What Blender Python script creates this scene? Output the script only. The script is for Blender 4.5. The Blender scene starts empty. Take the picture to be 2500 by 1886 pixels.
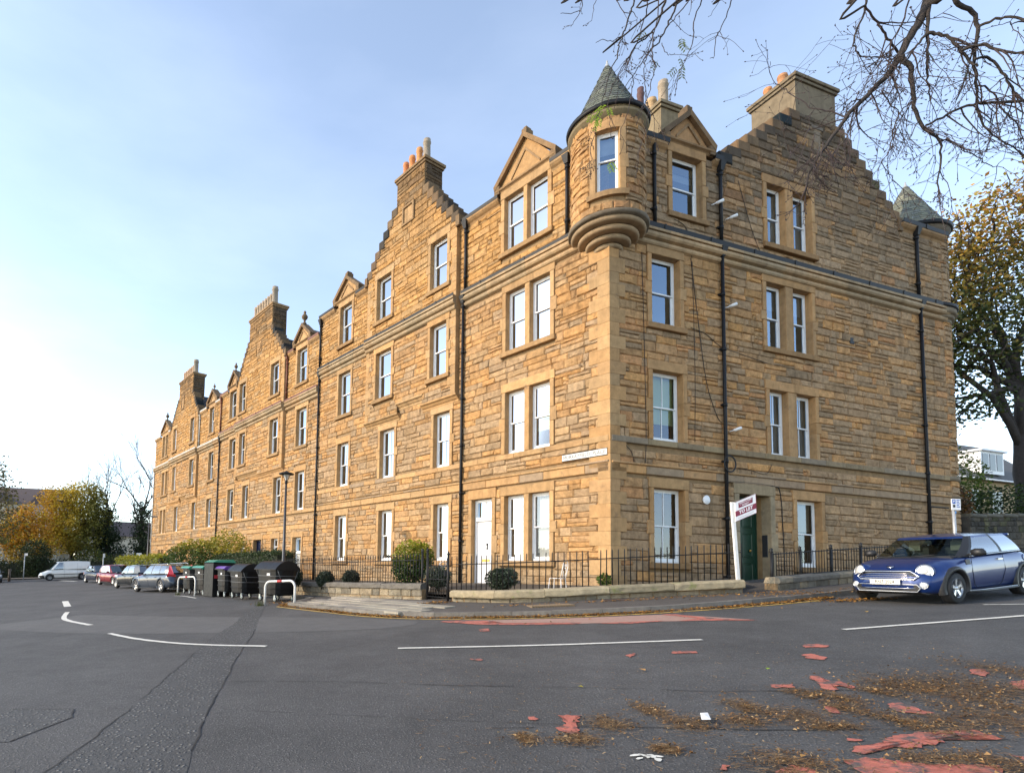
import bpy, bmesh, math, random
from math import sin, cos, pi, radians, sqrt, atan2
from mathutils import Vector, Matrix
SC = bpy.context.scene
COL = SC.collection

# ---------------------------------------------------------------- camera
cam_d = bpy.data.cameras.new('camera')
cam = bpy.data.objects.new('camera', cam_d)
COL.objects.link(cam)
cam_d.sensor_width = 36.0
cam_d.lens = 1400 / 2500 * 36.0
cam_d.shift_x = 0.14835
cam_d.shift_y = 0.13974
cam_d.clip_start = 0.05
cam_d.clip_end = 3000
EYE = Vector((0, 0, 1.6))
cam.matrix_world = Matrix.Translation(EYE) @ Matrix.Rotation(pi / 2 + 0.070951, 4, 'X') @ Matrix.Rotation(0.026110, 4, 'Z')
SC.camera = cam

# ---------------------------------------------------------------- sky, sun, exposure
SUN_AZ, SUN_EL = radians(-100), radians(24)          # azimuth from +Y, clockwise positive
world = bpy.data.worlds.new('World')
SC.world = world
world.use_nodes = True
wn, wl = world.node_tree.nodes, world.node_tree.links
wn.clear()
w_out = wn.new('ShaderNodeOutputWorld')
w_bg = wn.new('ShaderNodeBackground')
w_sky = wn.new('ShaderNodeTexSky')
w_sky.sky_type = 'NISHITA'
w_sky.sun_disc = False
w_sky.sun_elevation = SUN_EL
w_sky.sun_rotation = SUN_AZ
w_sky.altitude = 50
w_sky.air_density = 1.0
w_sky.dust_density = 0.35
w_sky.ozone_density = 1.6
# thin high cloud, all round the sky
w_tc = wn.new('ShaderNodeTexCoord')
w_map = wn.new('ShaderNodeMapping'); w_map.inputs['Scale'].default_value = (1.1, 1.1, 3.2)
w_n = wn.new('ShaderNodeTexNoise'); w_n.inputs['Scale'].default_value = 1.7; w_n.inputs['Detail'].default_value = 7; w_n.inputs['Roughness'].default_value = 0.55
w_r = wn.new('ShaderNodeMapRange'); w_r.inputs[1].default_value = 0.45; w_r.inputs[2].default_value = 0.85; w_r.inputs[3].default_value = 0.34; w_r.inputs[4].default_value = 0.60
w_hsv = wn.new('ShaderNodeHueSaturation'); w_hsv.inputs['Saturation'].default_value = 0.55; w_hsv.inputs['Value'].default_value = 1.75
w_mix = wn.new('ShaderNodeMixRGB')
wl.new(w_tc.outputs['Generated'], w_map.inputs['Vector']); wl.new(w_map.outputs[0], w_n.inputs['Vector'])
wl.new(w_n.outputs['Fac'], w_r.inputs[0]); wl.new(w_r.outputs[0], w_mix.inputs[0])
wl.new(w_sky.outputs[0], w_mix.inputs[1]); wl.new(w_sky.outputs[0], w_hsv.inputs['Color']); wl.new(w_hsv.outputs[0], w_mix.inputs[2])
wl.new(w_mix.outputs[0], w_bg.inputs['Color'])
w_bg.inputs['Strength'].default_value = 0.15
wl.new(w_bg.outputs[0], w_out.inputs[0])

sun_d = bpy.data.lights.new('sun', 'SUN')
sun_d.energy = 2.05
sun_d.angle = radians(0.6)
sun_d.color = (1.0, 0.83, 0.62)
sun = bpy.data.objects.new('sun', sun_d)
COL.objects.link(sun)
sdir = Vector((sin(SUN_AZ) * cos(SUN_EL), cos(SUN_AZ) * cos(SUN_EL), sin(SUN_EL)))
sun.rotation_euler = sdir.to_track_quat('Z', 'Y').to_euler()
sun.location = (-30, 10, 40)

SC.view_settings.view_transform = 'Standard'
SC.view_settings.look = 'None'
SC.view_settings.gamma = 1.0
SC.view_settings.use_curve_mapping = False
SC.view_settings.exposure = 1.12
SC.render.engine = 'CYCLES'
SC.cycles.max_bounces = 6
SC.cycles.transparent_max_bounces = 12

# ---------------------------------------------------------------- helpers
RND = random.Random(7)
UP = Vector((0, 0, 1))

def S2L(r, g, b):
    f = lambda c: (c / 255 / 12.92) if c / 255 <= 0.04045 else ((c / 255 + 0.055) / 1.055) ** 2.4
    return (f(r), f(g), f(b))

MATS = {}
def mat(name, col=None, rough=0.7, metal=0.0, tint=False, var=0.0, vscale=4.0, bump=0.0, bscale=20.0, bstretch=(1, 1, 1), spec=0.5, trans=0.0, coat=0.0, emit=None, stain=None, detail=5, rvar=0.0, streak=0.0):
    if name in MATS: return MATS[name]
    m = bpy.data.materials.new(name); m.use_nodes = True
    n, l = m.node_tree.nodes, m.node_tree.links
    n.clear()
    out = n.new('ShaderNodeOutputMaterial'); p = n.new('ShaderNodeBsdfPrincipled')
    l.new(p.outputs[0], out.inputs[0])
    p.inputs['Roughness'].default_value = rough; p.inputs['Metallic'].default_value = metal
    p.inputs['Specular IOR Level'].default_value = spec
    if coat: p.inputs['Coat Weight'].default_value = coat; p.inputs['Coat Roughness'].default_value = 0.03
    if tint:
        a = n.new('ShaderNodeAttribute'); a.attribute_name = 'tint'; csock = a.outputs['Color']
    else:
        c = n.new('ShaderNodeRGB'); c.outputs[0].default_value = (*col, 1); csock = c.outputs[0]
    tc = n.new('ShaderNodeTexCoord')
    if var:
        no = n.new('ShaderNodeTexNoise'); no.inputs['Scale'].default_value = vscale; no.inputs['Detail'].default_value = detail; no.inputs['Roughness'].default_value = 0.65
        l.new(tc.outputs['Object'], no.inputs['Vector'])
        mr = n.new('ShaderNodeMapRange'); mr.inputs[1].default_value = 0.3; mr.inputs[2].default_value = 0.7; mr.inputs[3].default_value = 1 - var; mr.inputs[4].default_value = 1 + var
        l.new(no.outputs['Fac'], mr.inputs[0])
        mm = n.new('ShaderNodeMixRGB'); mm.blend_type = 'MULTIPLY'; mm.inputs[0].default_value = 1
        l.new(csock, mm.inputs[1]); l.new(mr.outputs[0], mm.inputs[2]); csock = mm.outputs[0]
        if rvar:
            mr2 = n.new('ShaderNodeMapRange'); mr2.inputs[1].default_value = 0.3; mr2.inputs[2].default_value = 0.7; mr2.inputs[3].default_value = rough - rvar; mr2.inputs[4].default_value = rough + rvar
            l.new(no.outputs['Fac'], mr2.inputs[0]); l.new(mr2.outputs[0], p.inputs['Roughness'])
    if stain:                                   # (colour, scale, threshold, amount)
        no = n.new('ShaderNodeTexNoise'); no.inputs['Scale'].default_value = stain[1]; no.inputs['Detail'].default_value = 6; no.inputs['Roughness'].default_value = 0.7
        l.new(tc.outputs['Object'], no.inputs['Vector'])
        mr = n.new('ShaderNodeMapRange'); mr.inputs[1].default_value = stain[2]; mr.inputs[2].default_value = stain[2] + 0.12; mr.inputs[3].default_value = 0; mr.inputs[4].default_value = stain[3]
        l.new(no.outputs['Fac'], mr.inputs[0])
        mm = n.new('ShaderNodeMixRGB'); l.new(mr.outputs[0], mm.inputs[0]); l.new(csock, mm.inputs[1]); mm.inputs[2].default_value = (*stain[0], 1); csock = mm.outputs[0]
    if streak:                                  # soot washed down the face in long runs
        ms_ = n.new('ShaderNodeMapping'); ms_.inputs['Scale'].default_value = (2.6, 2.6, .22); l.new(tc.outputs['Object'], ms_.inputs['Vector'])
        no = n.new('ShaderNodeTexNoise'); no.inputs['Scale'].default_value = 1.0; no.inputs['Detail'].default_value = 7; no.inputs['Roughness'].default_value = 0.68; l.new(ms_.outputs[0], no.inputs['Vector'])
        mr = n.new('ShaderNodeMapRange'); mr.inputs[1].default_value = 0.52; mr.inputs[2].default_value = 0.74; mr.inputs[3].default_value = 1.0; mr.inputs[4].default_value = 1 - streak; l.new(no.outputs['Fac'], mr.inputs[0])
        mm = n.new('ShaderNodeMixRGB'); mm.blend_type = 'MULTIPLY'; mm.inputs[0].default_value = 1; l.new(csock, mm.inputs[1]); l.new(mr.outputs[0], mm.inputs[2]); csock = mm.outputs[0]
    l.new(csock, p.inputs['Base Color'])
    if emit: p.inputs['Emission Color'].default_value = (*emit[0], 1); p.inputs['Emission Strength'].default_value = emit[1]
    if bump:
        mp = n.new('ShaderNodeMapping'); mp.inputs['Scale'].default_value = bstretch; l.new(tc.outputs['Object'], mp.inputs['Vector'])
        nb = n.new('ShaderNodeTexNoise'); nb.inputs['Scale'].default_value = bscale; nb.inputs['Detail'].default_value = 6; nb.inputs['Roughness'].default_value = 0.7
        l.new(mp.outputs[0], nb.inputs['Vector'])
        b = n.new('ShaderNodeBump'); b.inputs['Strength'].default_value = bump; b.inputs['Distance'].default_value = 0.03
        l.new(nb.outputs['Fac'], b.inputs['Height']); l.new(b.outputs[0], p.inputs['Normal'])
    if trans:
        tr = n.new('ShaderNodeBsdfTranslucent'); ms = n.new('ShaderNodeMixShader'); ms.inputs[0].default_value = trans
        l.new(csock, tr.inputs['Color']); l.new(p.outputs[0], ms.inputs[1]); l.new(tr.outputs[0], ms.inputs[2]); l.new(ms.outputs[0], out.inputs[0])
    MATS[name] = m
    return m

def glass(name, refl, tint, see, gcol=(0.95, 0.97, 1), gmax=1.0):
    """window glass: a mirror share plus a see-through share over a darkened pane"""
    if name in MATS: return MATS[name]
    m = bpy.data.materials.new(name); m.use_nodes = True
    n, l = m.node_tree.nodes, m.node_tree.links; n.clear()
    out = n.new('ShaderNodeOutputMaterial')
    g = n.new('ShaderNodeBsdfGlossy'); g.inputs['Roughness'].default_value = 0.01; g.inputs['Color'].default_value = (*gcol, 1)
    t = n.new('ShaderNodeBsdfTransparent'); t.inputs['Color'].default_value = (*tint, 1)
    lw = n.new('ShaderNodeLayerWeight'); lw.inputs['Blend'].default_value = 0.35
    mr = n.new('ShaderNodeMapRange'); mr.inputs[3].default_value = refl; mr.inputs[4].default_value = gmax
    l.new(lw.outputs['Fresnel'], mr.inputs[0])
    nz = n.new('ShaderNodeTexNoise'); nz.inputs['Scale'].default_value = 1.3; tc = n.new('ShaderNodeTexCoord'); l.new(tc.outputs['Object'], nz.inputs['Vector'])
    b = n.new('ShaderNodeBump'); b.inputs['Strength'].default_value = 0.03; b.inputs['Distance'].default_value = 0.05; l.new(nz.outputs['Fac'], b.inputs['Height']); l.new(b.outputs[0], g.inputs['Normal'])
    mx = n.new('ShaderNodeMixShader'); l.new(mr.outputs[0], mx.inputs[0]); l.new(t.outputs[0], mx.inputs[1]); l.new(g.outputs[0], mx.inputs[2]); l.new(mx.outputs[0], out.inputs[0])
    MATS[name] = m
    return m

class MB:
    """collects verts, faces, per-face material and per-vertex tint"""
    def __init__(s): s.v = []; s.f = []; s.m = []; s.t = []; s.mats = []; s.smooth = []
    def mi(s, m):
        if m not in s.mats: s.mats.append(m)
        return s.mats.index(m)
    def add(s, vs, fs, m, tint=None, smooth=False):
        o = len(s.v); s.v.extend(tuple(p) for p in vs); k = s.mi(m)
        for f in fs: s.f.append(tuple(i + o for i in f)); s.m.append(k); s.smooth.append(smooth)
        s.t.extend([tint or (0.5, 0.5, 0.5)] * len(vs))
        return s
    def hexa(s, p, m, tint=None):      # 8 points: bottom ring 0-3, top ring 4-7
        return s.add(p, [(0, 3, 2, 1), (4, 5, 6, 7), (0, 1, 5, 4), (1, 2, 6, 5), (2, 3, 7, 6), (3, 0, 4, 7)], m, tint)
    def box(s, a, b, m, tint=None, P=None):
        (x0, y0, z0), (x1, y1, z1) = a, b
        p = [(x0, y0, z0), (x1, y0, z0), (x1, y1, z0), (x0, y1, z0), (x0, y0, z1), (x1, y0, z1), (x1, y1, z1), (x0, y1, z1)]
        if P: p = [P(*q) for q in p]
        return s.hexa(p, m, tint)
    def bevbox(s, a, b, m, tint=None, P=None, e=0.012):
        """box whose front (third axis max) edges are chamfered; axes as given to P"""
        (x0, y0, z0), (x1, y1, z1) = a, b
        ex = min(e, abs(x1 - x0) * .3); ey = min(e, abs(y1 - y0) * .3)
        r = lambda i, z: [(x0 + i * ex, y0 + i * ey, z), (x1 - i * ex, y0 + i * ey, z), (x1 - i * ex, y1 - i * ey, z), (x0 + i * ex, y1 - i * ey, z)]
        p = r(0, z0) + r(0, z1 - e) + r(1, z1)
        if P: p = [P(*q) for q in p]
        fs = [(0, 1, 2, 3), (8, 9, 10, 11)]
        for k in (0, 4):
            for i in range(4): j = (i + 1) % 4; fs.append((k + i, k + j, k + 4 + j, k + 4 + i))
        return s.add(p, fs, m, tint)
    def tube(s, pts, rad, m, n=6, tint=None, cap=True, smooth=True):
        pts = [Vector(p) for p in pts]
        if not hasattr(rad, '__len__'): rad = [rad] * len(pts)
        vs, fs = [], []; prev = None
        for i, p in enumerate(pts):
            d = (pts[min(i + 1, len(pts) - 1)] - pts[max(i - 1, 0)])
            if d.length < 1e-9: d = Vector((0, 0, 1))
            d.normalize()
            if prev is None:
                a = d.cross(UP if abs(d.z) < 0.9 else Vector((1, 0, 0))).normalized()
            else:
                a = (prev - d * prev.dot(d))
                a = a.normalized() if a.length > 1e-6 else d.orthogonal().normalized()
            prev = a; b = d.cross(a)
            for k in range(n):
                t = 2 * pi * k / n
                vs.append(p + (a * cos(t) + b * sin(t)) * rad[i])
        for i in range(len(pts) - 1):
            for k in range(n):
                j = (k + 1) % n
                fs.append((i * n + k, i * n + j, (i + 1) * n + j, (i + 1) * n + k))
        if cap: fs.append(tuple(range(n))[::-1]); fs.append(tuple((len(pts) - 1) * n + k for k in range(n)))
        return s.add(vs, fs, m, tint, smooth)
    def lathe(s, prof, m, n=24, c=(0, 0, 0), axis='Z', tint=None, a0=0, a1=2 * pi, smooth=True, P=None, cap=False):
        vs, fs = [], []; full = abs(a1 - a0 - 2 * pi) < 1e-6; cols = n if full else n + 1
        for i in range(cols):
            t = a0 + (a1 - a0) * i / n
            for r, z in prof:
                q = (r * cos(t), r * sin(t), z)
                if axis == 'Y': q = (q[0], q[2], q[1])
                if axis == 'X': q = (q[2], q[0], q[1])
                q = (q[0] + c[0], q[1] + c[1], q[2] + c[2])
                vs.append(P(*q) if P else q)
        k = len(prof)
        for i in range(n):
            j = (i + 1) % cols
            for q in range(k - 1): fs.append((i * k + q, j * k + q, j * k + q + 1, i * k + q + 1))
        if cap and full: fs.append(tuple(i * k for i in range(cols))); fs.append(tuple(i * k + k - 1 for i in range(cols)))
        return s.add(vs, fs, m, tint, smooth)
    def sweep(s, prof, P, s0, s1, m, tint=None, segs=1):
        """closed profile of (d,z) run from s0 to s1 in the frame P(s,z,d)"""
        vs, fs = [], []; k = len(prof)
        for i in range(segs + 1):
            q = s0 + (s1 - s0) * i / segs
            vs += [P(q, z, d) for d, z in prof]
        for i in range(segs):
            for a in range(k):
                b = (a + 1) % k; fs.append((i * k + a, i * k + b, (i + 1) * k + b, (i + 1) * k + a))
        fs.append(tuple(range(k))); fs.append(tuple(segs * k + a for a in range(k))[::-1])
        return s.add(vs, fs, m, tint)
    def mesh(s, name):
        me = bpy.data.meshes.new(name)
        me.from_pydata(s.v, [], s.f)
        for m in s.mats: me.materials.append(m)
        me.polygons.foreach_set('material_index', s.m)
        me.polygons.foreach_set('use_smooth', s.smooth)
        at = me.attributes.new('tint', 'FLOAT_COLOR', 'POINT')
        flat = []
        for t in s.t: flat += (t[0], t[1], t[2], 1.0)
        at.data.foreach_set('color', flat)
        me.update()
        return me

def thing(name, label, cat, loc=(0, 0, 0), rotz=0.0, group=None):
    o = bpy.data.objects.new(name, None); COL.objects.link(o)
    o.empty_display_size = 0.3
    o.location = loc; o.rotation_euler = (0, 0, rotz)
    o['label'] = label; o['category'] = cat
    if group: o['group'] = group
    return o
def part(name, mb, parent, label=None, kind=None):
    me = mb.mesh(name) if isinstance(mb, MB) else mb
    o = bpy.data.objects.new(name, me); COL.objects.link(o); o.parent = parent
    if label: o['label'] = label
    if kind: o['kind'] = kind
    return o
def solo(name, mb, label, cat, loc=(0, 0, 0), rotz=0.0, group=None):
    o = bpy.data.objects.new(name, mb.mesh(name) if isinstance(mb, MB) else mb); COL.objects.link(o); o.location = loc; o.rotation_euler = (0, 0, rotz)
    o['label'] = label; o['category'] = cat
    if group: o['group'] = group
    return o
def setting(name, mb, kind='structure', label=None):
    o = bpy.data.objects.new(name, mb.mesh(name) if isinstance(mb, MB) else mb); COL.objects.link(o); o['kind'] = kind
    if label: o['label'] = label
    return o
def dup_tree(o, parent=None):
    c = o.copy(); COL.objects.link(c); c.parent = parent
    for ch in list(o.children): dup_tree(ch, c)
    return c
def text_mesh(name, body, size, m, ext=0.002, bold=0.0, align='CENTER', sx=1.0):
    cu = bpy.data.curves.new(name, 'FONT'); cu.body = body; cu.size = size; cu.extrude = ext; cu.offset = bold
    cu.align_x = align; cu.align_y = 'CENTER'; cu.resolution_u = 2
    o = bpy.data.objects.new(name, cu); COL.objects.link(o)
    dg = bpy.context.evaluated_depsgraph_get(); dg.update()
    me = bpy.data.meshes.new_from_object(o.evaluated_get(dg)); me.name = name
    bpy.data.objects.remove(o); bpy.data.curves.remove(cu)
    me.materials.clear(); me.materials.append(m)
    if sx != 1: me.transform(Matrix.Scale(sx, 4, (1, 0, 0)))
    return me
def mixc(a, b, t): return tuple(x + (y - x) * t for x, y in zip(a, b))
def mulc(a, k): return tuple(x * k for x in a)

# ---------------------------------------------------------------- the lie of the land
GA, GB = 0.0746, 0.031
def G(x, y):
    xe = x if -16 < x < 16 else (16 + (x - 16) * .35 if x > 0 else -16 + (x + 16) * .7)
    ye = y if y < 45 else 45 + (y - 45) * .8
    return GA * xe + GB * ye
CN = Vector((7.00569, 16.0, 0.0))                    # the street corner of the tenement
UA = Vector((-0.56796, 0.82306, 0)); NA = Vector((-0.82306, -0.56796, 0))
UB = Vector((0.94837, 0.31716, 0)); NB = Vector((0.31716, -0.94837, 0))
def XA(s, n): p = CN + UA * s + NA * n; return (p.x, p.y)
def XB(t, n): p = CN + UB * t + NB * n; return (p.x, p.y)
def onG(x, y, h=0.0): return Vector((x, y, G(x, y) + h))

# ---------------------------------------------------------------- ground, road, pavement
def asphalt(name, base, rough_scale, patchy, stones=0.0, sscale=60, bump=0.5):
    m = bpy.data.materials.new(name); m.use_nodes = True
    n, l = m.node_tree.nodes, m.node_tree.links; p = n['Principled BSDF']
    tc = n.new('ShaderNodeTexCoord')
    def noise(sc, det=5, ro=.6):
        q = n.new('ShaderNodeTexNoise'); q.inputs['Scale'].default_value = sc; q.inputs['Detail'].default_value = det; q.inputs['Roughness'].default_value = ro
        l.new(tc.outputs['Object'], q.inputs['Vector']); return q
    def rng(src, a, b, c, d):
        q = n.new('ShaderNodeMapRange'); q.inputs[1].default_value = a; q.inputs[2].default_value = b; q.inputs[3].default_value = c; q.inputs[4].default_value = d; l.new(src, q.inputs[0]); return q.outputs[0]
    def mul(a, b):
        q = n.new('ShaderNodeMath'); q.operation = 'MULTIPLY'; l.new(a, q.inputs[0]); l.new(b, q.inputs[1]); return q.outputs[0]
    big = rng(noise(.42, 8, .68).outputs['Fac'], .3, .7, 1 - patchy, 1 + patchy)
    mid = rng(noise(3.1, 6, .75).outputs['Fac'], .3, .7, .86, 1.14)
    fin = rng(noise(rough_scale, 3, .8).outputs['Fac'], .28, .72, .62, 1.38)
    k = mul(mul(big, mid), fin)
    vo = n.new('ShaderNodeTexVoronoi'); vo.inputs['Scale'].default_value = sscale; l.new(tc.outputs['Object'], vo.inputs['Vector'])
    sp = rng(vo.outputs['Distance'], .05, .32, 1 + stones, 1.0)
    k = mul(k, sp)
    mx = n.new('ShaderNodeMixRGB'); mx.blend_type = 'MULTIPLY'; mx.inputs[0].default_value = 1; mx.inputs[1].default_value = (*base, 1); l.new(k, mx.inputs[2])
    l.new(mx.outputs[0], p.inputs['Base Color'])
    p.inputs['Roughness'].default_value = .82; p.inputs['Specular IOR Level'].default_value = .35
    b = n.new('ShaderNodeBump'); b.inputs['Strength'].default_value = bump; b.inputs['Distance'].default_value = .012
    ad = n.new('ShaderNodeMath'); ad.operation = 'ADD'; l.new(fin, ad.inputs[0]); l.new(sp, ad.inputs[1]); l.new(ad.outputs[0], b.inputs['Height']); l.new(b.outputs[0], p.inputs['Normal'])
    return m
M_ROAD = asphalt('road_asphalt', (.074, .0715, .069), 42, .28, 1.2, 30, .9)
M_PATCH = asphalt('coarse_asphalt', (.066, .065, .063), 30, .16, 5.0, 17, 1.0)
M_SMOOTH = asphalt('smooth_asphalt', (.052, .050, .050), 120, .12, .2, 90)
M_PAVE = asphalt('pavement_asphalt', (.085, .074, .064), 90, .15, .3, 80)
M_SLAB = mat('paving_slab', tint=True, rough=.85, var=.16, vscale=9, bump=.3, bscale=60)
M_KERB = mat('kerb_stone', tint=True, rough=.85, var=.25, vscale=8, bump=.4, bscale=30)
M_LINE = mat('road_paint', (.62, .60, .53), .75, var=.16, vscale=14, bump=.2, bscale=90, stain=((.20, .19, .18), 16, .60, .5), detail=8)
M_YEL = mat('yellow_paint', (.55, .36, .08), .75, var=.2, vscale=14, stain=((.10, .09, .08), 10, .5, .8))
M_RED = mat('red_surfacing', (.43, .125, .085), .88, var=.25, vscale=9, bump=.5, bscale=60, stain=((.070, .066, .063), 6.5, .49, .95), detail=10)
M_REDP = mat('worn_pink_surfacing', (.33, .20, .155), .85, var=.16, vscale=20, bump=.4, bscale=80, stain=((.42, .09, .06), 5, .66, .75), detail=8)
M_CRACK = mat('road_crack', (.028, .026, .025), .95)
M_EARTH = mat('earth', (.07, .055, .038), .95, var=.3, vscale=3, bump=.6, bscale=14)

def axis_pts(lo, hi, near, fine, grow=1.25):
    out = [0.0]; st = fine
    while out[-1] < hi: out.append(out[-1] + st if out[-1] < near else out[-1] * grow)
    neg = [0.0]
    while -neg[-1] < -lo: neg.append(neg[-1] - fine if -neg[-1] < near else neg[-1] * grow)
    return sorted(set(round(q, 3) for q in out + neg))
gx = sorted(set(axis_pts(-900, 900, 24, 1.0) + [-16.0, 16.0])); gy = sorted(set(axis_pts(-900, 900, 60, 1.5) + [45.0]))
mb = MB()
mb.add([(x, y, G(x, y)) for y in gy for x in gx], [(j * len(gx) + i, j * len(gx) + i + 1, (j + 1) * len(gx) + i + 1, (j + 1) * len(gx) + i) for j in range(len(gy) - 1) for i in range(len(gx) - 1)], M_ROAD, smooth=True)
setting('road', mb)

def densify(pts, step=.5, closed=False):
    out = []; q = list(pts) + ([pts[0]] if closed else [])
    for a, b in zip(q, q[1:]):
        k = max(1, int(math.hypot(b[0] - a[0], b[1] - a[1]) / step))
        out += [(a[0] + (b[0] - a[0]) * i / k, a[1] + (b[1] - a[1]) * i / k) for i in range(k)]
    if not closed: out.append(q[-1])
    return out
def smooth_path(pts, per=6):
    """Catmull-Rom through the points"""
    P = [pts[0]] + list(pts) + [pts[-1]]; out = []
    for i in range(1, len(P) - 2):
        a, b, c, d = [Vector(q) for q in P[i - 1:i + 3]]
        for k in range(per):
            t = k / per
            out.append(tuple(.5 * ((2 * b) + (c - a) * t + (2 * a - 5 * b + 4 * c - d) * t * t + (3 * b - a - 3 * c + d) * t ** 3)))
    out.append(tuple(pts[-1]))
    return out
def offset(pts, d):
    out = []
    for i, p in enumerate(pts):
        a = pts[max(i - 1, 0)]; b = pts[min(i + 1, len(pts) - 1)]
        t = Vector((b[0] - a[0], b[1] - a[1])).normalized(); out.append((p[0] - t.y * d, p[1] + t.x * d))
    return out
def strip(mbx, path, w, h, m, tint=None, jit=0.0, rnd=RND):
    """flat band of width w along a ground path, h above the ground"""
    L = offset(path, w / 2); R = offset(path, -w / 2); vs = []
    for a, b in zip(L, R):
        j1, j2 = rnd.uniform(-jit, jit), rnd.uniform(-jit, jit)
        vs += [onG(a[0] + j1, a[1] + j1, h), onG(b[0] + j2, b[1] + j2, h)]
    mbx.add(vs, [(2 * i, 2 * i + 1, 2 * i + 3, 2 * i + 2) for i in range(len(path) - 1)], m, tint)
def band(mbx, A, B, hA, hB, m, tint=None, rows=1):
    """sheet between two equally long ground paths"""
    vs = []; n = len(A)
    for r in range(rows + 1):
        t = r / rows
        for a, b in zip(A, B):
            x, y = a[0] + (b[0] - a[0]) * t, a[1] + (b[1] - a[1]) * t; vs.append(onG(x, y, hA + (hB - hA) * t))
    mbx.add(vs, [(r * n + i, r * n + i + 1, (r + 1) * n + i + 1, (r + 1) * n + i) for r in range(rows) for i in range(n - 1)], m, tint)
def blob(mbx, pts, h, m, tint=None):
    """flat outline on the ground, filled from its centre"""
    cx = sum(p[0] for p in pts) / len(pts); cy = sum(p[1] for p in pts) / len(pts)
    vs = [onG(cx, cy, h)] + [onG(p[0], p[1], h) for p in pts]
    mbx.add(vs, [(0, i + 1, (i + 1) % len(pts) + 1) for i in range(len(pts))], m, tint)
def ragged(cx, cy, rx, ry, rot, n=26, rough=.3, rnd=RND):
    out = []; ph = [rnd.uniform(0, 6.28) for _ in range(4)]
    for i in range(n):
        t = 2 * pi * i / n
        k = 1 + rough * (.5 * sin(2 * t + ph[0]) + .35 * sin(3 * t + ph[1]) + .3 * sin(5 * t + ph[2]) + .35 * rnd.uniform(-1, 1))
        x, y = rx * k * cos(t), ry * k * sin(t)
        out.append((cx + x * cos(rot) - y * sin(rot), cy + x * sin(rot) + y * cos(rot)))
    return out

KH = .115
# kerb line: along the side street, round the corner, up the hill to the right
kerb = smooth_path([XA(7.2, 6.25), XA(4.5, 6.27), XA(2.6, 6.25), XA(1.06, 5.85), (3.06, 12.95), (4.6, 12.62), (6.1, 12.56), XB(0, 3.38), XB(2, 3.55), XB(7, 3.55), XB(16, 3.55), XB(30, 3.55), XB(60, 3.55)], 8)
bay = smooth_path([XA(7.2, 6.25), XA(7.6, 6.1), XA(7.9, 5.4), XA(8.3, 4.8), XA(9.5, 4.6), XA(14, 4.6), XA(30, 4.5), XA(60, 4.3)], 6)
front = list(reversed(bay)) + kerb[1:]
back = [XA(60, 3.0), XA(30, 3.0), XA(14, 3.0), XA(10.6, 3.0), XA(10.6, 4.0), XA(6.6, 4.0), XA(3.59, 3.75), (2.5, 15.95), (3.6, 14.9), (5.2, 14.6), (6.4, 14.6), (9.57, 14.45), XB(3.0, 2.2), XB(7, 2.4), XB(16, 2.4), XB(30, 2.4), XB(60, 2.4)]
def resample(pts, n):
    d = [0]
    for a, b in zip(pts, pts[1:]): d.append(d[-1] + math.hypot(b[0] - a[0], b[1] - a[1]))
    out = []; j = 0
    for i in range(n):
        t = d[-1] * i / (n - 1)
        while j < len(d) - 2 and d[j + 1] < t: j += 1
        k = (t - d[j]) / max(1e-9, d[j + 1] - d[j]); out.append((pts[j][0] + (pts[j + 1][0] - pts[j][0]) * k, pts[j][1] + (pts[j + 1][1] - pts[j][1]) * k))
    return out
# pavement sheet: from the kerb back under walls and building (fan towards a point inside the block)
fr = densify(front, .8); kin = offset(fr, -.14)
# keep the inner line on the building side whatever the winding
if Vector((kin[40][0] - CN.x, kin[40][1] - CN.y)).length > Vector((fr[40][0] - CN.x, fr[40][1] - CN.y)).length: kin = offset(fr, .14)
def pull(p, k):
    # towards the block interior
    tgt = Vector((CN.x, CN.y)) + (Vector((UA.x, UA.y)) * max(0, (Vector((p[0], p[1], 0)) - CN).dot(UA)) + Vector((UB.x, UB.y)) * max(0, (Vector((p[0], p[1], 0)) - CN).dot(UB))) * .93
    return (p[0] + (tgt.x - p[0]) * k, p[1] + (tgt.y - p[1]) * k)
mb = MB(); inn = [pull(p, 1.0) for p in kin]
band(mb, kin, inn, KH, KH + .06, M_PAVE, rows=10)
pavement = setting('pavement', mb)
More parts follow.
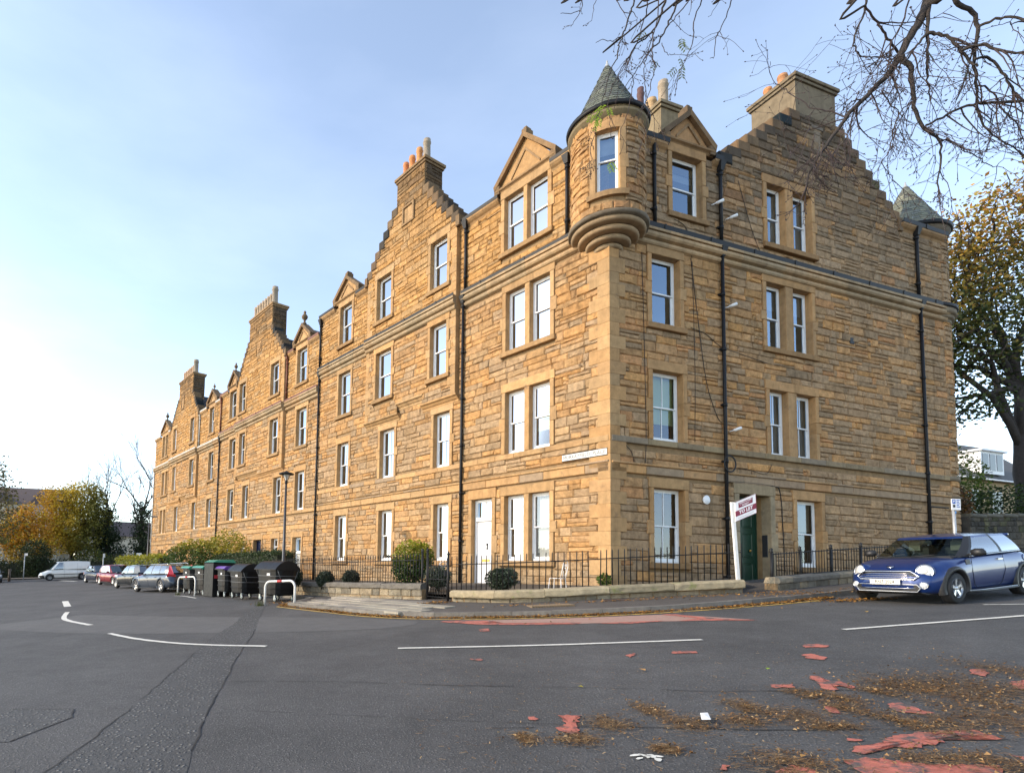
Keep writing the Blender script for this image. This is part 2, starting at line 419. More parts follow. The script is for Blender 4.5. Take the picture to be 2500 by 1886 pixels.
# kerb stones, each its own piece
rk = random.Random(3)
i = 0; step = 0
def along(pts, L):
    d = [0]
    for a, b in zip(pts, pts[1:]): d.append(d[-1] + math.hypot(b[0] - a[0], b[1] - a[1]))
    def at(t):
        t = min(max(t, 0), d[-1]); j = 0
        lo, hi = 0, len(d) - 1
        while hi - lo > 1:
            mid = (lo + hi) // 2
            if d[mid] <= t: lo = mid
            else: hi = mid
        k = (t - d[lo]) / max(1e-9, d[hi] - d[lo]); return (pts[lo][0] + (pts[hi][0] - pts[lo][0]) * k, pts[lo][1] + (pts[hi][1] - pts[lo][1]) * k)
    return d[-1], at
Lf, atf = along(fr, 0); Lk, atk = along(kin, 0)
t = 0.0
while t < Lf - 1:
    ln = rk.uniform(.75, 1.1); a, b = atf(t + .006), atf(min(t + ln, Lf)); c, d = atk((t + .006) / Lf * Lk), atk(min(t + ln, Lf) / Lf * Lk)
    t += ln
    if math.hypot(a[0], a[1]) > 75: continue
    dn = Vector((a[0] - c[0], a[1] - c[1])).normalized() * .012
    k = rk.uniform(.8, 1.15); col = mulc((.15, .135, .115), k); up = rk.uniform(-.006, .006) + .004
    q = MB()
    q.hexa([onG(a[0], a[1], -.1), onG(b[0], b[1], -.1), onG(d[0], d[1], -.1), onG(c[0], c[1], -.1), onG(a[0] - dn.x, a[1] - dn.y, KH + up), onG(b[0] - dn.x, b[1] - dn.y, KH + up), onG(d[0], d[1], KH + up), onG(c[0], c[1], KH + up)], M_KERB, col)
    part('kerb_stone', q, pavement)
# pale paving slabs beside the garden wall, laid on the pavement
for r in range(5):
    for c in range(6):
        n0 = 4.28 + r * .38; s0 = 7.2 - c * .92 - (r % 2) * .4
        s1 = s0 - .90
        if s1 < 1.35 - .45 * r * .6 + (r < 1) * 0.6: continue
        q = MB(); k = rk.uniform(.78, 1.08); tone = mulc(rk.choice([(.34, .30, .23), (.30, .27, .21), (.37, .32, .25), (.22, .195, .16)]), k)
        pts = [XA(s0, n0), XA(s1, n0), XA(s1, n0 + .368), XA(s0, n0 + .368)]
        hh = KH + .05 - (n0 - 4.2) * .028
        q.hexa([onG(*p, hh - .05) for p in pts] + [onG(*p, hh + rk.uniform(-.003, .003)) for p in pts], M_SLAB, tone)
        part('paving_slab', q, pavement)
# tactile / drainage cover set in the pavement
q = MB()
for i in range(16):
    c = Vector((4.05 + i * .062, 13.62 - i * .006)); q.box((c.x - .02, c.y - .24, G(c.x, c.y) + KH), (c.x + .02, c.y + .24, G(c.x, c.y) + KH + .042), mat('ribbed_cover', (.17, .12, .07), .8, var=.2, vscale=30))
part('ribbed_cover', q, pavement)
q = MB(); q.hexa([onG(x, y, KH + .01) for x, y in ((5.95, 13.9), (6.55, 13.86), (6.56, 14.1), (5.96, 14.14))] + [onG(x, y, KH + .045) for x, y in ((5.95, 13.9), (6.55, 13.86), (6.56, 14.1), (5.96, 14.14))], mat('iron_cover', (.075, .05, .042), .6, var=.3, vscale=25, bump=.5, bscale=50))
part('iron_cover', q, pavement)

# garden beds behind the low walls
mb = MB(); A = densify([XA(.9, 3.3), XA(3.2, 3.55), XA(7, 3.9), XA(11, 2.95), XA(30, 2.95), XA(60, 2.95)], 1); B = resample([XA(-.0, .02), XA(60, .02)], len(A))
band(mb, A, B, .30, .34, M_EARTH, rows=3)
A = densify([XA(.9, 3.3), (4.2, 14.95), (6.4, 14.75), (9.5, 14.6), XB(3.2, 1.6)], .8); B = resample([XA(0, .02), XB(.1, .02), XB(4.3, .02)], len(A))
band(mb, A, B, .28, .30, M_EARTH, rows=3)
setting('garden_ground', mb)

# ---- coarse trench patch, seams and cracks in the road
mb = MB()
Lp = smooth_path([(-2.6, 3.6), (-2.4, 4.6), (-2.46, 6.1), (-2.62, 8.1), (-2.75, 9.6), (-3.0, 12.3), (-3.05, 14.2), (-3.3, 17.2), (-3.4, 19.2)], 8)
Rp = smooth_path([(-1.0, 3.6), (-1.3, 4.6), (-1.55, 6.2), (-1.72, 7.6), (-1.95, 9.5), (-2.2, 12.3), (-2.45, 14.2), (-2.85, 17.2), (-3.05, 19.2)], 8)
Lp = [(x - (2.2 if y < 4.2 else 0) * 0 + RND.uniform(-.02, .02), y) for x, y in Lp]; Rp = [(x + RND.uniform(-.012, .012), y) for x, y in Rp]
band(mb, Lp, Rp, .004, .004, M_PATCH)
blob(mb, [(-3.9, 5.0), (-2.7, 4.7), (-2.35, 4.1), (-2.5, 3.2), (-4.6, 3.2), (-4.6, 5.05)], .0042, M_PATCH)
blob(mb, [(-5.2, 6.9), (-3.15, 6.55), (-3.0, 6.2), (-3.2, 5.45), (-4.9, 5.4)], .0042, M_PATCH)
setting('road_patch', mb)
mb = MB()
def crack(pts, w=.022, rr=1):
    p = densify(pts, .12); k = random.Random(rr); p = [(x + k.uniform(-.009, .009), y + k.uniform(-.009, .009)) for x, y in p]
    
    n_ = len(p); cut_ = sorted(k.sample(range(2, n_ - 2), min(n_ // 14, 8))) if n_ > 16 else []; a_ = 0
    for c_ in cut_ + [n_]:
        if c_ - a_ > 3: strip(mb, p[a_:c_], w * k.uniform(.4, .8), .0085, M_CRACK, jit=w * .22, rnd=k)
        a_ = c_ + k.randint(0, 2)
crack(Lp[6:40], .016); crack(Rp[4:44], .022, 2)
crack([(-1.62, 7.6), (-.2, 7.25), (1.2, 6.75), (2.6, 6.35), (3.7, 5.95), (5.4, 5.7), (6.6, 5.65)], .02, 3)
crack([(-1.55, 8.5), (-.6, 9.5), (.5, 10.6), (1.7, 11.9)], .014, 4)
crack([(-1.9, 9.6), (-.9, 10.2), (.3, 11.2)], .012, 5)
crack([(-1.1, 6.1), (.1, 5.7), (1.1, 5.35), (2.0, 5.1)], .012, 6)
crack([(1.2, 5.15), (2.3, 5.0), (3.3, 4.75), (4.3, 4.6), (5.2, 4.5)], .018, 7)
crack([(-3.15, 6.55), (-3.0, 6.2), (-3.2, 5.45)], .018, 8); crack([(-5.2, 6.9), (-3.15, 6.55)], .016, 9)
crack([(-4.6, 5.05), (-2.7, 4.7), (-2.35, 4.1)], .016, 10)
crack([(4.0, 8.6), (5.5, 8.3), (7.0, 8.5), (8.6, 8.2)], .014, 11); crack([(6.5, 10.6), (8.2, 10.2), (10.5, 10.3), (12.5, 10.5)], .014, 12)
crack([(3.2, 7.6), (4.6, 7.35), (6.2, 7.1)], .012, 13)
setting('road_cracks', mb)
# paler patch of asphalt across the junction mouth
mb = MB(); blob(mb, smooth_path([(-9, 19), (-5, 16.6), (-2, 15.2), (1.2, 13.1), (0.4, 12.0), (-3, 12.6), (-7, 14), (-11, 16.5)], 4), .003, mat('pale_asphalt', (.086, .083, .079), .85, var=.15, vscale=2.5, bump=.4, bscale=110)); setting('pale_asphalt_patch', mb)

# ---- painted lines
def line(pts, w, name='road_marking', m=M_LINE, h=.012):
    q = MB(); strip(q, smooth_path(pts, 10) if len(pts) > 2 else densify(pts, .25), w, h, m, jit=.006); return setting(name, q)
line([(-5.74, 13.44), (-4.6, 12.2), (-3.2, 11.1), (-1.62, 10.37)], .115)
line([(0.67, 9.47), (2.9, 9.1), (5.29, 8.89)], .10)
line([(7.71, 9.17), (9.4, 9.4), (11.13, 9.64), (13, 9.95)], .10)
line([(-10.2, 20.3), (-8.9, 17.6), (-7.14, 15.51)], .15)
line([(-13.6, 26.8), (-11.6, 23.1)], .26)
line([(12.1, 11.15), (12.9, 10.95), (14.6, 11.3)], .07)
line([(-6.9, 24.5), (-7.9, 26.2), (-8.6, 27)], .10)
line([(-30, 58), (-27, 55)], .5); line([(-42, 60), (-36, 58)], .8)
yl = [q for q in offset(fr, .30 if Vector((offset(fr, .3)[40][0] - CN.x, offset(fr, .3)[40][1] - CN.y)).length > Vector((fr[40][0] - CN.x, fr[40][1] - CN.y)).length else -.30)]
yl = [q for q in yl if -2.6 < q[0] < 11.0 and q[1] < 19]
q = MB(); strip(q, densify(yl, .3), .09, .0095, M_YEL, jit=.008); setting('yellow_line', q)
# ---- red and pink coloured surfacing at the give-way
mb = MB()
blob(mb, [(1.85, 12.62), (2.0, 12.75), (3.0, 12.45), (4.4, 12.18), (5.6, 12.08), (6.5, 12.0), (7.3, 10.75), (6.6, 10.85), (5.2, 11.2), (4.2, 11.3), (3.2, 11.6), (2.5, 11.85)], .0062, M_REDP)
setting('worn_pink_surfacing', mb)
mb = MB(); rr = random.Random(12)
for a in [[(1.8, 12.6), (2.5, 11.85), (3.25, 11.52), (4.3, 11.25), (4.4, 11.42), (3.3, 11.72), (2.6, 12.05), (2.9, 12.3), (2.0, 12.75)], [(6.1, 11.0), (7.35, 10.6), (6.9, 11.0), (6.55, 12.0), (6.3, 12.02), (6.6, 11.2)], [(4.6, 11.22), (5.1, 10.98), (5.7, 11.0), (5.9, 11.12), (5.2, 11.2)]]: blob(mb, [(x + rr.uniform(-.03, .03), y + rr.uniform(-.03, .03)) for x, y in densify(a, .12, True)], .0092, M_RED)
RED = [[(6.26, 8.13), (6.43, 8.14), (6.53, 8.02), (6.39, 7.88), (6.12, 7.92)],
    [(5.74, 7.49), (5.88, 7.51), (5.86, 7.24), (5.74, 7.14), (5.64, 7.27)],
    [(4.39, 8.11), (4.7, 8.04), (4.64, 7.91), (4.32, 7.96)],
    [(3.7, 8.0), (3.89, 8.12), (3.79, 7.94), (3.67, 7.83)],
    [(4.96, 6.37), (5.05, 6.39), (4.97, 6.13), (5.09, 6.11), (5.0, 5.84), (4.94, 5.79), (4.94, 5.94), (4.87, 5.91), (4.8, 5.79), (4.7, 5.75), (4.68, 5.85), (4.8, 6.03), (4.88, 6.24)],
    [(4.33, 6.09), (4.57, 6.09), (4.46, 5.95), (4.28, 5.98)],
    [(4.21, 5.26), (4.3, 5.28), (4.25, 5.12), (4.18, 5.05), (4.12, 5.09)],
    [(4.79, 5.25), (4.92, 5.27), (4.88, 4.95), (4.81, 4.91), (4.74, 4.96), (4.67, 5.03), (4.7, 5.13)],
    [(1.89, 5.4), (2.07, 5.39), (1.96, 5.17), (1.91, 4.97), (1.85, 4.84), (1.78, 4.88), (1.74, 5.03), (1.84, 5.15)],
    [(1.61, 5.42), (1.68, 5.43), (1.63, 5.3), (1.59, 5.32)],
    [(3.63, 4.28), (3.73, 4.27), (3.81, 4.32), (3.89, 4.33), (4.0, 4.43), (4.19, 4.49), (4.5, 4.52), (4.75, 4.5), (4.76, 4.28), (4.68, 4.28), (4.64, 4.4), (4.4, 4.34), (4.17, 4.24), (3.98, 4.2), (3.87, 4.27), (3.58, 4.14), (3.57, 4.2)],
    [(3.36, 4.06), (3.56, 4.08), (3.71, 3.98), (3.87, 3.9), (4.23, 3.83), (4.1, 3.69), (3.4, 3.66), (3.28, 3.76)],
    [(2.84, 3.94), (3.01, 4.01), (3.07, 3.93), (3.0, 3.79), (2.74, 3.83)],
    [(4.46, 4.0), (4.53, 3.95), (4.44, 3.87)],
    [(2.54, 4.06), (2.6, 4.06), (2.57, 4.01), (2.5, 3.99)],
    [(6.62, 6.3), (6.78, 6.31), (6.67, 6.13), (6.5, 5.99), (6.48, 6.11)],
    [(6.48, 5.77), (6.67, 5.79), (6.29, 5.47), (6.26, 5.54)],
    [(3.75, 4.44), (3.81, 4.42), (3.76, 4.37), (3.72, 4.39)],
    [(1.61, 8.28), (1.79, 8.28), (1.75, 8.14), (1.61, 8.18)],
    [(2.35, 11.21), (2.55, 11.21), (2.47, 10.84), (2.31, 10.9)]]
for px in RED: blob(mb, [(x + rr.uniform(-.022, .022), y + rr.uniform(-.022, .022)) for x, y in densify(px, .035, True)], .0095, M_RED)
setting('red_surfacing', mb)
mb = MB()
for k in range(7): blob(mb, ragged(2.13 + rr.uniform(-.09, .09), 4.28 + rr.uniform(-.06, .06), rr.uniform(.02, .045), rr.uniform(.015, .03), rr.uniform(0, 3), 12, .3, rr), .0098, M_LINE)
setting('white_paint_splash', mb)

# ---------------------------------------------------------------- the sandstone tenements
M_STONE = mat('rubble_sandstone', tint=True, rough=.88, var=.34, vscale=7, bump=1.0, bscale=11, bstretch=(1, 1, 2.4), spec=.15, detail=8, stain=((.125, .090, .056), .5, .55, .30), streak=.38)
M_ASHLAR = mat('dressed_sandstone', tint=True, rough=.85, var=.20, vscale=5, bump=.25, bscale=22, spec=.2, stain=((.13, .10, .07), 2.6, .58, .45), detail=8, streak=.38)
M_MORTAR = mat('lime_mortar', (.25, .162, .080), .95, var=.25, vscale=6, bump=.3, bscale=30)
M_SLATE = mat('roof_slate', tint=True, rough=.75, var=.25, vscale=12, bump=.3, bscale=30)
M_IRON = mat('black_iron', (.010, .010, .011), .55, var=.2, vscale=9, spec=.3)
M_RUSTY = mat('red_lead_iron', (.13, .035, .015), .6, var=.3, vscale=9)
M_PALEIRON = mat('grey_gutter_paint', (.42, .40, .36), .5, var=.1, vscale=6)
M_LEAD = mat('lead_cap', (.34, .35, .35), .55, var=.2, vscale=9)
M_WHITE = mat('white_window_paint', (.80, .80, .79), .45, var=.05, vscale=5)
M_DARKIN = mat('room_dark', (.045, .040, .036), .9)  # near-black tone stands in for the unlit rooms
M_CURT = mat('net_curtain', (.62, .61, .58), .9, var=.1, vscale=3)
M_BLIND = mat('beige_blind', (.42, .36, .27), .9, var=.05, vscale=3)
M_GREENBL = mat('lime_blind', (.56, .66, .33), .9, var=.05, vscale=3)
M_WOODBL = mat('wooden_shutter', (.33, .20, .10), .8, var=.1, vscale=5)
M_TERRA = mat('chimney_clay', tint=True, rough=.8, var=.2, vscale=9)
G_STREET = glass('street_glass', .05, (.62, .66, .68), 0, (.40, .43, .46))  # gloss greyed to dim the bright sky mirrored in the sunlit front
G_SHADE = glass('shade_glass', .24, (.6, .65, .7), 0, (.62, .80, 1.0))  # blue of the reflected sky is put into the gloss colour
G_CLEAR = glass('clear_street_glass', .02, (.80, .82, .82), 0, (.45, .48, .52)); G_CLEARB = glass('clear_shade_glass', .07, (.82, .84, .84), 0, (.7, .82, 1.0))  # clearer panes, reflections greyed and blued in the gloss colour likewise
G_DARK = glass('far_glass', .16, (.5, .5, .5), 0)

class Frame:
    def __init__(s, O, u, n): s.O, s.u, s.n = Vector(O), Vector(u), Vector(n)
    def __call__(s, a, z, d=0.0): p = s.O + s.u * a + s.n * d; return Vector((p.x, p.y, p.z + z))
    def proud(s, k): return Frame(s.O + s.n * k, s.u, s.n)
class Drum:
    """s runs round a drum of radius r about the point O, starting at angle a0"""
    def __init__(s, O, r, a0): s.O, s.r, s.a0 = Vector(O), r, a0
    def __call__(s, a, z, d=0.0): t = s.a0 + a / s.r; return Vector((s.O.x + (s.r + d) * cos(t), s.O.y + (s.r + d) * sin(t), s.O.z + z))
FA = Frame(CN, UA, NA); FB = Frame(CN, UB, NB)

A_PAL = [(0.472, 0.268, 0.112), (0.449, 0.259, 0.113), (0.424, 0.247, 0.113), (0.413, 0.248, 0.12), (0.464, 0.256, 0.103), (0.437, 0.262, 0.121)]
A_GREY = [(0.388, 0.258, 0.144), (0.372, 0.251, 0.146), (0.393, 0.256, 0.136), (0.354, 0.243, 0.141), (0.405, 0.261, 0.135)]
B_PAL = [(0.485, 0.271, 0.116), (0.457, 0.26, 0.116), (0.506, 0.274, 0.108), (0.428, 0.251, 0.119), (0.442, 0.257, 0.119), (0.469, 0.247, 0.11)]
B_GREY = [(0.369, 0.242, 0.136), (0.34, 0.228, 0.13), (0.39, 0.25, 0.133), (0.314, 0.214, 0.124), (0.384, 0.252, 0.142)]
SOOT = (.050, .042, .034)

class Stones:
    def __init__(s): s.items = []                       # (score, verts, faces, tint)
    def one(s, P, s0, s1, z0, z1, tint, rnd, rough=.045, base=.010):
        g = .0055; s0 += g; s1 -= g; z0 += g; z1 -= g
        w, h = s1 - s0, z1 - z0
        if w < .03 or h < .02: return
        ix = min(.035, w * .2); iz = min(.030, h * .25)
        j = lambda k: rnd.uniform(-k, k)
        o = [(s0 + j(.006), z0 + j(.005)), (s1 + j(.006), z0 + j(.005)), (s1 + j(.006), z1 + j(.005)), (s0 + j(.006), z1 + j(.005))]
        vs = [P(a, z, -.03) for a, z in o] + [P(a, z, base + rnd.uniform(0, .005)) for a, z in o]
        m = s0 + w * rnd.uniform(.35, .65)
        for a, z in ((s0 + ix, z0 + iz), (m, z0 + iz), (s1 - ix, z0 + iz), (s1 - ix, z1 - iz), (m, z1 - iz), (s0 + ix, z1 - iz)):
            vs.append(P(a + j(.01), z + j(.008), base + rough * rnd.uniform(.25, 1.0)))
        fs = [(0, 1, 5, 4), (1, 2, 6, 5), (2, 3, 7, 6), (3, 0, 4, 7), (4, 5, 10, 9, 8), (5, 6, 11, 10), (6, 7, 13, 12, 11), (7, 4, 8, 13), (8, 9, 12, 13), (9, 10, 11, 12)]
        c = vs[8]; ds = (c - s.eye).length
        nrm = (vs[9] - vs[8]).cross(vs[13] - vs[8]).normalized()
        face = abs(nrm.dot((s.eye - c).normalized()))
        s.items.append((w * h * face / ds ** 2, vs, fs, tint))
    def fill(s, P, s0, s1, z0, z1, holes, rnd, tintfn, hs=(.165, .315), ls=(.34, .92), limit=None, rough=.045):
        z = z0
        while z < z1 - .02:
            h = rnd.uniform(*hs)
            if z + h > z1 - .10: h = z1 - z
            if h > hs[1] * 1.5: h /= 2
            a, b = (s0, s1) if limit is None else limit(z, z + h)
            iv = [(a, b)] if b - a > .05 else []
            for ha, hb, hz0, hz1 in holes:
                if min(z + h, hz1) - max(z, hz0) > h * .4:
                    nv = []
                    for p, q in iv:
                        if hb <= p or ha >= q: nv.append((p, q)); continue
                        if ha > p: nv.append((p, ha))
                        if hb < q: nv.append((hb, q))
                    iv = nv
            for p, q in iv:
                x = p
                while x < q - .02:
                    ln = rnd.uniform(*ls) * (.75 + h / hs[1] * .4)
                    if rnd.random() < .13: ln = rnd.uniform(.14, .24)
                    if x + ln > q - .16: ln = q - x
                    if ln > ls[1] * 1.5: ln /= 2
                    t = tintfn((x + ln / 2), z + h / 2, rnd)
                    if h > .22 and rnd.random() < .30:
                        c = h * rnd.uniform(.35, .65); s.one(P, x, x + ln, z, z + c, t, rnd, rough); s.one(P, x, x + ln, z + c, z + h, tintfn(x, z, rnd), rnd, rough)
                    else: s.one(P, x, x + ln, z, z + h, t, rnd, rough)
                    x += ln
            z += h
    def build(s, root, m, limit=300):
        s.items.sort(key=lambda q: -q[0])
        for sc, vs, fs, t in s.items[:limit]:
            c = sum(vs, Vector()) / len(vs)
            q = MB(); q.add(vs, fs, m, t); part('stone', q, root)
        q = MB()
        for sc, vs, fs, t in s.items[limit:]: q.add(vs, fs, m, t)
        part('rubble_stones', q, root, kind='stuff')

def ashlar_tint(pal, rnd, k=1.0): return mulc(mixc(mixc(rnd.choice(pal), pal[0], .3), (.38, .27, .145), rnd.uniform(.1, .5)), k * rnd.uniform(.84, 1.08))

def window(root, P, s0, s1, z0, z1, bar, fill, gl, rnd, depth=.15, far=False, sash=.5, thick=1.0):
    """a white timber sash window: frame, two sashes, panes, blind or curtain"""
    w = s1 - s0; q = MB(); f = .055 * thick; B = lambda a, b: q.box(a, b, M_WHITE, P=lambda x, y, z: P(x, y, z))
    d0, d1 = -depth - .07, -depth
    B((s0, z0, d0), (s0 + f, z1, d1)); B((s1 - f, z0, d0), (s1, z1, d1)); B((s0 + f, z1 - f, d0), (s1 - f, z1, d1)); B((s0 + f, z0, d0), (s1 - f, z0 + f * 1.1, d1 + .03))
    win = part('window', q, root)
    zm = z0 + (z1 - z0) * sash; r = .045
    a0, a1 = s0 + f, s1 - f
    for k, (za, zb, dd) in enumerate(((zm - .02, z1 - f, d1 - .005), (z0 + f * 1.1, zm + .02, d1 - .038))):
        q = MB(); B2 = lambda a, b: q.box(a, b, M_WHITE, P=lambda x, y, z: P(x, y, z))
        lo = r if k == 0 else r * 1.7
        B2((a0, za, dd - .03), (a0 + r, zb, dd)); B2((a1 - r, za, dd - .03), (a1, zb, dd)); B2((a0 + r, za, dd - .03), (a1 - r, za + (lo if k else .04), dd)); B2((a0 + r, zb - (.04 if k else r), dd - .03), (a1 - r, zb, dd))
        if bar: B2(((s0 + s1) / 2 - .013, za + lo * .9, dd - .028), ((s0 + s1) / 2 + .013, zb - .04, dd - .002))
        part('sash', q, win)
        lo2 = lo if k else .04; hi2 = .04 if k else r
        xs = [(a0 + r, (s0 + s1) / 2 - .013), ((s0 + s1) / 2 + .013, a1 - r)] if bar else [(a0 + r, a1 - r)]
        for x0, x1 in xs:
            q = MB(); tl = rnd.uniform(-.004, .004); q.add([P(x0, za + lo2, dd - .018), P(x1, za + lo2, dd - .018 + tl), P(x1, zb - hi2, dd - .018 + tl), P(x0, zb - hi2, dd - .018)], [(0, 1, 2, 3)], gl); part('pane', q, win)
    zd = d0 - .10
    if fill:
        kind, amt = fill
        if kind == 'curtain':
            q = MB(); n = 14
            for side in (0, 1):
                wd = w * amt; vs = []
                for i in range(n + 1):
                    x = (s0 + wd * i / n) if side == 0 else (s1 - wd * i / n)
                    vs += [P(x, z0, zd + .02 * sin(i * 2.3)), P(x, z1, zd + .02 * sin(i * 2.3))]
                q.add(vs, [(2 * i, 2 * i + 2, 2 * i + 3, 2 * i + 1) for i in range(n)], M_CURT)
            part('curtain', q, win)
        else:
            m = {'net': M_CURT, 'blind': M_BLIND, 'lime': M_GREENBL, 'wood': M_WOODBL, 'white': M_CURT}[kind]
            zb = z1 - (z1 - z0) * amt; q = MB()
            if kind == 'net': zb, zt = z0, z0 + (z1 - z0) * amt
            else: zt = z1
            n = 1 if kind not in ('net',) else 16
            vs = []
            for i in range(n + 1):
                x = s0 + w * i / n; vs += [P(x, zb, zd + (.012 * sin(i * 2.1) if n > 1 else 0)), P(x, zt, zd + (.012 * sin(i * 2.1) if n > 1 else 0))]
            q.add(vs, [(2 * i, 2 * i + 2, 2 * i + 3, 2 * i + 1) for i in range(n)], m); part('blind', q, win)
    return win

def surround(root, P, s0, s1, z0, z1, pal, rnd, jw=.155, lint=.30, sill=True, mull=None, proud=.062, back=-.26, sides=(1, 1), band_sill=False):
    """dressed stone round an opening: lintel, jamb blocks, sill, mullion"""
    PP = lambda x, y, d: P(x, y, d)
    T = lambda: ashlar_tint(pal, rnd)
    q = MB(); q.bevbox((s0 - jw - .03, z1 + .004, back), (s1 + jw + .03, z1 + lint, proud), M_ASHLAR, T(), PP); part('lintel', q, root)
    cuts = [z0, z0 + (z1 - z0) * rnd.uniform(.36, .42), z0 + (z1 - z0) * rnd.uniform(.54, .60), z1]
    for sd, on in ((-1, sides[0]), (1, sides[1])):
        if not on: continue
        for i in range(3):
            ex = .10 if i == 1 else 0
            a, b = (s0 - jw - ex, s0) if sd < 0 else (s1, s1 + jw + ex)
            q = MB(); q.bevbox((a, cuts[i] + .003, back), (b, cuts[i + 1] - .003, proud), M_ASHLAR, T(), PP); part('jamb_stone', q, root)
    if mull:
        q = MB(); q.bevbox((mull[0], z0 + .003, back), (mull[1], z1 - .003, proud - .012), M_ASHLAR, T(), PP); part('mullion', q, root)
    if sill:
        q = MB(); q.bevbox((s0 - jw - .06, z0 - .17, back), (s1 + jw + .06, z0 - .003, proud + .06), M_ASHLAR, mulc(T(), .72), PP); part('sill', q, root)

def wall_sheet(mbx, P, s0, s1, z0, z1, openings, d=-.022):
    ss = sorted(set([s0, s1] + [min(max(x, s0), s1) for o in openings for x in o[:2]])); zs = sorted(set([z0, z1] + [min(max(x, z0), z1) for o in openings for x in o[2:4]]))
    for a, b in zip(ss, ss[1:]):
        for c, e in zip(zs, zs[1:]):
            ms, mz = (a + b) / 2, (c + e) / 2
            if any(o[0] < ms < o[1] and o[2] < mz < o[3] for o in openings): continue
            mbx.add([P(a, c, d), P(b, c, d), P(b, e, d), P(a, e, d)], [(0, 1, 2, 3)], M_MORTAR)

def gutter(root, P, s0, s1, z, d, m, name='gutter', h=.11, w=.13):
    q = MB(); q.sweep([(d, z), (d + w, z), (d + w + .015, z + h), (d + w - .01, z + h), (d + w - .02, z + .03), (d, z + .03)], P, s0, s1, m)
    n = int(abs(s1 - s0) / 1.8)
    for i in range(n): x = s0 + (s1 - s0) * (i + .5) / n; q.sweep([(d + w, z - .006), (d + w + .022, z - .006), (d + w + .03, z + h + .01), (d + w + .01, z + h + .01)], P, x - .035, x + .035, m)
    return part(name, q, root)
def cornice(root, P, s0, s1, z, pal, rnd, scale=1.0, name='cornice_stone'):
    """two-roll stone string course in lengths"""
    k = scale
    prof = [(-.05, z - .52 * k), (.03, z - .50 * k)] + [(.05 + .075 * sin(t) * k, z - .40 * k - .085 * k * cos(t)) for t in [i * pi / 5 for i in range(6)]] + [(.11 + .10 * sin(t) * k, z - .19 * k - .105 * k * cos(t)) for t in [i * pi / 5 for i in range(6)]] + [(.21 * k, z - .075 * k), (.21 * k, z), (-.05, z)]
    x = s0; sg = 1 if s1 > s0 else -1
    while sg * (s1 - x) > .02:
        ln = rnd.uniform(.8, 1.25); e = x + sg * ln
        if sg * (s1 - e) < .4: e = s1
        q = MB(); q.sweep(prof, P, x + sg * .003, e - sg * .003, M_ASHLAR, mulc(mixc(ashlar_tint(pal, rnd), (.36, .29, .19), rnd.uniform(.3, .8)), rnd.uniform(.78, 1.02))); part(name, q, root)
        x = e
def band_course(root, P, s0, s1, z0, z1, proud, pal, rnd, grey=.15, dark=1.0):
    x = s0
    while x < s1 - .02:
        e = x + rnd.uniform(.7, 1.5)
        if s1 - e < .4: e = s1
        t = ashlar_tint(pal, rnd)
        if rnd.random() < grey: t = mixc(t, (.24, .20, .155), .6)
        q = MB(); q.bevbox((x + .002, z0, -.1), (e - .002, z1, proud), M_ASHLAR, mulc(t, dark), lambda a, b, d: P(a, b, d), e=.018); part('band_stone', q, root); x = e
def downpipe(root, P, s, z0, z1, d=.10, m=None, r=.052, head=True):
    m = m or M_IRON; q = MB(); q.tube([P(s, z0, d), P(s, z1, d)], r, m, 10)
    z = z0 + .5
    while z < z1: q.tube([P(s, z - .05, d), P(s, z + .05, d)], r * 1.32, m, 10); q.box((s - .11, z - .025, .0), (s + .11, z + .025, d - .02), m, P=lambda a, b, c: P(a, b, c)); z += 1.75
    if head: q.hexa([P(s + a, z1 - .28, c) for a, c in ((-.06, .03), (.06, .03), (.06, .17), (-.06, .17))] + [P(s + a, z1, c) for a, c in ((-.12, .01), (.12, .01), (.12, .24), (-.12, .24))], m)
    return part('downpipe', q, root)

def pots(root_part, P, lst, z):
    for s, d, r, h, col in lst:
        q = MB(); c = P(s, z, d)
        q.lathe([(r * 1.02, 0), (r * 1.02, h * .12), (r * .92, h * .16), (r * .86, h * .78), (r * 1.0, h * .82), (r * 1.0, h * .88), (r * .84, h * .9), (r * .9, h), (r * .66, h), (r * .62, h * .6)], M_TERRA, 14, c, tint=col); part('chimney_pot', q, root_part)
def chimney(root, P, s0, s1, d0, d1, z0, z1, pal, rnd, potlist, soot=.5, rubble=True, zlow=None):
    T = lambda: mulc(mixc(ashlar_tint(pal, rnd), SOOT, soot * rnd.uniform(.5, 1.0)), 1)
    q = MB(); q.box((s0, z0, d0), (s1, z1 - .22, d1), M_MORTAR if rubble else M_ASHLAR, T(), lambda a, b, c: P(a, b, c))
    ch = part('chimney', q, root)
    q = MB(); q.bevbox((s0 - .06, z1 - .22, d0 - .06), (s1 + .06, z1 - .12, d1 + .06), M_ASHLAR, T(), lambda a, b, c: P(a, b, c)); q.bevbox((s0 - .11, z1 - .118, d0 - .11), (s1 + .11, z1, d1 + .11), M_ASHLAR, T(), lambda a, b, c: P(a, b, c)); part('coping', q, ch)
    pots(ch, P, potlist, z1)
    return ch
def crow_steps(root, P, foot, top, n, d0, d1, pal, rnd, soot=.8):
    """stepped skews from foot (s,z) up to top (s,z)"""
    (sa, za), (sb, zb) = foot, top; ds = (sb - sa) / n; dz = (zb - za) / n
    for i in range(n):
        a = sa + ds * i - ds * .10; b = sa + ds * (i + 1) + ds * .30
        t = mixc(ashlar_tint(pal, rnd), SOOT, soot * rnd.uniform(.6, 1.05))
        q = MB(); q.bevbox((min(a, b), za + dz * i - dz * .15, d0), (max(a, b), za + dz * (i + 1), d1), M_ASHLAR, t, lambda x, y, c: P(x, y, c), e=.03); part('crow_step', q, root)
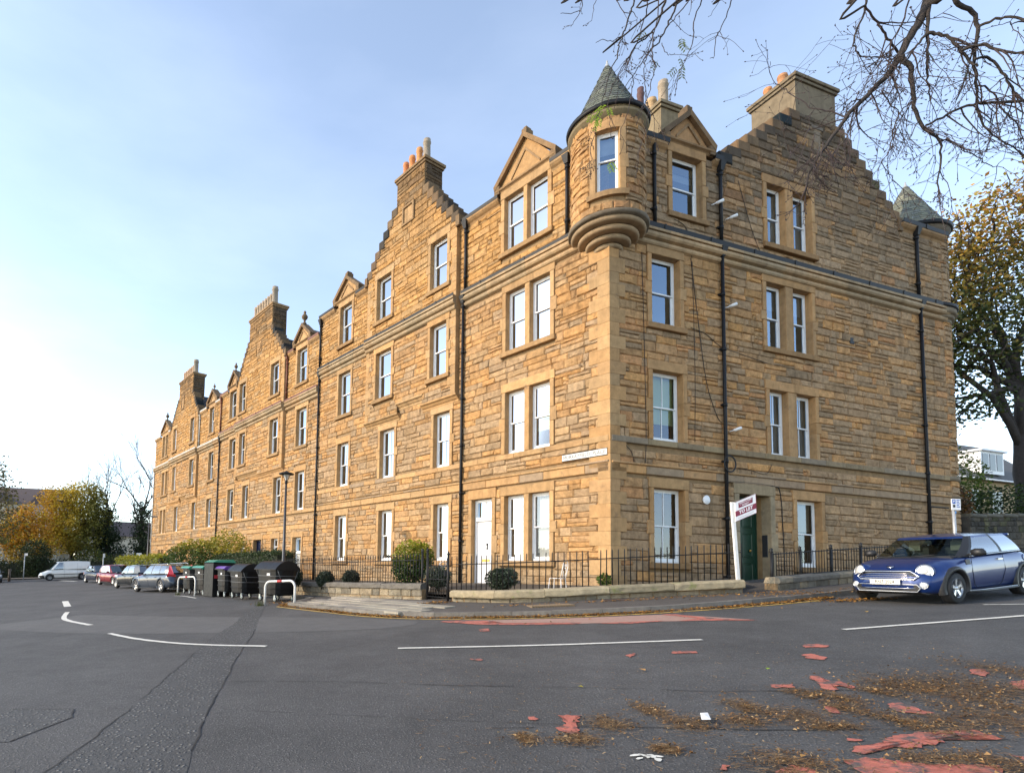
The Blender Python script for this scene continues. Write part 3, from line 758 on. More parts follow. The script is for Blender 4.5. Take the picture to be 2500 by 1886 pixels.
def finial(mbx, c, k, m, t): mbx.lathe([(.10 * k, 0), (.10 * k, .06 * k), (.05 * k, .10 * k), (.05 * k, .2 * k), (.13 * k, .28 * k), (.15 * k, .38 * k), (.08 * k, .48 * k), (.04 * k, .50 * k), (.07 * k, .56 * k), (.05 * k, .63 * k), (0, .66 * k)], m, 10, c, tint=t)
def dormer_head(root, P, s0, s1, zb, za, pal, rnd, soot=.5, back=2.4, fin=0, flip=1):
    """stone pediment over a wallhead window with its little slated roof behind"""
    m = (s0 + s1) / 2; T = lambda k=1: mulc(mixc(ashlar_tint(pal, rnd), SOOT, soot * rnd.uniform(.3, 1)), k)
    q = MB(); q.add([P(s0 - .02, zb, .0), P(s1 + .02, zb, .0), P(m, za + .06, .0), P(s0 - .02, zb, -.3), P(s1 + .02, zb, -.3), P(m, za + .06, -.3)], [(0, 1, 2), (3, 5, 4), (0, 3, 4, 1), (1, 4, 5, 2), (2, 5, 3, 0)], M_ASHLAR, ashlar_tint(pal, rnd)); ped = part('pediment', q, root)
    # inner raised triangle
    q = MB(); k = .52; z2 = zb + .14; z3 = zb + (za - zb) * .66
    a, b = m - (m - s0) * k, m + (s1 - m) * k
    for (xa, ya), (xb, yb) in (((a, z2), (m, z3)), ((m, z3), (b, z2))):
        q.hexa([P(xa, ya, 0), P(xb, yb, 0), P(xb, yb, .04), P(xa, ya, .04), P(xa, ya + .09, 0), P(xb, yb + .11, 0), P(xb, yb + .11, .04), P(xa, ya + .09, .04)], M_ASHLAR, T())
    part('inner_moulding', q, ped)
    q = MB(); q.sweep([(-.3, zb - .15), (.04, zb - .15), (.08, zb - .08), (.14, zb - .04), (.14, zb + .02), (-.3, zb + .02)], P, s0 - .06, s1 + .06, M_ASHLAR, mulc(T(), .75)); part('pediment_cornice', q, ped)
    for sa, sb in ((s0, m), (s1, m)):
        e = .10 * (1 if sb > sa else -1); q = MB(); th = .17
        q.hexa([P(sa - e, zb + .025, -.32), P(sb, za - .02, -.32), P(sb, za - .02, .14), P(sa - e, zb + .025, .14), P(sa - e * 1.4, zb + .025 + th, -.32), P(sb, za + th, -.32), P(sb, za + th, .15), P(sa - e * 1.4, zb + .025 + th, .15)], M_ASHLAR, mixc(T(), SOOT, .45)); part('skew_stone', q, ped)
    q = MB(); t = mixc(T(), SOOT, .5)
    if fin: finial(q, P(m, za + .12, -.05), fin, M_ASHLAR, t)
    else: q.box((m - .10, za + .1, -.25), (m + .10, za + .28, .10), M_ASHLAR, t, lambda a, b, c: P(a, b, c)); q.box((m - .06, za + .28, -.2), (m + .06, za + .36, .05), M_ASHLAR, t, lambda a, b, c: P(a, b, c))
    part('finial', q, ped)
    q = MB(); zz = zb - .02
    q.add([P(s0 - .02, zz, -.30), P(s1 + .02, zz, -.30), P(m, za - .03, -.30), P(s0 - .02, zz, -.3 - back), P(s1 + .02, zz, -.3 - back), P(m, za - .03, -.3 - back)], [(0, 3, 5, 2), (1, 2, 5, 4), (0, 1, 4, 3)], M_SLATE, (.075, .075, .078)); part('dormer_roof', q, root)
    q = MB(); q.box((s0 + .02, zb - .75, -.3 - back), (s1 - .02, zb - .0, -.28), M_ASHLAR, mulc(T(), .8), lambda a, b, c: P(a, b, c)); part('dormer_cheek', q, root)
    for sx in (s0, s1):                      # end scrolls
        q = MB(); q.bevbox((sx - .12, zb - .14, -.3), (sx + .12, zb + .16, .13), M_ASHLAR, mixc(T(), SOOT, .4), lambda a, b, c: P(a, b, c)); part('skew_putt', q, ped)
def slates(root, tri, tint, name='roof_slope', rows=10):
    """slope given by four corners (bottom-left, bottom-right, top-right, top-left), laid in lapped courses"""
    q = MB(); a, b, c, d = [Vector(p) for p in tri]; n = (b - a).cross(d - a).normalized(); k = random.Random(5)
    for r in range(rows):
        t0, t1 = r / rows, (r + 1.12) / rows
        p0, p1 = a.lerp(d, t0), b.lerp(c, t0); p3, p2 = a.lerp(d, t1), b.lerp(c, t1)
        q.add([p0 + n * .03, p1 + n * .03, p2, p3], [(0, 1, 2, 3)], M_SLATE, mulc(tint, k.uniform(.8, 1.2)))
    return part(name, q, root, kind='stuff')

FL = [(2.05, 4.21), (5.63, 7.74), (9.15, 11.25), (12.72, 14.68)]
def fillpick(rnd, fl): 
    r = rnd.random()
    if r < .32: return ('net', rnd.uniform(.45, 1.0))
    if r < .6: return ('curtain', rnd.uniform(.14, .3))
    if r < .8: return ('blind', rnd.uniform(.3, .6))
    return None

def tint_A(zoff):
    def f(s, z, rnd):
        zz = z - zoff
        g = .75 if 4.9 < zz < 7.5 else (.45 if zz < 9.5 else .22)
        c = rnd.choice(A_GREY) if rnd.random() < g else rnd.choice(A_PAL)
        if zz > 11.9: c = mixc(c, (.52, .28, .07), .25)
        if zz > 15.0: c = mixc(c, SOOT, min(.55, .16 * (zz - 15.0) * rnd.uniform(.3, 1.6)))
        if zz < 1.9: c = mixc(c, (.30, .24, .16), .5)
        return mulc(c, rnd.uniform(.80, 1.06))
    return f
def tint_B(s, z, rnd):
    g = .45 + (.35 if z < 5 else 0) + (.25 if z > 12 else 0) + (.2 if s > 8 else 0)
    c = rnd.choice(B_GREY) if rnd.random() < g else rnd.choice(B_PAL)
    if 9 < z < 12 and s < 9: c = mixc(c, (.42, .23, .07), .3 * rnd.random())
    if z > 12: c = mixc(c, (.19, .165, .125), .45 * rnd.random())
    if z > 13.0: c = mixc(c, SOOT, min(.75, max(0, (z - 12.8)) * .14 * rnd.uniform(.3, 1.7)))
    if abs(s - 4.6) < .7 and z > 12.3: c = mixc(c, SOOT, .4 * rnd.random())
    return mulc(c, rnd.uniform(.84, 1.12))

EYE0 = EYE
def tenement(label, loc):
    r = thing('tenement', label, 'building', loc)
    return r, Vector(loc)

def facade_A(root, loc, s0, s1, dz, cols, bay, zbase, rnd, eave_m, bands, seg):
    """one stair section of the long street front.
    cols: list of dicts (s0,s1[,s2,s3]) per floor list; bay: gable bay dict"""
    P = Frame(FA.O - loc, FA.u, FA.n); st = Stones(); st.eye = EYE0 - loc
    tf = tint_A(dz); zE = 14.78 + dz; zC = 11.97 + dz
    opens = []; holes = []; wl = []
    for c in cols:
        for fl, (a, b, *mid) in c['w'].items():
            z0, z1 = FL[fl][0] + dz, FL[fl][1] + dz
            if fl == 0: z0 = c.get('z0', z0); z1 = c.get('z1', z1)
            inb = bay and bay['s0'] < (a + b) / 2 < bay['s1'] and fl >= 2
            wl.append((a, b, mid, z0, z1, fl, inb, c))
    bandz = [(5.44 + dz, 5.62 + dz), (4.58 + dz, 4.84 + dz)]
    PB = P.proud(bay['d']) if bay else None
    bay_rect = []
    if bay:
        bay_rect = [(a, b, z, zE) for a, b, z in bay['foot']]
    for a, b, mid, z0, z1, fl, inb, c in wl:
        jw = .155
        opens.append((a, b, z0, z1)); holes.append((a - jw - .01, b + jw + .01, z0 - .17, z1 + .30))
    def clear(z0, z1): return (s0 - 1, s1 + 1, z0, z1)
    hb = [clear(*b) for b in bandz] + [clear(zC - .52, zC + .02)]
    st.fill(P, s0, s1, zbase, zE, holes + hb + bay_rect, rnd, tf)
    q = MB(); wall_sheet(q, P, s0, s1, zbase - 1.2, zE, opens)
    if bay: 
        for a, b, z, ze in bay_rect: wall_sheet(q, PB, a, b, z, ze, opens)
        z0b = min(z for _, _, z in bay['foot'])
        for sx in (bay['s0'], bay['s1']): q.add([P(sx, z0b, -.02), P(sx, z0b, bay['d'] - .012), P(sx, zE, bay['d'] - .012), P(sx, zE, -.02)], [(0, 1, 2, 3)], M_MORTAR)
    part('wall', q, root)
    if bay:
        c0, c1 = bay['ch']; ft, tp = bay['ztop'] - .0, bay['zch']
        def lim(za, zb):
            zm = (za + zb) / 2
            if zm < zE + .3: return (bay['s0'], bay['s1'])
            k = min(1, (zm - zE - .3) / (tp - zE - .3))
            return (bay['s0'] + (c0 - bay['s0']) * k, bay['s1'] + (c1 - bay['s1']) * k)
        bh = [(a, b, z - 9, z) for a, b, z in bay['foot']]
        st.fill(PB, bay['s0'], bay['s1'], min(z for _, _, z in bay['foot']), tp, holes + hb + bh + [(bay['panel'][0] - .12, bay['panel'][1] + .12, bay['panel'][2] - .12, bay['panel'][3] + .12)], rnd, tf, limit=lim)
        for sx, sg in ((bay['s0'], -1), (bay['s1'], 1)):            # return quoins of the bay
            z = min(zz for _, _, zz in bay['foot']); k = 0
            while z < zE:
                h = rnd.uniform(.3, .42); e = min(z + h, zE); wd = .42 if k % 2 else .25; k += 1
                q = MB(); a, b = (sx - .004, sx + wd) if sg < 0 else (sx - wd, sx + .004)
                q.bevbox((a, z + .003, -bay['d'] - .03), (b, e - .003, .045), M_ASHLAR, ashlar_tint(A_PAL, rnd, .95), lambda x, y, d: PB(x, y, d)); part('quoin', q, root); z = e
        # gable front backing
        q = MB(); d = -.012
        q.add([PB(bay['s0'], zE, d), PB(bay['s1'], zE, d), PB(bay['s1'], zE + .3, d), PB(c1, tp, d), PB(c0, tp, d), PB(bay['s0'], zE + .3, d), PB(bay['s0'], zE, -.45), PB(bay['s1'], zE, -.45), PB(bay['s1'], zE + .3, -.45), PB(c1, tp, -.45), PB(c0, tp, -.45), PB(bay['s0'], zE + .3, -.45)],
              [(0, 1, 2, 3, 4, 5), (6, 11, 10, 9, 8, 7), (1, 7, 8, 2), (2, 8, 9, 3), (3, 9, 10, 4), (4, 10, 11, 5), (5, 11, 6, 0)], M_MORTAR); part('gable', q, root)
        crow_steps(root, PB, (bay['s0'] - .05, zE + .22), (c0, tp), bay['n'], -.5, .07, A_PAL, rnd, 1.05)
        crow_steps(root, PB, (bay['s1'] + .05, zE + .22), (c1, tp), bay['n'], -.5, .07, A_PAL, rnd, 1.05)
        for sx, e in ((bay['s0'], -1), (bay['s1'], 1)):
            q = MB(); q.bevbox((min(sx - .02 * e, sx + .18 * e), zE - .1, -.45), (max(sx - .02 * e, sx + .18 * e), zE + .32, .12), M_ASHLAR, mixc(ashlar_tint(A_PAL, rnd), SOOT, .6), lambda x, y, c: PB(x, y, c)); part('skew_putt', q, root)
        ch = chimney(root, PB, c0, c1, -.95, -.005, tp - .6, bay['zt'], A_PAL, rnd, bay['pots'], .55)
        st.fill(PB, c0, c1, tp, bay['zt'] - .24, [], rnd, lambda s, z, r: mixc(tf(s, z, r), SOOT, .3 * r.random()))
        RP = Frame(PB(c0, 0, -.0), NA, -UA)                          # chimney cheek that faces the corner
        st.fill(RP, -.95, -.02, tp - .5, bay['zt'] - .24, [], rnd, lambda s, z, r: mixc(tf(s, z, r), SOOT, .75))
        # panel
        pa, pb, pz0, pz1 = bay['panel']; q = MB(); t = ashlar_tint(A_PAL, rnd)
        q.bevbox((pa, pz0, -.05), (pb, pz1, .03), M_ASHLAR, t, lambda x, y, c: PB(x, y, c))
        if bay.get('round'):
            cc = PB((pa + pb) / 2, (pz0 + pz1) / 2, .03)
            L = lambda x, y, z: cc + UA * x + UP * y + NA * z
            q.lathe([(.26, 0), (.26, .04), (.20, .05), (.18, .02), (.06, .02), (.05, .05), (0, .05)], M_ASHLAR, 18, tint=t, P=L)
        else:
            for a, b, c, e in ((pa - .1, pb + .1, pz1, pz1 + .1), (pa - .1, pb + .1, pz0 - .1, pz0), (pa - .1, pa, pz0, pz1), (pb, pb + .1, pz0, pz1)):
                q.bevbox((a, c, -.05), (b, e, .09), M_ASHLAR, mixc(t, SOOT, .3), lambda x, y, d: PB(x, y, d))
        part('carved_panel', q, root)
        # corbel mouldings under the bay
        for a, b, z in bay['foot']:
            q = MB(); t = ashlar_tint(A_PAL, rnd, .95)
            q.sweep([(-.05, z - .32), (.02, z - .32), (.07, z - .25), (.07, z - .18), (.02 + bay['d'] * .5, z - .17), (bay['d'] * .7 + .05, z - .08), (bay['d'] + .06, z - .05), (bay['d'] + .06, z + .02), (-.05, z + .02)], P, a - .06, b + .06, M_ASHLAR, t); part('corbel', q, root)
        # cross roof behind the gable
        mid = (c0 + c1) / 2; zr = tp + .15; bk = -6.5
        slates(root, (PB(bay['s0'] - .05, zE + .05, -.4), PB(bay['s0'] - .05, zE + .05, bk), PB(mid, zr, bk), PB(mid, zr, -.4)), (.062, .062, .066), rows=18)
        slates(root, (PB(bay['s1'] + .05, zE + .05, bk), PB(bay['s1'] + .05, zE + .05, -.4), PB(mid, zr, -.4), PB(mid, zr, bk)), (.062, .062, .066), rows=18)
    # openings
    for a, b, mid, z0, z1, fl, inb, c in wl:
        F = PB if inb else P
        dorm = c.get('dormer') if fl == 3 else None
        if c.get('door') and fl == 0: continue
        surround(root, F, a, b, z0, z1, A_PAL if fl != 1 else A_PAL[:4], rnd, mull=tuple(mid) if mid else None, sill=(fl != 1), lint=.30 if not dorm else .38)
        gl = G_CLEAR if (fl == 0 and 'glass' not in c) or (fl == 1 and c.get('fill', {}).get((1, 0))) else c.get('glass', G_STREET); bar = c.get('bar', {}).get(fl, fl < 2)
        parts_ = [(a, mid[0]), (mid[1], b)] if mid else [(a, b)]
        for i, (x, y) in enumerate(parts_):
            fx = c.get('fill', {}).get((fl, i), c.get('fill', {}).get(fl, fillpick(rnd, fl)))
            window(root, F, x, y, z0, z1, bar, fx, gl, rnd, depth=.15)
        if dorm: dormer_head(root, P, dorm[0], dorm[1], dorm[2], dorm[3], A_PAL, rnd, back=2.2, fin=dorm[4] if len(dorm) > 4 else 0)
    band_course(root, P, s0, s1, *bandz[0], .075, A_PAL, rnd, .12); band_course(root, P, s0, s1, *bandz[1], .06, A_PAL, rnd, .2)
    band_course(root, P, s0, s1, bandz[1][1] + .001, bandz[1][1] + .06, .10, A_PAL, rnd, .3)
    # cornice and gutters, stepping forward over the bay
    runs = [(s0, s1, P)] if not bay else [(s0, bay['s0'], P), (bay['s0'], bay['s1'], PB), (bay['s1'], s1, P)]
    for a, b, F in runs:
        if b - a < .25: continue
        cornice(root, F, a, b, zC, A_PAL, rnd); gutter(root, F, a, b, zC + .004, .06, eave_m)
    dl = [c['dormer'] for c in cols if c.get('dormer')]
    er = []
    x = s0 if seg != 0 else 1.05
    stops = sorted([(d[0] + .08, d[1] - .08) for d in dl] + ([(bay['s0'], bay['s1'])] if bay else []))
    for a, b in stops + [(s1, s1)]:
        if a - x > .12: er.append((x, a))
        x = max(x, b)
    for a, b in er:
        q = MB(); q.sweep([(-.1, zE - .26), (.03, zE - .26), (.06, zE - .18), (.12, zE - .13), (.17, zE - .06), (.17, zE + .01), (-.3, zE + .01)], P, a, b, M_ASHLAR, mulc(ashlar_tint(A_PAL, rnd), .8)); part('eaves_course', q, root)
        gutter(root, P, a, b, zE + .015, .05, eave_m)
    # main roof, low behind the wall head; back and end walls
    slates(root, (P(s1, zE + .0, -.1), P(s0, zE + .0, -.1), P(s0, zE + 1.55, -5.6), P(s1, zE + 1.55, -5.6)), (.06, .06, .063), rows=14)
    slates(root, (P(s0, zE - .2, -10), P(s1, zE - .2, -10), P(s1, zE + 1.55, -5.6), P(s0, zE + 1.55, -5.6)), (.06, .06, .063), rows=6)
    q = MB(); q.add([P(s0, zbase - 2, -10), P(s1, zbase - 2, -10), P(s1, zE, -10), P(s0, zE, -10)], [(0, 1, 2, 3)], M_MORTAR)
    q.add([P(s1, zbase - 2, -10), P(s1, zbase - 2, -.02), P(s1, zE, -.02), P(s1, zE + 1.5, -5.6), P(s1, zE, -10)], [(0, 1, 2, 3, 4)], M_MORTAR); part('back_wall', q, root)
    q = MB(); q.add([P(s0 + .1, zbase - 1, -.9), P(s1 - .1, zbase - 1, -.9), P(s1 - .1, zE, -.9), P(s0 + .1, zE, -.9)], [(0, 1, 2, 3)], M_DARKIN); part('dark_backing', q, root)  # dark sheet added behind the windows in place of dim rooms
    return st, P, PB

# ======================================================= section 1 + right-hand front: the corner tenement
rn = random.Random(21)
root1, L1_ = tenement('corner sandstone tenement with round slated turret and crow-stepped gable above the green door', (CN.x, CN.y, 1.0))
dz1 = 0.0
L1 = Vector((CN.x, CN.y, 0)); root1.location = L1
cols = [dict(w={0: (2.0, 3.8, 2.8, 3.0), 1: (2.0, 3.8, 2.8, 3.0), 2: (2.0, 3.8, 2.8, 3.0), 3: (2.1, 3.9, 2.92, 3.08)}, dormer=(1.86, 4.2, 15.08, 16.42), bar={0: False, 1: False},
             fill={(0, 0): ('net', .98), (0, 1): ('net', .55), (1, 0): ('lime', .7), (1, 1): ('curtain', .3), (2, 0): ('net', .3), (2, 1): None, (3, 0): None, (3, 1): None}),
        dict(w={0: (4.36, 5.30)}, door=1, z0=1.05, z1=4.21)]
st1, PA1, _ = facade_A(root1, L1, 0.0, 5.86, 0.0, cols, None, .35, rn, M_IRON, None, 0)
# --- doorway on the street front: white four-panelled door below a fanlight
def panel_door(name, root, P, s0, s1, z0, z1, d, m, fan=None, handle=None, frame=M_WHITE, box=.09):
    F = lambda x, y, c: P(x, y, c)
    zt = z1 if not fan else fan
    q = MB(); q.box((s0, z0, d - .1), (s0 + box, z1, d + .02), frame, P=F); q.box((s1 - box, z0, d - .1), (s1, z1, d + .02), frame, P=F); q.box((s0 + box, z1 - box, d - .1), (s1 - box, z1, d + .02), frame, P=F)
    if fan: q.bevbox((s0 + box - .02, fan - .02, d - .1), (s1 - box + .02, fan + .12, d + .05), frame, None, F)
    fr = part('door_frame', q, root)
    if fan:
        q = MB(); q.add([P(s0 + box, fan + .12, d - .05), P(s1 - box, fan + .12, d - .05), P(s1 - box, z1 - box, d - .05), P(s0 + box, z1 - box, d - .05)], [(0, 1, 2, 3)], G_SHADE); part('fanlight', q, fr)
        q = MB(); q.box(((s0 + s1) / 2 - .02, fan + .12, d - .06), ((s0 + s1) / 2 + .02, z1 - box, d - .02), frame, P=F); part('glazing_bar', q, fr)
    q = MB(); a, b = s0 + box, s1 - box; q.box((a, z0, d - .07), (b, zt - .02, d - .03), m, P=F)
    dr = part(name, q, root)
    h = zt - z0
    for ca, cb in ((.10, .46), (.54, .90)):
        for za, zb in ((.09, .40), (.50, .93)) if h < 2.6 else ((.06, .27), (.33, .60), (.66, .95)):
            q = MB(); x0, x1 = a + (b - a) * ca, a + (b - a) * cb; y0, y1 = z0 + h * za, z0 + h * zb
            for p0, p1 in (((x0, y0), (x1, y0 + .03)), ((x0, y1 - .03), (x1, y1)), ((x0, y0 + .03), (x0 + .03, y1 - .03)), ((x1 - .03, y0 + .03), (x1, y1 - .03))): q.bevbox((p0[0], p0[1], d - .04), (p1[0], p1[1], d - .012), m, None, F)
            q.bevbox((x0 + .06, y0 + .06, d - .04), (x1 - .06, y1 - .06, d - .02), m, None, F)
            part('door_panel', q, dr)
    return dr
M_DWHITE = mat('white_door_paint', (.74, .73, .74), .35, var=.03, vscale=3); M_BRASS = mat('brass', (.55, .33, .09), .3, .9)
M_DGREEN = mat('dark_green_door_paint', (.010, .045, .026), .35, var=.15, vscale=4)
M_DBLUE = mat('dark_blue_door_paint', (.012, .022, .075), .4)
rs = random.Random(5)
surround(root1, PA1, 4.36, 5.30, 1.05, 4.21, A_PAL, rs, jw=.16, lint=.34, sill=False)
d1 = panel_door('front_door', root1, PA1, 4.36, 5.30, 1.05, 4.20, -.16, M_DWHITE, fan=3.46)
q = MB(); q.bevbox((4.64, 2.02, -.2), (5.02, 2.11, -.17), M_BRASS, None, lambda a, b, c: PA1(a, b, c)); part('letterbox', q, d1)
q = MB(); q.lathe([(.02, 0), (.03, .02), (.012, .1), (.025, .13), (.035, .2), (0, .22)], M_IRON, 8, PA1(4.74, 2.45, -.16)); part('door_knocker', q, d1)
q = MB(); q.bevbox((4.30, .72, -.3), (5.36, 1.05, .35), M_ASHLAR, (.3, .25, .18), lambda a, b, c: PA1(a, b, c)); part('door_step', q, root1)
q = text_mesh('door_number', '02', .20, mat('painted_numeral', (.25, .16, .08), .8)); o = part('door_number', q, root1)
def face(o, P, s, z, d, u, n, flip=1): o.matrix_basis = Matrix.Translation(P(s, z, d)) @ Matrix(((u.x * flip, 0, n.x, 0), (u.y * flip, 0, n.y, 0), (0, 1, 0, 0), (0, 0, 0, 1)))
face(o, PA1, 4.83, 4.38, .053, UA, NA, -1)
downpipe(root1, PA1, 5.80, .5, 11.9, .11); downpipe(root1, PA1, 5.72, 12.1, 14.75, .10); downpipe(root1, PA1, 1.34, 12.08, 14.7, .10)
# street name plate
q = MB(); q.bevbox((.05, 5.055, .0), (1.52, 5.235, .085), mat('enamel_white', (.58, .58, .56), .5), None, lambda a, b, c: PA1(a, b, c), e=.004)
sg = part('street_sign', q, root1); o = part('lettering', text_mesh('lettering', 'MURRAYFIELD  PLACE', .152, mat('enamel_black', (.02, .02, .025), .4), .002, .0, sx=.93), sg); face(o, PA1, .785, 5.14, .087, UA, NA, -1)
q = MB(); q.box((.04, 5.045, .0), (1.53, 5.055, .088), M_IRON, P=lambda a, b, c: PA1(a, b, c)); q.box((.04, 5.235, .0), (1.53, 5.245, .088), M_IRON, P=lambda a, b, c: PA1(a, b, c)); part('sign_edge', q, sg)
# ------------------------------------------------ right-hand front
PBF = Frame(FB.O - L1, FB.u, FB.n)
zE = 14.78; zC = 11.97; TE = 15.57
bw = [((1.52, 2.67), (2.05, 4.21), 0, 0), ((1.52, 2.67), (5.63, 7.71), 1, 0), ((1.52, 2.60), (9.12, 11.24), 2, 0), ((2.36, 3.56), (12.72, 14.66), 3, 0),
      ((6.27, 8.36, 7.11, 7.50), (5.60, 7.72), 1, 1), ((6.23, 8.34, 7.11, 7.46), (9.10, 11.27), 2, 1), ((6.36, 8.46, 7.22, 7.58), (12.60, 14.66), 3, 1), ((7.37, 8.50), (2.08, 4.23), 0, 2)]
opens = [(w[0][0], w[0][1], *w[1]) for w in bw] + [(4.86, 6.18, 1.0, 4.26)]
holes = [(a - .165, b + .165, c - .17, e + .30) for a, b, c, e in opens]
bz = [(5.44, 5.62), (4.58, 4.82)]
hb = [(-1, 20, *b) for b in bz] + [(-1, 20, zC - .52, zC + .02)]
ch0, ch1, zchb, zcht = 7.92, 9.92, 17.62, 19.0
g0, g1 = 4.45, 13.02
def limB(za, zb):
    zm = (za + zb) / 2
    if zm < zE + .1: return (0.0, TE)
    k = min(1, (zm - zE - .1) / (zchb - zE - .1)); return (g0 + (ch0 - g0) * k, g1 + (ch1 - g1) * k)
rb = random.Random(33)
quo = [(0, .42, 0, 10.9)]
st1.fill(PBF, 0, TE, .6, zchb, holes + hb + [(-.1, .29, -1, 11.25), (-.1, 1.0, 11.4, 16)], rb, tint_B, limit=limB)
q = MB(); wall_sheet(q, PBF, 0, TE, -1.0, zE, opens)
d = -.012; q.add([PBF(g0, zE, d), PBF(g1, zE, d), PBF(ch1, zchb, d), PBF(ch0, zchb, d), PBF(g0, zE, -.5), PBF(g1, zE, -.5), PBF(ch1, zchb, -.5), PBF(ch0, zchb, -.5)], [(0, 1, 2, 3), (4, 7, 6, 5), (1, 5, 6, 2), (2, 6, 7, 3), (3, 7, 4, 0)], M_MORTAR); part('wall', q, root1)
crow_steps(root1, PBF, (g0 - .08, zE + .15), (ch0, zchb), 9, -.55, .06, B_PAL, rb, 1.05); crow_steps(root1, PBF, (g1 + .08, zE + .15), (ch1, zchb), 9, -.55, .06, B_PAL, rb, 1.05)
for sx, e in ((g0, -1), (g1, 1)):
    q = MB(); q.bevbox((min(sx, sx + .2 * e), zE - .3, -.5), (max(sx, sx + .2 * e), zE + .2, .1), M_ASHLAR, mixc(ashlar_tint(B_PAL, rb), SOOT, .7), lambda x, y, c: PBF(x, y, c)); part('skew_putt', q, root1)
CT = [(.50, .22, .09), (.44, .30, .16), (.40, .29, .19), (.30, .24, .17)]
chimney(root1, PBF, ch0, ch1, -1.55, -.004, zchb - .8, zcht, [(.225, .185, .125), (.20, .165, .115)], rb, [(8.2, -.6, .17, .52, (.42, .20, .09)), (8.75, -.6, .14, .46, CT[2]), (9.2, -.6, .14, .52, CT[1]), (9.62, -.6, .13, .46, CT[1]), (8.3, -1.2, .15, .55, CT[0])], .4, rubble=False)
q = MB(); q.bevbox((8.72, 16.35, -.02), (9.05, 17.2, .035), M_ASHLAR, (.22, .17, .12), lambda x, y, c: PBF(x, y, c)); q.bevbox((8.6, 17.2, -.02), (9.17, 17.32, .06), M_ASHLAR, (.16, .13, .1), lambda x, y, c: PBF(x, y, c)); part('gable_slit', q, root1)
fB = {(0, 0): ('wood', 1.0), (1, 0): ('lime', .72), (2, 0): None, (3, 0): ('white', .3), (1, 1): ('curtain', .3), (2, 1): ('white', .32), (3, 1): ('curtain', .3), (0, 2): ('blind', .45)}
for (w, zz, fl, col) in bw:
    a, b = w[0], w[1]; mid = w[2:] if len(w) > 2 else None
    surround(root1, PBF, a, b, zz[0], zz[1], [mulc(c_, .86) for c_ in B_PAL[:3]], rb, mull=mid, sill=(fl != 1), lint=.30 if (fl, col) != (3, 0) else .32)
    for x, y in ([(a, mid[0]), (mid[1], b)] if mid else [(a, b)]):
        window(root1, PBF, x, y, zz[0], zz[1], (fl, col) in ((0, 0), (1, 0), (1, 1)), fB[(fl, col)], G_CLEARB if (fl, col) in ((0, 0), (1, 0), (0, 2)) else G_SHADE, rb, depth=.17)
dormer_head(root1, PBF, 2.12, 3.98, 15.05, 16.0, B_PAL, rb, soot=.6, back=2.0)
surround(root1, PBF, 4.86, 6.18, 1.35, 4.26, [(.30, .25, .17), (.28, .235, .165), (.32, .25, .16)], rb, jw=.20, lint=.32, sill=False)
dg = panel_door('street_door', root1, PBF, 4.86, 6.18, 1.38, 4.26, -.42, M_DGREEN, frame=M_DGREEN, box=.05)
q = MB(); q.lathe([(.035, 0), (.045, .02), (.03, .04), (0, .05)], M_BRASS, 10, P=lambda x, y, z: PBF(5.87, 2.55, -.42) + UB * x + UP * y + NB * z); part('door_knob', q, dg)
q = MB()
for sx in (4.86, 6.18): q.box((sx - .012, 1.3, -.6), (sx + .012, 4.27, -.25), M_ASHLAR, (.30, .19, .09), lambda x, y, c: PBF(x, y, c))
q.box((4.8, 4.262, -.6), (6.2, 4.3, -.25), M_ASHLAR, (.2, .15, .1), lambda x, y, c: PBF(x, y, c)); part('doorway_reveal', q, root1)
q = MB(); q.bevbox((4.8, 1.1, -.6), (6.24, 1.37, .30), M_ASHLAR, (.24, .2, .15), lambda x, y, c: PBF(x, y, c)); part('door_step', q, root1)
q = MB(); q.bevbox((6.175, 2.35, -.24), (6.20, 3.05, -.06), mat('entry_panel_steel', (.05, .05, .055), .4, .5), None, lambda x, y, c: PBF(x, y, c)); part('entry_panel', q, root1)
o = part('door_number', text_mesh('door_number', '03', .21, M_IRON, .003, .004), root1); face(o, PBF, 5.52, 4.41, .055, UB, NB)
band_course(root1, PBF, 0, TE, *bz[0], .075, [(.31, .235, .145), (.27, .205, .125), (.33, .25, .14)], rb, .2, .85); band_course(root1, PBF, 0, TE, *bz[1], .06, B_PAL, rb, .35); band_course(root1, PBF, 0, TE, bz[1][1] + .001, bz[1][1] + .06, .10, B_PAL, rb, .4)
cornice(root1, PBF, .95, TE, zC, B_PAL, rb); gutter(root1, PBF, 1.0, TE + .1, zC + .004, .06, M_IRON, h=.15)
for a, b in ((1.0, 2.1), (4.0, g0 - .15), (g1 + .1, TE + .1)):
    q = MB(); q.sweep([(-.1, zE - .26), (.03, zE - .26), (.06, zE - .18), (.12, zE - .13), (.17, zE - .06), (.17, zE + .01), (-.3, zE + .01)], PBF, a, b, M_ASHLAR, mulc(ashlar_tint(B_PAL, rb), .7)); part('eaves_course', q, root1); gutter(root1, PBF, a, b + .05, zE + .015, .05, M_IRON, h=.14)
downpipe(root1, PBF, 4.27, 1.2, 11.95, .11); downpipe(root1, PBF, 4.27, 12.12, 14.75, .10); downpipe(root1, PBF, 1.62, 12.12, 14.75, .09, head=False)
downpipe(root1, PBF, 14.0, 1.6, 11.95, .10); downpipe(root1, PBF, 13.95, 12.12, 14.75, .10)
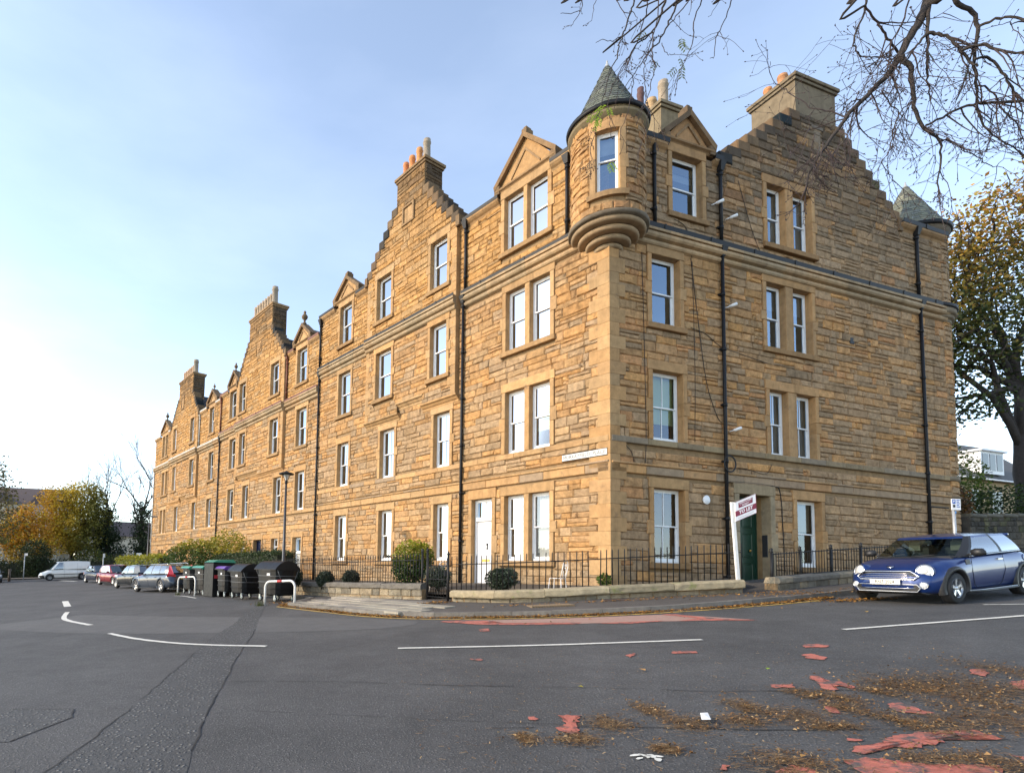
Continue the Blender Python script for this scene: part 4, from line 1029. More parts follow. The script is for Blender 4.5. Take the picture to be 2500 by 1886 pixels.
# roofs of the corner house
slates(root1, (PBF(0, zE, -.1), PBF(TE, zE, -.1), PBF(TE - 2, zE + 1.6, -5), PBF(3, zE + 1.6, -5)), (.06, .06, .063), rows=12)
slates(root1, (PBF(g0, zE + .1, -6.5), PBF(g0, zE + .1, -.5), PBF(8.9, zchb + .1, -.5), PBF(8.9, zchb + .1, -6.5)), (.062, .062, .066), rows=16)
slates(root1, (PBF(g1, zE + .1, -.5), PBF(g1, zE + .1, -6.5), PBF(8.9, zchb + .1, -6.5), PBF(8.9, zchb + .1, -.5)), (.062, .062, .066), rows=16)
q = MB(); q.add([PBF(.3, 0, -.95), PBF(TE, 0, -.95), PBF(TE, zE, -.95), PBF(.3, zE, -.95)], [(0, 1, 2, 3)], M_DARKIN); part('dark_backing', q, root1)  # dark sheet standing for the dim rooms of this front
q = MB(); q.add([PBF(TE + .3, 0, -1), PBF(TE + .3, 0, -9), PBF(TE + .3, zE, -9), PBF(TE + .3, zE, -1)], [(0, 1, 2, 3)], M_MORTAR); q.add([PBF(TE + .3, 0, -9), PBF(3, 0, -9), PBF(3, zE, -9), PBF(TE + .3, zE, -9)], [(0, 1, 2, 3)], M_MORTAR); part('back_wall', q, root1)
# corner quoins wrapping both fronts
z = .45; k = 0
while z < 11.2:
    h = rb.uniform(.34, .44); e = min(z + h, 11.25); la, lb = (.62, .30) if k % 2 else (.34, .52); k += 1
    if any(a - .02 < z < b + .02 for a, b in bz): pass
    t = ashlar_tint(A_PAL, rb, 1.02); c = .06
    # plan outline of an L-shaped corner block
    X = lambda s_, t_, zz: Vector((0, 0, zz)) + UA * s_ + UB * t_
    bis = (NA + NB); cr = bis * (c / (1 + NA.dot(NB)))
    ring = [UA * la + NA * c, cr, UB * lb + NB * c, UB * lb - NB * .1, UA * .0 + UB * .0 - bis * .12, UA * la - NA * .1]
    q = MB(); n = len(ring)
    q.add([Vector((p.x, p.y, z + .0035)) for p in ring] + [Vector((p.x, p.y, e - .0035)) for p in ring], [tuple(range(n))[::-1], tuple(range(n, 2 * n))] + [(i, (i + 1) % n, n + (i + 1) % n, n + i) for i in range(n)], M_ASHLAR, mulc(t, .93)); part('quoin', q, root1); z = e
# ------------------------------------------------ the corner turret, corbelled out of the corner
TC = Vector((.104, .312, 0)); TR = 1.0
def roll(q, r, z, k, t): q.lathe([(r - .25, z - k)] + [(r + k * sin(a), z - k * cos(a)) for a in [i * pi / 6 for i in range(7)]] + [(r - .25, z + k)], M_ASHLAR, 40, TC, tint=t)
for r, z, k in ((.34, 11.17, .07), (.55, 11.32, .075), (.76, 11.48, .08), (.95, 11.645, .08)):
    q = MB(); roll(q, r, z, k, mulc(mixc(ashlar_tint(A_PAL, rb), (.30, .26, .19), .5), .9)); part('corbel_ring', q, root1)
q = MB(); q.lathe([(.6, 11.71), (1.10, 11.71), (1.12, 11.82), (1.04, 11.86), (.6, 11.86)], M_ASHLAR, 40, TC, tint=(.15, .12, .085)); part('string_ring', q, root1)
a0 = radians(118); a1 = radians(388); span = (a1 - a0) * TR
DR = Drum(TC, TR, a0)
wa = radians(246.4); ws = (wa - a0) * TR
WZ = (12.40, 14.24); hw = .315
def tint_T(s, z, rnd):
    ang = a0 + s / TR; k = max(0, min(1, (math.degrees(ang) - 225) / 60))
    c = mixc(rnd.choice(A_PAL), rnd.choice(B_PAL if rnd.random() < .4 else B_GREY), k); return mulc(mixc(c, SOOT, .35 * k * rnd.random()), rnd.uniform(.85, 1.1))
st1.fill(DR, 0, span, 11.86, 14.66, [(ws - hw - .17, ws + hw + .17, WZ[0] - .17, WZ[1] + .27)], rb, tint_T, hs=(.16, .25), ls=(.25, .5))
q = MB(); n = 48
for i in range(n):
    sa, sb = span * i / n, span * (i + 1) / n
    for za, zb in ((11.7, WZ[0]), (WZ[0], WZ[1]), (WZ[1], 14.72)):
        if za == WZ[0] and ws - hw - .05 < (sa + sb) / 2 < ws + hw + .05: continue
        q.add([DR(sa, za, -.012), DR(sb, za, -.012), DR(sb, zb, -.012), DR(sa, zb, -.012)], [(0, 1, 2, 3)], M_MORTAR)
part('turret_wall', q, root1)
wd = Vector((cos(wa), sin(wa), 0)); wu = Vector((-sin(wa), cos(wa), 0))
PT = Frame(TC + wd * (TR - .06), wu, wd)
tt = random.Random(9)
for sd in (-1, 1):                                  # curved jamb stones
    for i, (za, zb) in enumerate(((WZ[0], 13.05), (13.05, 13.45), (13.45, WZ[1]))):
        ex = .16 + (.08 if i == 1 else 0); x0, x1 = (ws + sd * hw, ws + sd * (hw + ex)); x0, x1 = min(x0, x1), max(x0, x1)
        q = MB(); m_ = 4; vs = []
        for k in range(m_ + 1):
            x = x0 + (x1 - x0) * k / m_; vs += [DR(x, za + .003, -.25), DR(x, za + .003, .045), DR(x, zb - .003, .045), DR(x, zb - .003, -.25)]
        q.add(vs, [(4 * k + a, 4 * k + (a + 1) % 4, 4 * k + 4 + (a + 1) % 4, 4 * k + 4 + a) for k in range(m_) for a in range(4)] + [(0, 1, 2, 3), (4 * m_, 4 * m_ + 3, 4 * m_ + 2, 4 * m_ + 1)], M_ASHLAR, ashlar_tint(A_PAL if sd < 0 else B_PAL, tt)); part('jamb_stone', q, root1)
for za, zb, ex, dd, k_ in ((WZ[1] + .003, WZ[1] + .27, .17, .045, 1), (WZ[0] - .16, WZ[0] - .003, .22, .10, .6)):
    q = MB(); m_ = 10; vs = []
    for k in range(m_ + 1):
        x = ws - hw - ex + (2 * hw + 2 * ex) * k / m_; vs += [DR(x, za, -.25), DR(x, za, dd), DR(x, zb, dd), DR(x, zb, -.25)]
    q.add(vs, [(4 * k + a, 4 * k + (a + 1) % 4, 4 * k + 4 + (a + 1) % 4, 4 * k + 4 + a) for k in range(m_) for a in range(4)] + [(0, 1, 2, 3), (4 * m_, 4 * m_ + 3, 4 * m_ + 2, 4 * m_ + 1)], M_ASHLAR, mulc(ashlar_tint(B_PAL, tt, 1.1), k_)); part('lintel' if k_ == 1 else 'sill', q, root1)
window(root1, PT, -hw, hw, WZ[0], WZ[1], False, ('white', .3), G_SHADE, tt, depth=.10, sash=.55, thick=1.3)
q = MB(); c = PT(0, 0, -.9); q.add([PT(-.6, 11.8, -.8), PT(.6, 11.8, -.8), PT(.6, 14.3, -.8), PT(-.6, 14.3, -.8)], [(0, 1, 2, 3)], M_DARKIN); part('dark_backing', q, root1)  # dark sheet standing for the dim turret room
q = MB(); q.lathe([(.8, 14.58), (1.03, 14.58), (1.05, 14.68), (1.10, 14.71), (1.12, 14.78), (1.05, 14.82), (1.10, 14.88), (.6, 14.88)], M_ASHLAR, 48, TC, tint=(.20, .155, .09)); part('turret_cornice', q, root1)
q = MB(); q.lathe([(1.05, 14.87), (1.15, 14.87), (1.17, 14.97), (1.145, 14.97), (1.13, 14.90), (1.05, 14.90)], M_IRON, 48, TC); part('turret_gutter', q, root1)
def cone_slates(root, c, r, z0, z1, rows, tints, rnd):
    q = MB()
    for i in range(rows):
        ta, tb = i / rows, (i + 1) / rows; ra, rb_ = r * (1 - ta) + .05 * ta, r * (1 - tb) + .05 * tb; n = max(10, int(2 * pi * ra / .20)); o_ = rnd.random()
        for k in range(n):
            b0, b1 = 2 * pi * (k + o_) / n, 2 * pi * (k + 1 + o_ - .03) / n; lift = rnd.uniform(.004, .016)
            za, zb = z0 + (z1 - z0) * ta, z0 + (z1 - z0) * tb
            Rr = lambda rad, an, zz: (c.x + rad * cos(an), c.y + rad * sin(an), zz)
            q.add([Rr(ra + .018 + lift, b0, za - .01), Rr(ra + .018 + lift, b1, za - .01), Rr(rb_ + .004, b1, zb + .01), Rr(rb_ + .004, b0, zb + .01), Rr(ra - .01, b0, za - .01), Rr(ra - .01, b1, za - .01)], [(0, 1, 2, 3), (0, 4, 5, 1)], M_SLATE, mulc(rnd.choice(tints), rnd.uniform(.75, 1.2)))
    part('slate_covering', q, root, kind='stuff')
    q = MB(); q.lathe([(.14, z1 - .30), (.10, z1 - .1), (.05, z1 + .05), (.025, z1 + .09), (.03, z1 + .16), (0, z1 + .2)], M_LEAD, 12, (c.x, c.y, 0)); part('lead_cap', q, root)
cone_slates(root1, TC, 1.00, 14.98, 17.0, 20, [(.115, .125, .095), (.10, .11, .09), (.13, .135, .10), (.09, .095, .085)], rb)
# rounded far corner with the second turret on it
c2 = UB * 15.62 + NB * -1.02; R2 = 1.06
D2 = Drum(c2, R2, atan2(NB.y, NB.x) - .16); sp2 = R2 * 1.9
st1.fill(D2, 0, sp2, .8, 14.85, [(-1, 9, *b) for b in bz] + [(-1, 9, 11.45, 12.0)], rb, lambda s, z, r: tint_B(12, z, r), ls=(.25, .5))
q = MB(); q.lathe([(R2 - .012, .2), (R2 - .012, 15.0)], M_MORTAR, 40, c2)
part('turret_wall', q, root1)
for za, zb, dd in ((5.44, 5.62, .075), (4.58, 4.82, .06), (4.82, 4.88, .10), (11.45, 11.6, .05), (11.6, 11.75, .13), (11.75, 11.97, .2), (11.975, 12.12, .24)):
    q = MB(); q.lathe([(R2 - .1, za), (R2 + dd, za + .01), (R2 + dd, zb - .01), (R2 - .1, zb)], M_ASHLAR if za < 11.9 or za > 12.2 else M_IRON, 40, c2, tint=(.21, .165, .11)); part('turret_band', q, root1)
q = MB(); q.lathe([(R2 - .1, 14.9), (R2 + .05, 14.9), (R2 + .12, 15.1), (R2 + .15, 15.22), (R2 - .1, 15.22)], M_ASHLAR, 40, c2, tint=(.13, .105, .075)); part('turret_cornice', q, root1)
q = MB(); q.lathe([(R2 + .05, 15.22), (R2 + .20, 15.22), (R2 + .22, 15.36), (R2 + .19, 15.36), (R2 + .18, 15.26), (R2, 15.26)], M_IRON, 40, c2); part('turret_gutter', q, root1)
cone_slates(root1, c2, 1.18, 15.3, 17.5, 20, [(.17, .175, .125), (.15, .155, .12), (.19, .185, .13), (.13, .135, .115)], rb)
# stack behind the dormer, with a dark pot
chimney(root1, PBF, 3.85, 4.65, -3.9, -1.75, 14.6, 18.2, [(.25, .205, .13), (.23, .19, .125)], rb, [(4.2, -1.98, .18, 1.0, CT[3]), (4.2, -2.5, .19, .75, CT[1]), (4.2, -3.0, .13, 1.6, (.10, .05, .045)), (4.2, -3.5, .17, .75, CT[1])], .15, rubble=False)
st1.build(root1, M_STONE)
# small fittings on the right-hand front
q = MB(); q.lathe([(.13, .0), (.14, .03), (.12, .045), (0, .06)], M_WHITE, 20, P=lambda x, y, z: PBF(3.52, 3.98, .03) + UB * x + UP * y + NB * z); q.tube([PBF(3.52, 3.98, 0), PBF(3.52, 3.98, .04)], .03, M_WHITE); part('round_vent', q, root1)
for s, z in ((4.52, 10.1), (4.60, 6.2), (4.62, 13.0), (4.05, 13.35)):
    q = MB(); q.tube([PBF(s - .12, z - .05, .06), PBF(s, z, .16)], .018, M_WHITE); q.tube([PBF(s - .02, z - .02, .14), PBF(s + .14, z + .06, .26)], .045, M_WHITE, 10); part('floodlight', q, root1)
q = MB(); n = 26
for rr_ in (.22, .245, .23): q.tube([PBF(4.33 + rr_ * cos(2 * pi * i / n), 5.12 + rr_ * 1.05 * sin(2 * pi * i / n), .17 + rr_ * .08) for i in range(n + 1)], .012, M_IRON, 5, cap=False)
part('cable_coil', q, root1)
for pts, r in (([(3.05, 11.4), (3.3, 9.5), (3.6, 7.6), (4.0, 6.6), (4.2, 6.4)], .010), ([(3.0, 9.2), (3.6, 9.1), (4.2, 8.8), (4.9, 8.7), (6.2, 8.55)], .009), ([(.3, 5.5), (.7, 5.2), (.8, 4.9)], .009), ([(1.15, 11.2), (1.22, 8), (1.25, 5.7), (1.2, 4.9)], .009), ([(3.1, 11.3), (3.15, 8), (3.1, 5.7)], .008), ([(4.3, 4.55), (4.7, 4.62), (6.3, 4.60), (6.62, 4.4), (6.7, 3.4), (6.75, 1.9)], .016), ([(4.4, 5.0), (5.2, 5.05), (6.0, 4.95), (6.3, 5.3)], .008), ([(14.0, 4.42), (15.2, 4.43)], .025), ([(5.1, 14.4), (5.6, 13), (6.0, 12.2)], .008), ([(2.4, 12.5), (2.9, 12.3), (3.1, 11.4)], .008)):
    q = MB(); q.tube([PBF(a, z, .05) for a, z in smooth_path(pts, 4)], r, M_IRON, 5); part('cable', q, root1)
q = MB(); q.bevbox((10.2, 9.82, -.01), (10.42, 10.05, .045), M_IRON, None, lambda a, b, c: PBF(a, b, c)); part('air_grille', q, root1)
for s_, P_ in ((3.1, PA1), (7.6, None), (2.1, 'B')):
    F = PBF if P_ == 'B' else PA1
    if P_ is None: continue
    q = MB(); q.bevbox((s_, 1.18, -.01), (s_ + .3, 1.42, .05), M_IRON, None, lambda a, b, c: F(a, b, c)); part('air_grille', q, root1)

# ======================================================= sections 2-4 along the street
def colw(g=None, f1=None, f2=None, f3=None, **k):
    w = {}
    for i, q in enumerate((g, f1, f2, f3)):
        if q: w[i] = q
    return dict(w=w, **k)
GREYPOT = (.27, .22, .16)
root2 = thing('tenement', 'tenement with a crow-stepped gable on a corbelled bay, its chimney carrying orange pots', 'building', tuple(CN + UA * 11 + UP * .7)); L2 = root2.location.copy()
cols = [colw((6.5, 7.32), (6.5, 7.4), (6.58, 7.5), (6.6, 7.55), fill={0: ('wood', 1.0)}, bar={0: True, 1: True}), colw((9.95, 10.88), (9.9, 10.9), (10.02, 11.12), (10.12, 11.16), fill={0: ('lime', .97)}, bar={0: True, 1: True}),
        colw((13.48, 14.43), (13.43, 14.4), (13.42, 14.48), (13.45, 14.5), dormer=(12.92, 15.0, 15.05, 16.0), fill={0: ('curtain', .25)}, bar={0: True, 1: True})]
bay2 = dict(s0=6.08, s1=11.9, d=.17, foot=[(6.08, 7.98, 8.25), (7.98, 9.58, 8.66), (9.58, 11.9, 8.25)], ch=(8.05, 9.88), zch=17.45, zt=18.72, ztop=0, n=7, panel=(8.75, 9.33, 16.42, 17.08),
            pots=[(8.25, -.25, .17, .95, GREYPOT), (8.72, -.25, .15, .85, (.52, .24, .085)), (9.2, -.25, .15, .78, (.56, .22, .07)), (9.62, -.25, .14, .72, (.50, .19, .07))])
st, P2, PB2 = facade_A(root2, L2, 5.86, 16.42, 0.0, cols, bay2, .35, random.Random(22), M_IRON, None, 1)
downpipe(root2, P2, 16.3, .4, 11.9, .11); downpipe(root2, P2, 16.3, 12.1, 14.7, .11)
chimney(root2, P2, 12.1, 12.9, -2.6, -1.3, 14.9, 16.15, A_PAL, RND, [(12.45, -1.6, .17, .8, GREYPOT), (12.5, -2.2, .14, .7, GREYPOT)], .7, rubble=False)
for k in range(3): q = MB(); q.box((15.35 + k * .45, 14.8, -.5), (15.62 + k * .45, 15.12, -.1), M_ASHLAR, SOOT, lambda a, b, c: P2(a, b, c)); part('ridge_block', q, root2)
st.build(root2, M_STONE)
root3 = thing('tenement', 'tenement with a rusty red gutter and eight pale pots on its broad gable chimney', 'building', tuple(CN + UA * 23.5 + UP * .2)); L3 = root3.location.copy()
cols = [colw(None, (17.7, 18.72), (17.66, 18.8), (17.8, 18.92), dormer=(17.5, 19.3, 14.22, 15.1, 1.2), glass=G_STREET), colw((20.55, 21.43), (20.45, 21.4), (20.75, 21.85), (20.85, 21.95), z0=2.4, z1=3.32), colw((25.25, 26.13), (25.05, 25.95), (25.5, 26.45), (25.7, 26.7), z0=2.4, z1=3.32),
        colw((27.67, 28.73), (27.5, 28.55), (27.42, 28.55), (27.62, 28.8), dormer=(27.3, 29.1, 14.22, 15.15, .9), z0=2.4, z1=3.32), colw((22.8, 23.92), None, None, None, door=1, z0=.6, z1=3.3), colw((17.81, 18.79), None, None, None, door=1, z0=.8, z1=3.32)]
bay3 = dict(s0=20.15, s1=27.1, d=.17, foot=[(20.15, 23.5, 7.42), (23.5, 27.1, 7.68)], ch=(22.1, 25.45), zch=16.4, zt=17.85, ztop=0, n=8, panel=(23.55, 24.15, 15.25, 15.95), round=True,
            pots=[(22.4, -.25, .21, 1.15, GREYPOT)] + [(22.88 + k * .38, -.25, .145, .85, (.36, .27, .18)) for k in range(7)])
st, P3, PB3 = facade_A(root3, L3, 16.42, 30.45, -.83, cols, bay3, -.2, random.Random(23), M_RUSTY, None, 1)
rq = random.Random(6)
for a, b, zz in ((22.8, 23.92, .6), (17.81, 18.79, .8)): surround(root3, P3, a, b, zz, 3.31, A_PAL, rq, sill=False)
panel_door('blue_door', root3, P3, 22.8, 23.92, .6, 3.3, -.2, M_DBLUE, frame=M_DBLUE, box=.06); panel_door('grey_door', root3, P3, 17.81, 18.79, .8, 3.3, -.2, mat('pale_grey_paint', (.48, .47, .43), .5), fan=2.45)
downpipe(root3, P3, 20.05, 11.2, 13.95, .10, M_RUSTY); downpipe(root3, P3, 30.35, 0, 11.0, .11); downpipe(root3, P3, 30.35, 11.25, 13.9, .10, M_RUSTY)
st.build(root3, M_STONE)
root4 = thing('tenement', 'farthest tenement of the row with pale grey gutters, ending beside the bare trees', 'building', tuple(CN + UA * 39 + UP * -.2)); L4 = root4.location.copy()
cols = [colw(None, (31.7, 32.7), (31.6, 32.65), (31.85, 32.8), dormer=(31.3, 33.35, 13.95, 14.85, .7), glass=G_STREET), colw((37.85, 38.5), (35.1, 36.05), (35.55, 36.6), (35.85, 36.8), z0=1.9, z1=3.05, glass=G_STREET), colw((39.6, 41.85, 40.55, 40.85), (39.65, 40.7), (40.25, 41.2), (40.5, 41.45), z0=1.7, z1=3.02, glass=G_DARK),
        colw((43.45, 45.15, 44.15, 44.4), (43.3, 45.1, 44.05, 44.3), (43.2, 45.0, 43.95, 44.2), (43.6, 45.3, 44.3, 44.55), dormer=(43.1, 45.85, 13.95, 14.95, 1.1), z0=1.7, z1=3.02, glass=G_DARK, fill={i: ('wood', .9) for i in range(4)})]
bay4 = dict(s0=35.0, s1=42.1, d=.17, foot=[(35.0, 37.3, 7.15), (37.3, 39.1, 7.4), (39.1, 42.1, 7.1)], ch=(36.7, 40.3), zch=16.0, zt=17.5, ztop=0, n=8, panel=(38.9, 39.4, 15.0, 15.9),
            pots=[(37.0, -.25, .22, 1.15, GREYPOT)] + [(37.55 + k * .45, -.25, .15, .8, (.42, .27, .16)) for k in range(6)])
st, P4, PB4 = facade_A(root4, L4, 30.45, 47.7, -1.10, cols, bay4, -.5, random.Random(24), M_PALEIRON, None, 1)
downpipe(root4, P4, 34.9, 10.95, 13.7, .10, M_PALEIRON); downpipe(root4, P4, 47.55, -.2, 10.9, .08, M_PALEIRON)
st.build(root4, M_STONE)

# ---------------------------------------------------------------- garden walls and railings
def lerp2(a, b, t): return (a[0] + (b[0] - a[0]) * t, a[1] + (b[1] - a[1]) * t)
def plen(p): return sum(math.hypot(b[0] - a[0], b[1] - a[1]) for a, b in zip(p, p[1:]))
WALLPAL = [(.27, .225, .155), (.22, .185, .13), (.30, .24, .16), (.19, .165, .125), (.25, .215, .155)]
M_COPE = mat('mossy_coping_stone', tint=True, rough=.9, var=.3, vscale=6, bump=.5, bscale=22, stain=((.17, .19, .05), 3.2, .56, .75), detail=8)
M_COPED = mat('dark_coping_stone', tint=True, rough=.9, var=.25, vscale=6, bump=.4, bscale=22)
def low_wall(label, path, h, cope_h, width, courses, cope_len, cope_mat, cope_pal, rnd, over=.05, plinth_in=.0, base=KH, sag=.0, group=None):
    p0 = path[0]; root = thing('garden_wall', label, 'wall', (p0[0], p0[1], G(*p0)), 0, group); o = root.location.copy()
    L, at = along(path, 0)
    def PW(s, z, d):
        a, b = at(max(0, s - .08)), at(min(L, s + .08)); t = Vector((b[0] - a[0], b[1] - a[1])).normalized(); c = at(s)
        n = Vector((t.y, -t.x))
        return Vector((c[0] + n.x * d - o.x, c[1] + n.y * d - o.y, G(*c) + base + z - o.z))
    q = MB(); x = 0
    while x < L - .02:
        e = min(x + .4, L); q.hexa([PW(x, -.2, -.02 - plinth_in), PW(e, -.2, -.02 - plinth_in), PW(e, -.2, -width), PW(x, -.2, -width), PW(x, h - cope_h, -.02 - plinth_in), PW(e, h - cope_h, -.02 - plinth_in), PW(e, h - cope_h, -width), PW(x, h - cope_h, -width)], M_MORTAR); x = e
    part('core', q, root)
    z = -.12; hc = (h - cope_h + .12) / courses
    for c in range(courses):
        x = 0
        while x < L - .02:
            ln = rnd.uniform(.28, .62); e = x + ln if L - x - ln > .2 else L
            q = MB(); ins = plinth_in + rnd.uniform(-.012, .012)
            q.bevbox((x + .006, z + .005, -.14), (e - .006, z + hc - .005, -ins), M_STONE, mulc(rnd.choice(WALLPAL), rnd.uniform(.8, 1.15)), lambda a, b, d: PW(a, b, d), e=.022); part('stone', q, root); x = e
        z += hc
    x = 0
    while x < L - .02:
        ln = rnd.uniform(*cope_len); e = x + ln if L - x - ln > cope_len[0] * .5 else L
        t = mulc(rnd.choice(cope_pal), rnd.uniform(.85, 1.1)); n = max(2, int((e - x) / .22)); q = MB(); vs = []; dz = rnd.uniform(-.012, .012); k = len(((0,) * 7))
        prof = [(over - .01, h - cope_h), (over, h - cope_h + .03), (over - .005, h - .05), (over - .05, h - .004), (-width / 2, h + .012), (-width - over + .05, h), (-width - over, h - cope_h)]
        for i in range(n + 1):
            s_ = x + .006 + (e - x - .012) * i / n
            for d, zz in prof: vs.append(PW(s_, zz + dz + rnd.uniform(-.008, .008), d + rnd.uniform(-.008, .008)))
        fs = [(i * 7 + a, i * 7 + (a + 1) % 7, (i + 1) * 7 + (a + 1) % 7, (i + 1) * 7 + a) for i in range(n) for a in range(7)] + [tuple(range(7)), tuple(n * 7 + a for a in range(7))[::-1]]
        q.add(vs, fs, cope_mat, t); part('coping_stone', q, root); x = e
    return root, PW, L
rw = random.Random(44)
wl_path = [XA(10.7, 4.25), XA(6.6, 4.2), XA(3.62, 3.78)]
low_wall('low coursed stone garden wall with dark coping beside the bins', list(reversed(wl_path))[::-1], .50, .17, .30, 2, (.9, 1.5), M_COPED, [(.13, .115, .095), (.15, .13, .105)], rw)
wr_path = smooth_path([(2.52, 15.72), (3.1, 15.2), (3.66, 14.72), (4.4, 14.48), (5.25, 14.36), (6.3, 14.36), (8, 14.32), (9.55, 14.26)], 4)
low_wall('mossy rounded coping wall curving in front of the street corner', wr_path, .33, .19, .30, 1, (1.0, 1.7), M_COPE, [(.33, .27, .17), (.28, .235, .15), (.36, .29, .18)], rw, over=.07, plinth_in=.04, base=KH + .01)
wd_path = [(10.62, 14.55), XB(4.3, 2.42), XB(8, 2.45), XB(13, 2.45)]
low_wall('rough stone kerb wall right of the green door beside the blue car', wd_path, .34, .16, .34, 1, (.5, 1.1), M_COPE, [(.22, .19, .13), (.27, .22, .15), (.16, .14, .11)], rw, over=.03)

def bar_mesh(h, r, tip, name='bar'):
    q = MB()
    if tip == 'knob':
        q.tube([(0, 0, 0), (0, 0, h - .12)], r, M_IRON, 5); q.lathe([(r, h - .13), (r * 2.1, h - .105), (r, h - .08), (r * 1.2, h - .05), (0, h)], M_IRON, 6)
    else: q.tube([(0, 0, 0), (0, 0, h - .03), (0, 0, h)], [r, r, r * .4], M_IRON, 6)
    return q.mesh(name)
def railing(label, path, spacing, h, base, tip, r, rails, posts=(), skip=()):
    p0 = path[0]; root = thing('railing', label, 'railing', (p0[0], p0[1], G(*p0))); o = root.location.copy()
    L, at = along(path, 0); bm = bar_mesh(h, r, tip); n = int(L / spacing); k = random.Random(len(label))
    for i in range(n + 1):
        c = at(i * L / n)
        if i in skip: continue
        b = bpy.data.objects.new('bar', bm); COL.objects.link(b); b.parent = root; b.location = (c[0] - o.x, c[1] - o.y, G(*c) + base - o.z); b.rotation_euler = (k.uniform(-.012, .012), k.uniform(-.012, .012), 0)
    for z in rails:
        q = MB(); m = max(2, int(L / .4)); q.tube([Vector((*at(L * i / m), G(*at(L * i / m)) + base + z)) - o for i in range(m + 1)], .014, M_IRON, 5); part('rail', q, root)
    for s in posts:
        c = at(s); q = MB(); q.tube([Vector((c[0], c[1], G(*c) + base - .3)) - o, Vector((c[0], c[1], G(*c) + base + h + .02)) - o], .032, M_IRON, 8); q.lathe([(.032, 0), (.05, .02), (.03, .05), (.045, .09), (0, .13)], M_IRON, 8, Vector((c[0], c[1], G(*c) + base + h)) - o); part('post', q, root)
    return root
railing('black railing with knobbed bars on the wall beside the bins', [XA(13.0, 4.0), XA(10.7, 4.1), XA(6.6, 4.05), XA(3.75, 3.65)], .117, .92, KH + .48, 'knob', .0105, (.70,), posts=(9.4,))
railing('plain black railing round the corner wall below the street sign', [(p[0] + .05, p[1] + .16) for p in wr_path], .150, .95, KH + .31, 'plain', .0125, (.72,), skip=(25,))
railing('low black railing panel right of the green door', [(p[0] - .05, p[1] + .18) for p in densify(wd_path[:3], 1)], .105, .66, KH + .31, 'plain', .009, (.04, .62), posts=(.02, 1.2, 2.4, 3.6))
# gate between the two walls
ga, gb = Vector((2.0, 16.80, 0)), Vector((2.47, 15.92, 0)); gz = G(2.2, 16.4) + KH
gate = thing('garden_gate', 'narrow black iron gate between the two garden walls', 'gate', (ga.x, ga.y, gz))
for i in range(8):
    c = (gb - ga) * ((i + .5) / 8); q = MB(); q.tube([c + UP * .08, c + UP * 1.22], .009, M_IRON, 5); part('bar', q, gate)
for c, hh in ((Vector(), 1.42), (gb - ga, 1.3)):
    q = MB(); q.tube([c, c + UP * hh], .033, M_IRON, 8); q.lathe([(.033, 0), (.05, .03), (.03, .06), (0, .13)], M_IRON, 8, c + UP * hh); part('post', q, gate)
for z in (.12, .62, 1.0): q = MB(); q.tube([UP * z, gb - ga + UP * z], .012, M_IRON, 5); part('rail', q, gate)
q = MB(); q.box((gb.x - ga.x - .1, gb.y - ga.y, .72), (gb.x - ga.x + .02, gb.y - ga.y + .1, .86), M_IRON); part('lock_box', q, gate)
# letting board
lb = thing('letting_board', 'white and maroon TO LET board on a leaning white post', 'sign', (9.47, 14.35, 1.56))
M_POST = mat('white_post_paint', (.72, .71, .68), .5, var=.1, vscale=8); M_MAROON = mat('maroon_print', (.21, .012, .04), .45); M_BOARD = mat('board_white', (.80, .79, .79), .4)
q = MB(); q.hexa([(-.038, -.03, -.05), (.038, -.03, -.05), (.038, .03, -.05), (-.038, .03, -.05), (-.155, -.03, 2.0), (-.08, -.03, 2.0), (-.08, .03, 2.0), (-.155, .03, 2.0)], M_POST); part('post', q, lb)
bo = Vector((-.075, -.045, 1.50)); bu = Vector((.56, .0, .25)).normalized(); bv = Vector((-.03, 0, 1)).normalized(); BW, BH = .58, .49
LB = lambda x, y, z: bo + bu * x + bv * y + Vector((0, -1, 0)) * z
q = MB(); q.box((0, 0, 0), (BW, BH, .02), M_BOARD, P=LB); bd = part('board', q, lb)
q = MB(); q.box((0, .12, .0205), (BW, .255, .023), M_MAROON, P=LB); q.box((.095, .305, .0205), (.485, .435, .023), M_MAROON, P=LB); q.box((0, BH - .008, .0205), (BW, BH, .022), M_MAROON, P=LB); q.box((BW - .008, 0, .0205), (BW, BH, .022), M_MAROON, P=LB); q.box((0, 0, .0205), (BW, .008, .022), M_MAROON, P=LB); part('maroon_band', q, bd)
def on_board(txt, size, x, y, m, bold=.0, sx=1.0, z=.0235):
    o = part('lettering', text_mesh('lettering', txt, size, m, .0006, bold, sx=sx), bd); c = LB(x, y, z); o.data.transform(Matrix(((bu.x, bv.x, 0, c.x), (bu.y, bv.y, -1, c.y), (bu.z, bv.z, 0, c.z), (0, 0, 0, 1))))
on_board('TO LET', .115, BW / 2, .188, M_BOARD, .004); on_board('MURRAY & CURRIE', .046, .29, .408, M_BOARD, .0012, .86); on_board('PROPERTY', .040, .29, .338, M_BOARD, .0012)
q = MB(); q.box((.13, .364, .0235), (.45, .369, .0242), M_BOARD, P=LB); q.box((.06, .055, .0205), (.5, .064, .0215), mat('grey_print', (.45, .42, .44), .5), P=LB); q.box((.1, .03, .0205), (.42, .036, .0215), MATS['grey_print'], P=LB); part('print_lines', q, bd)
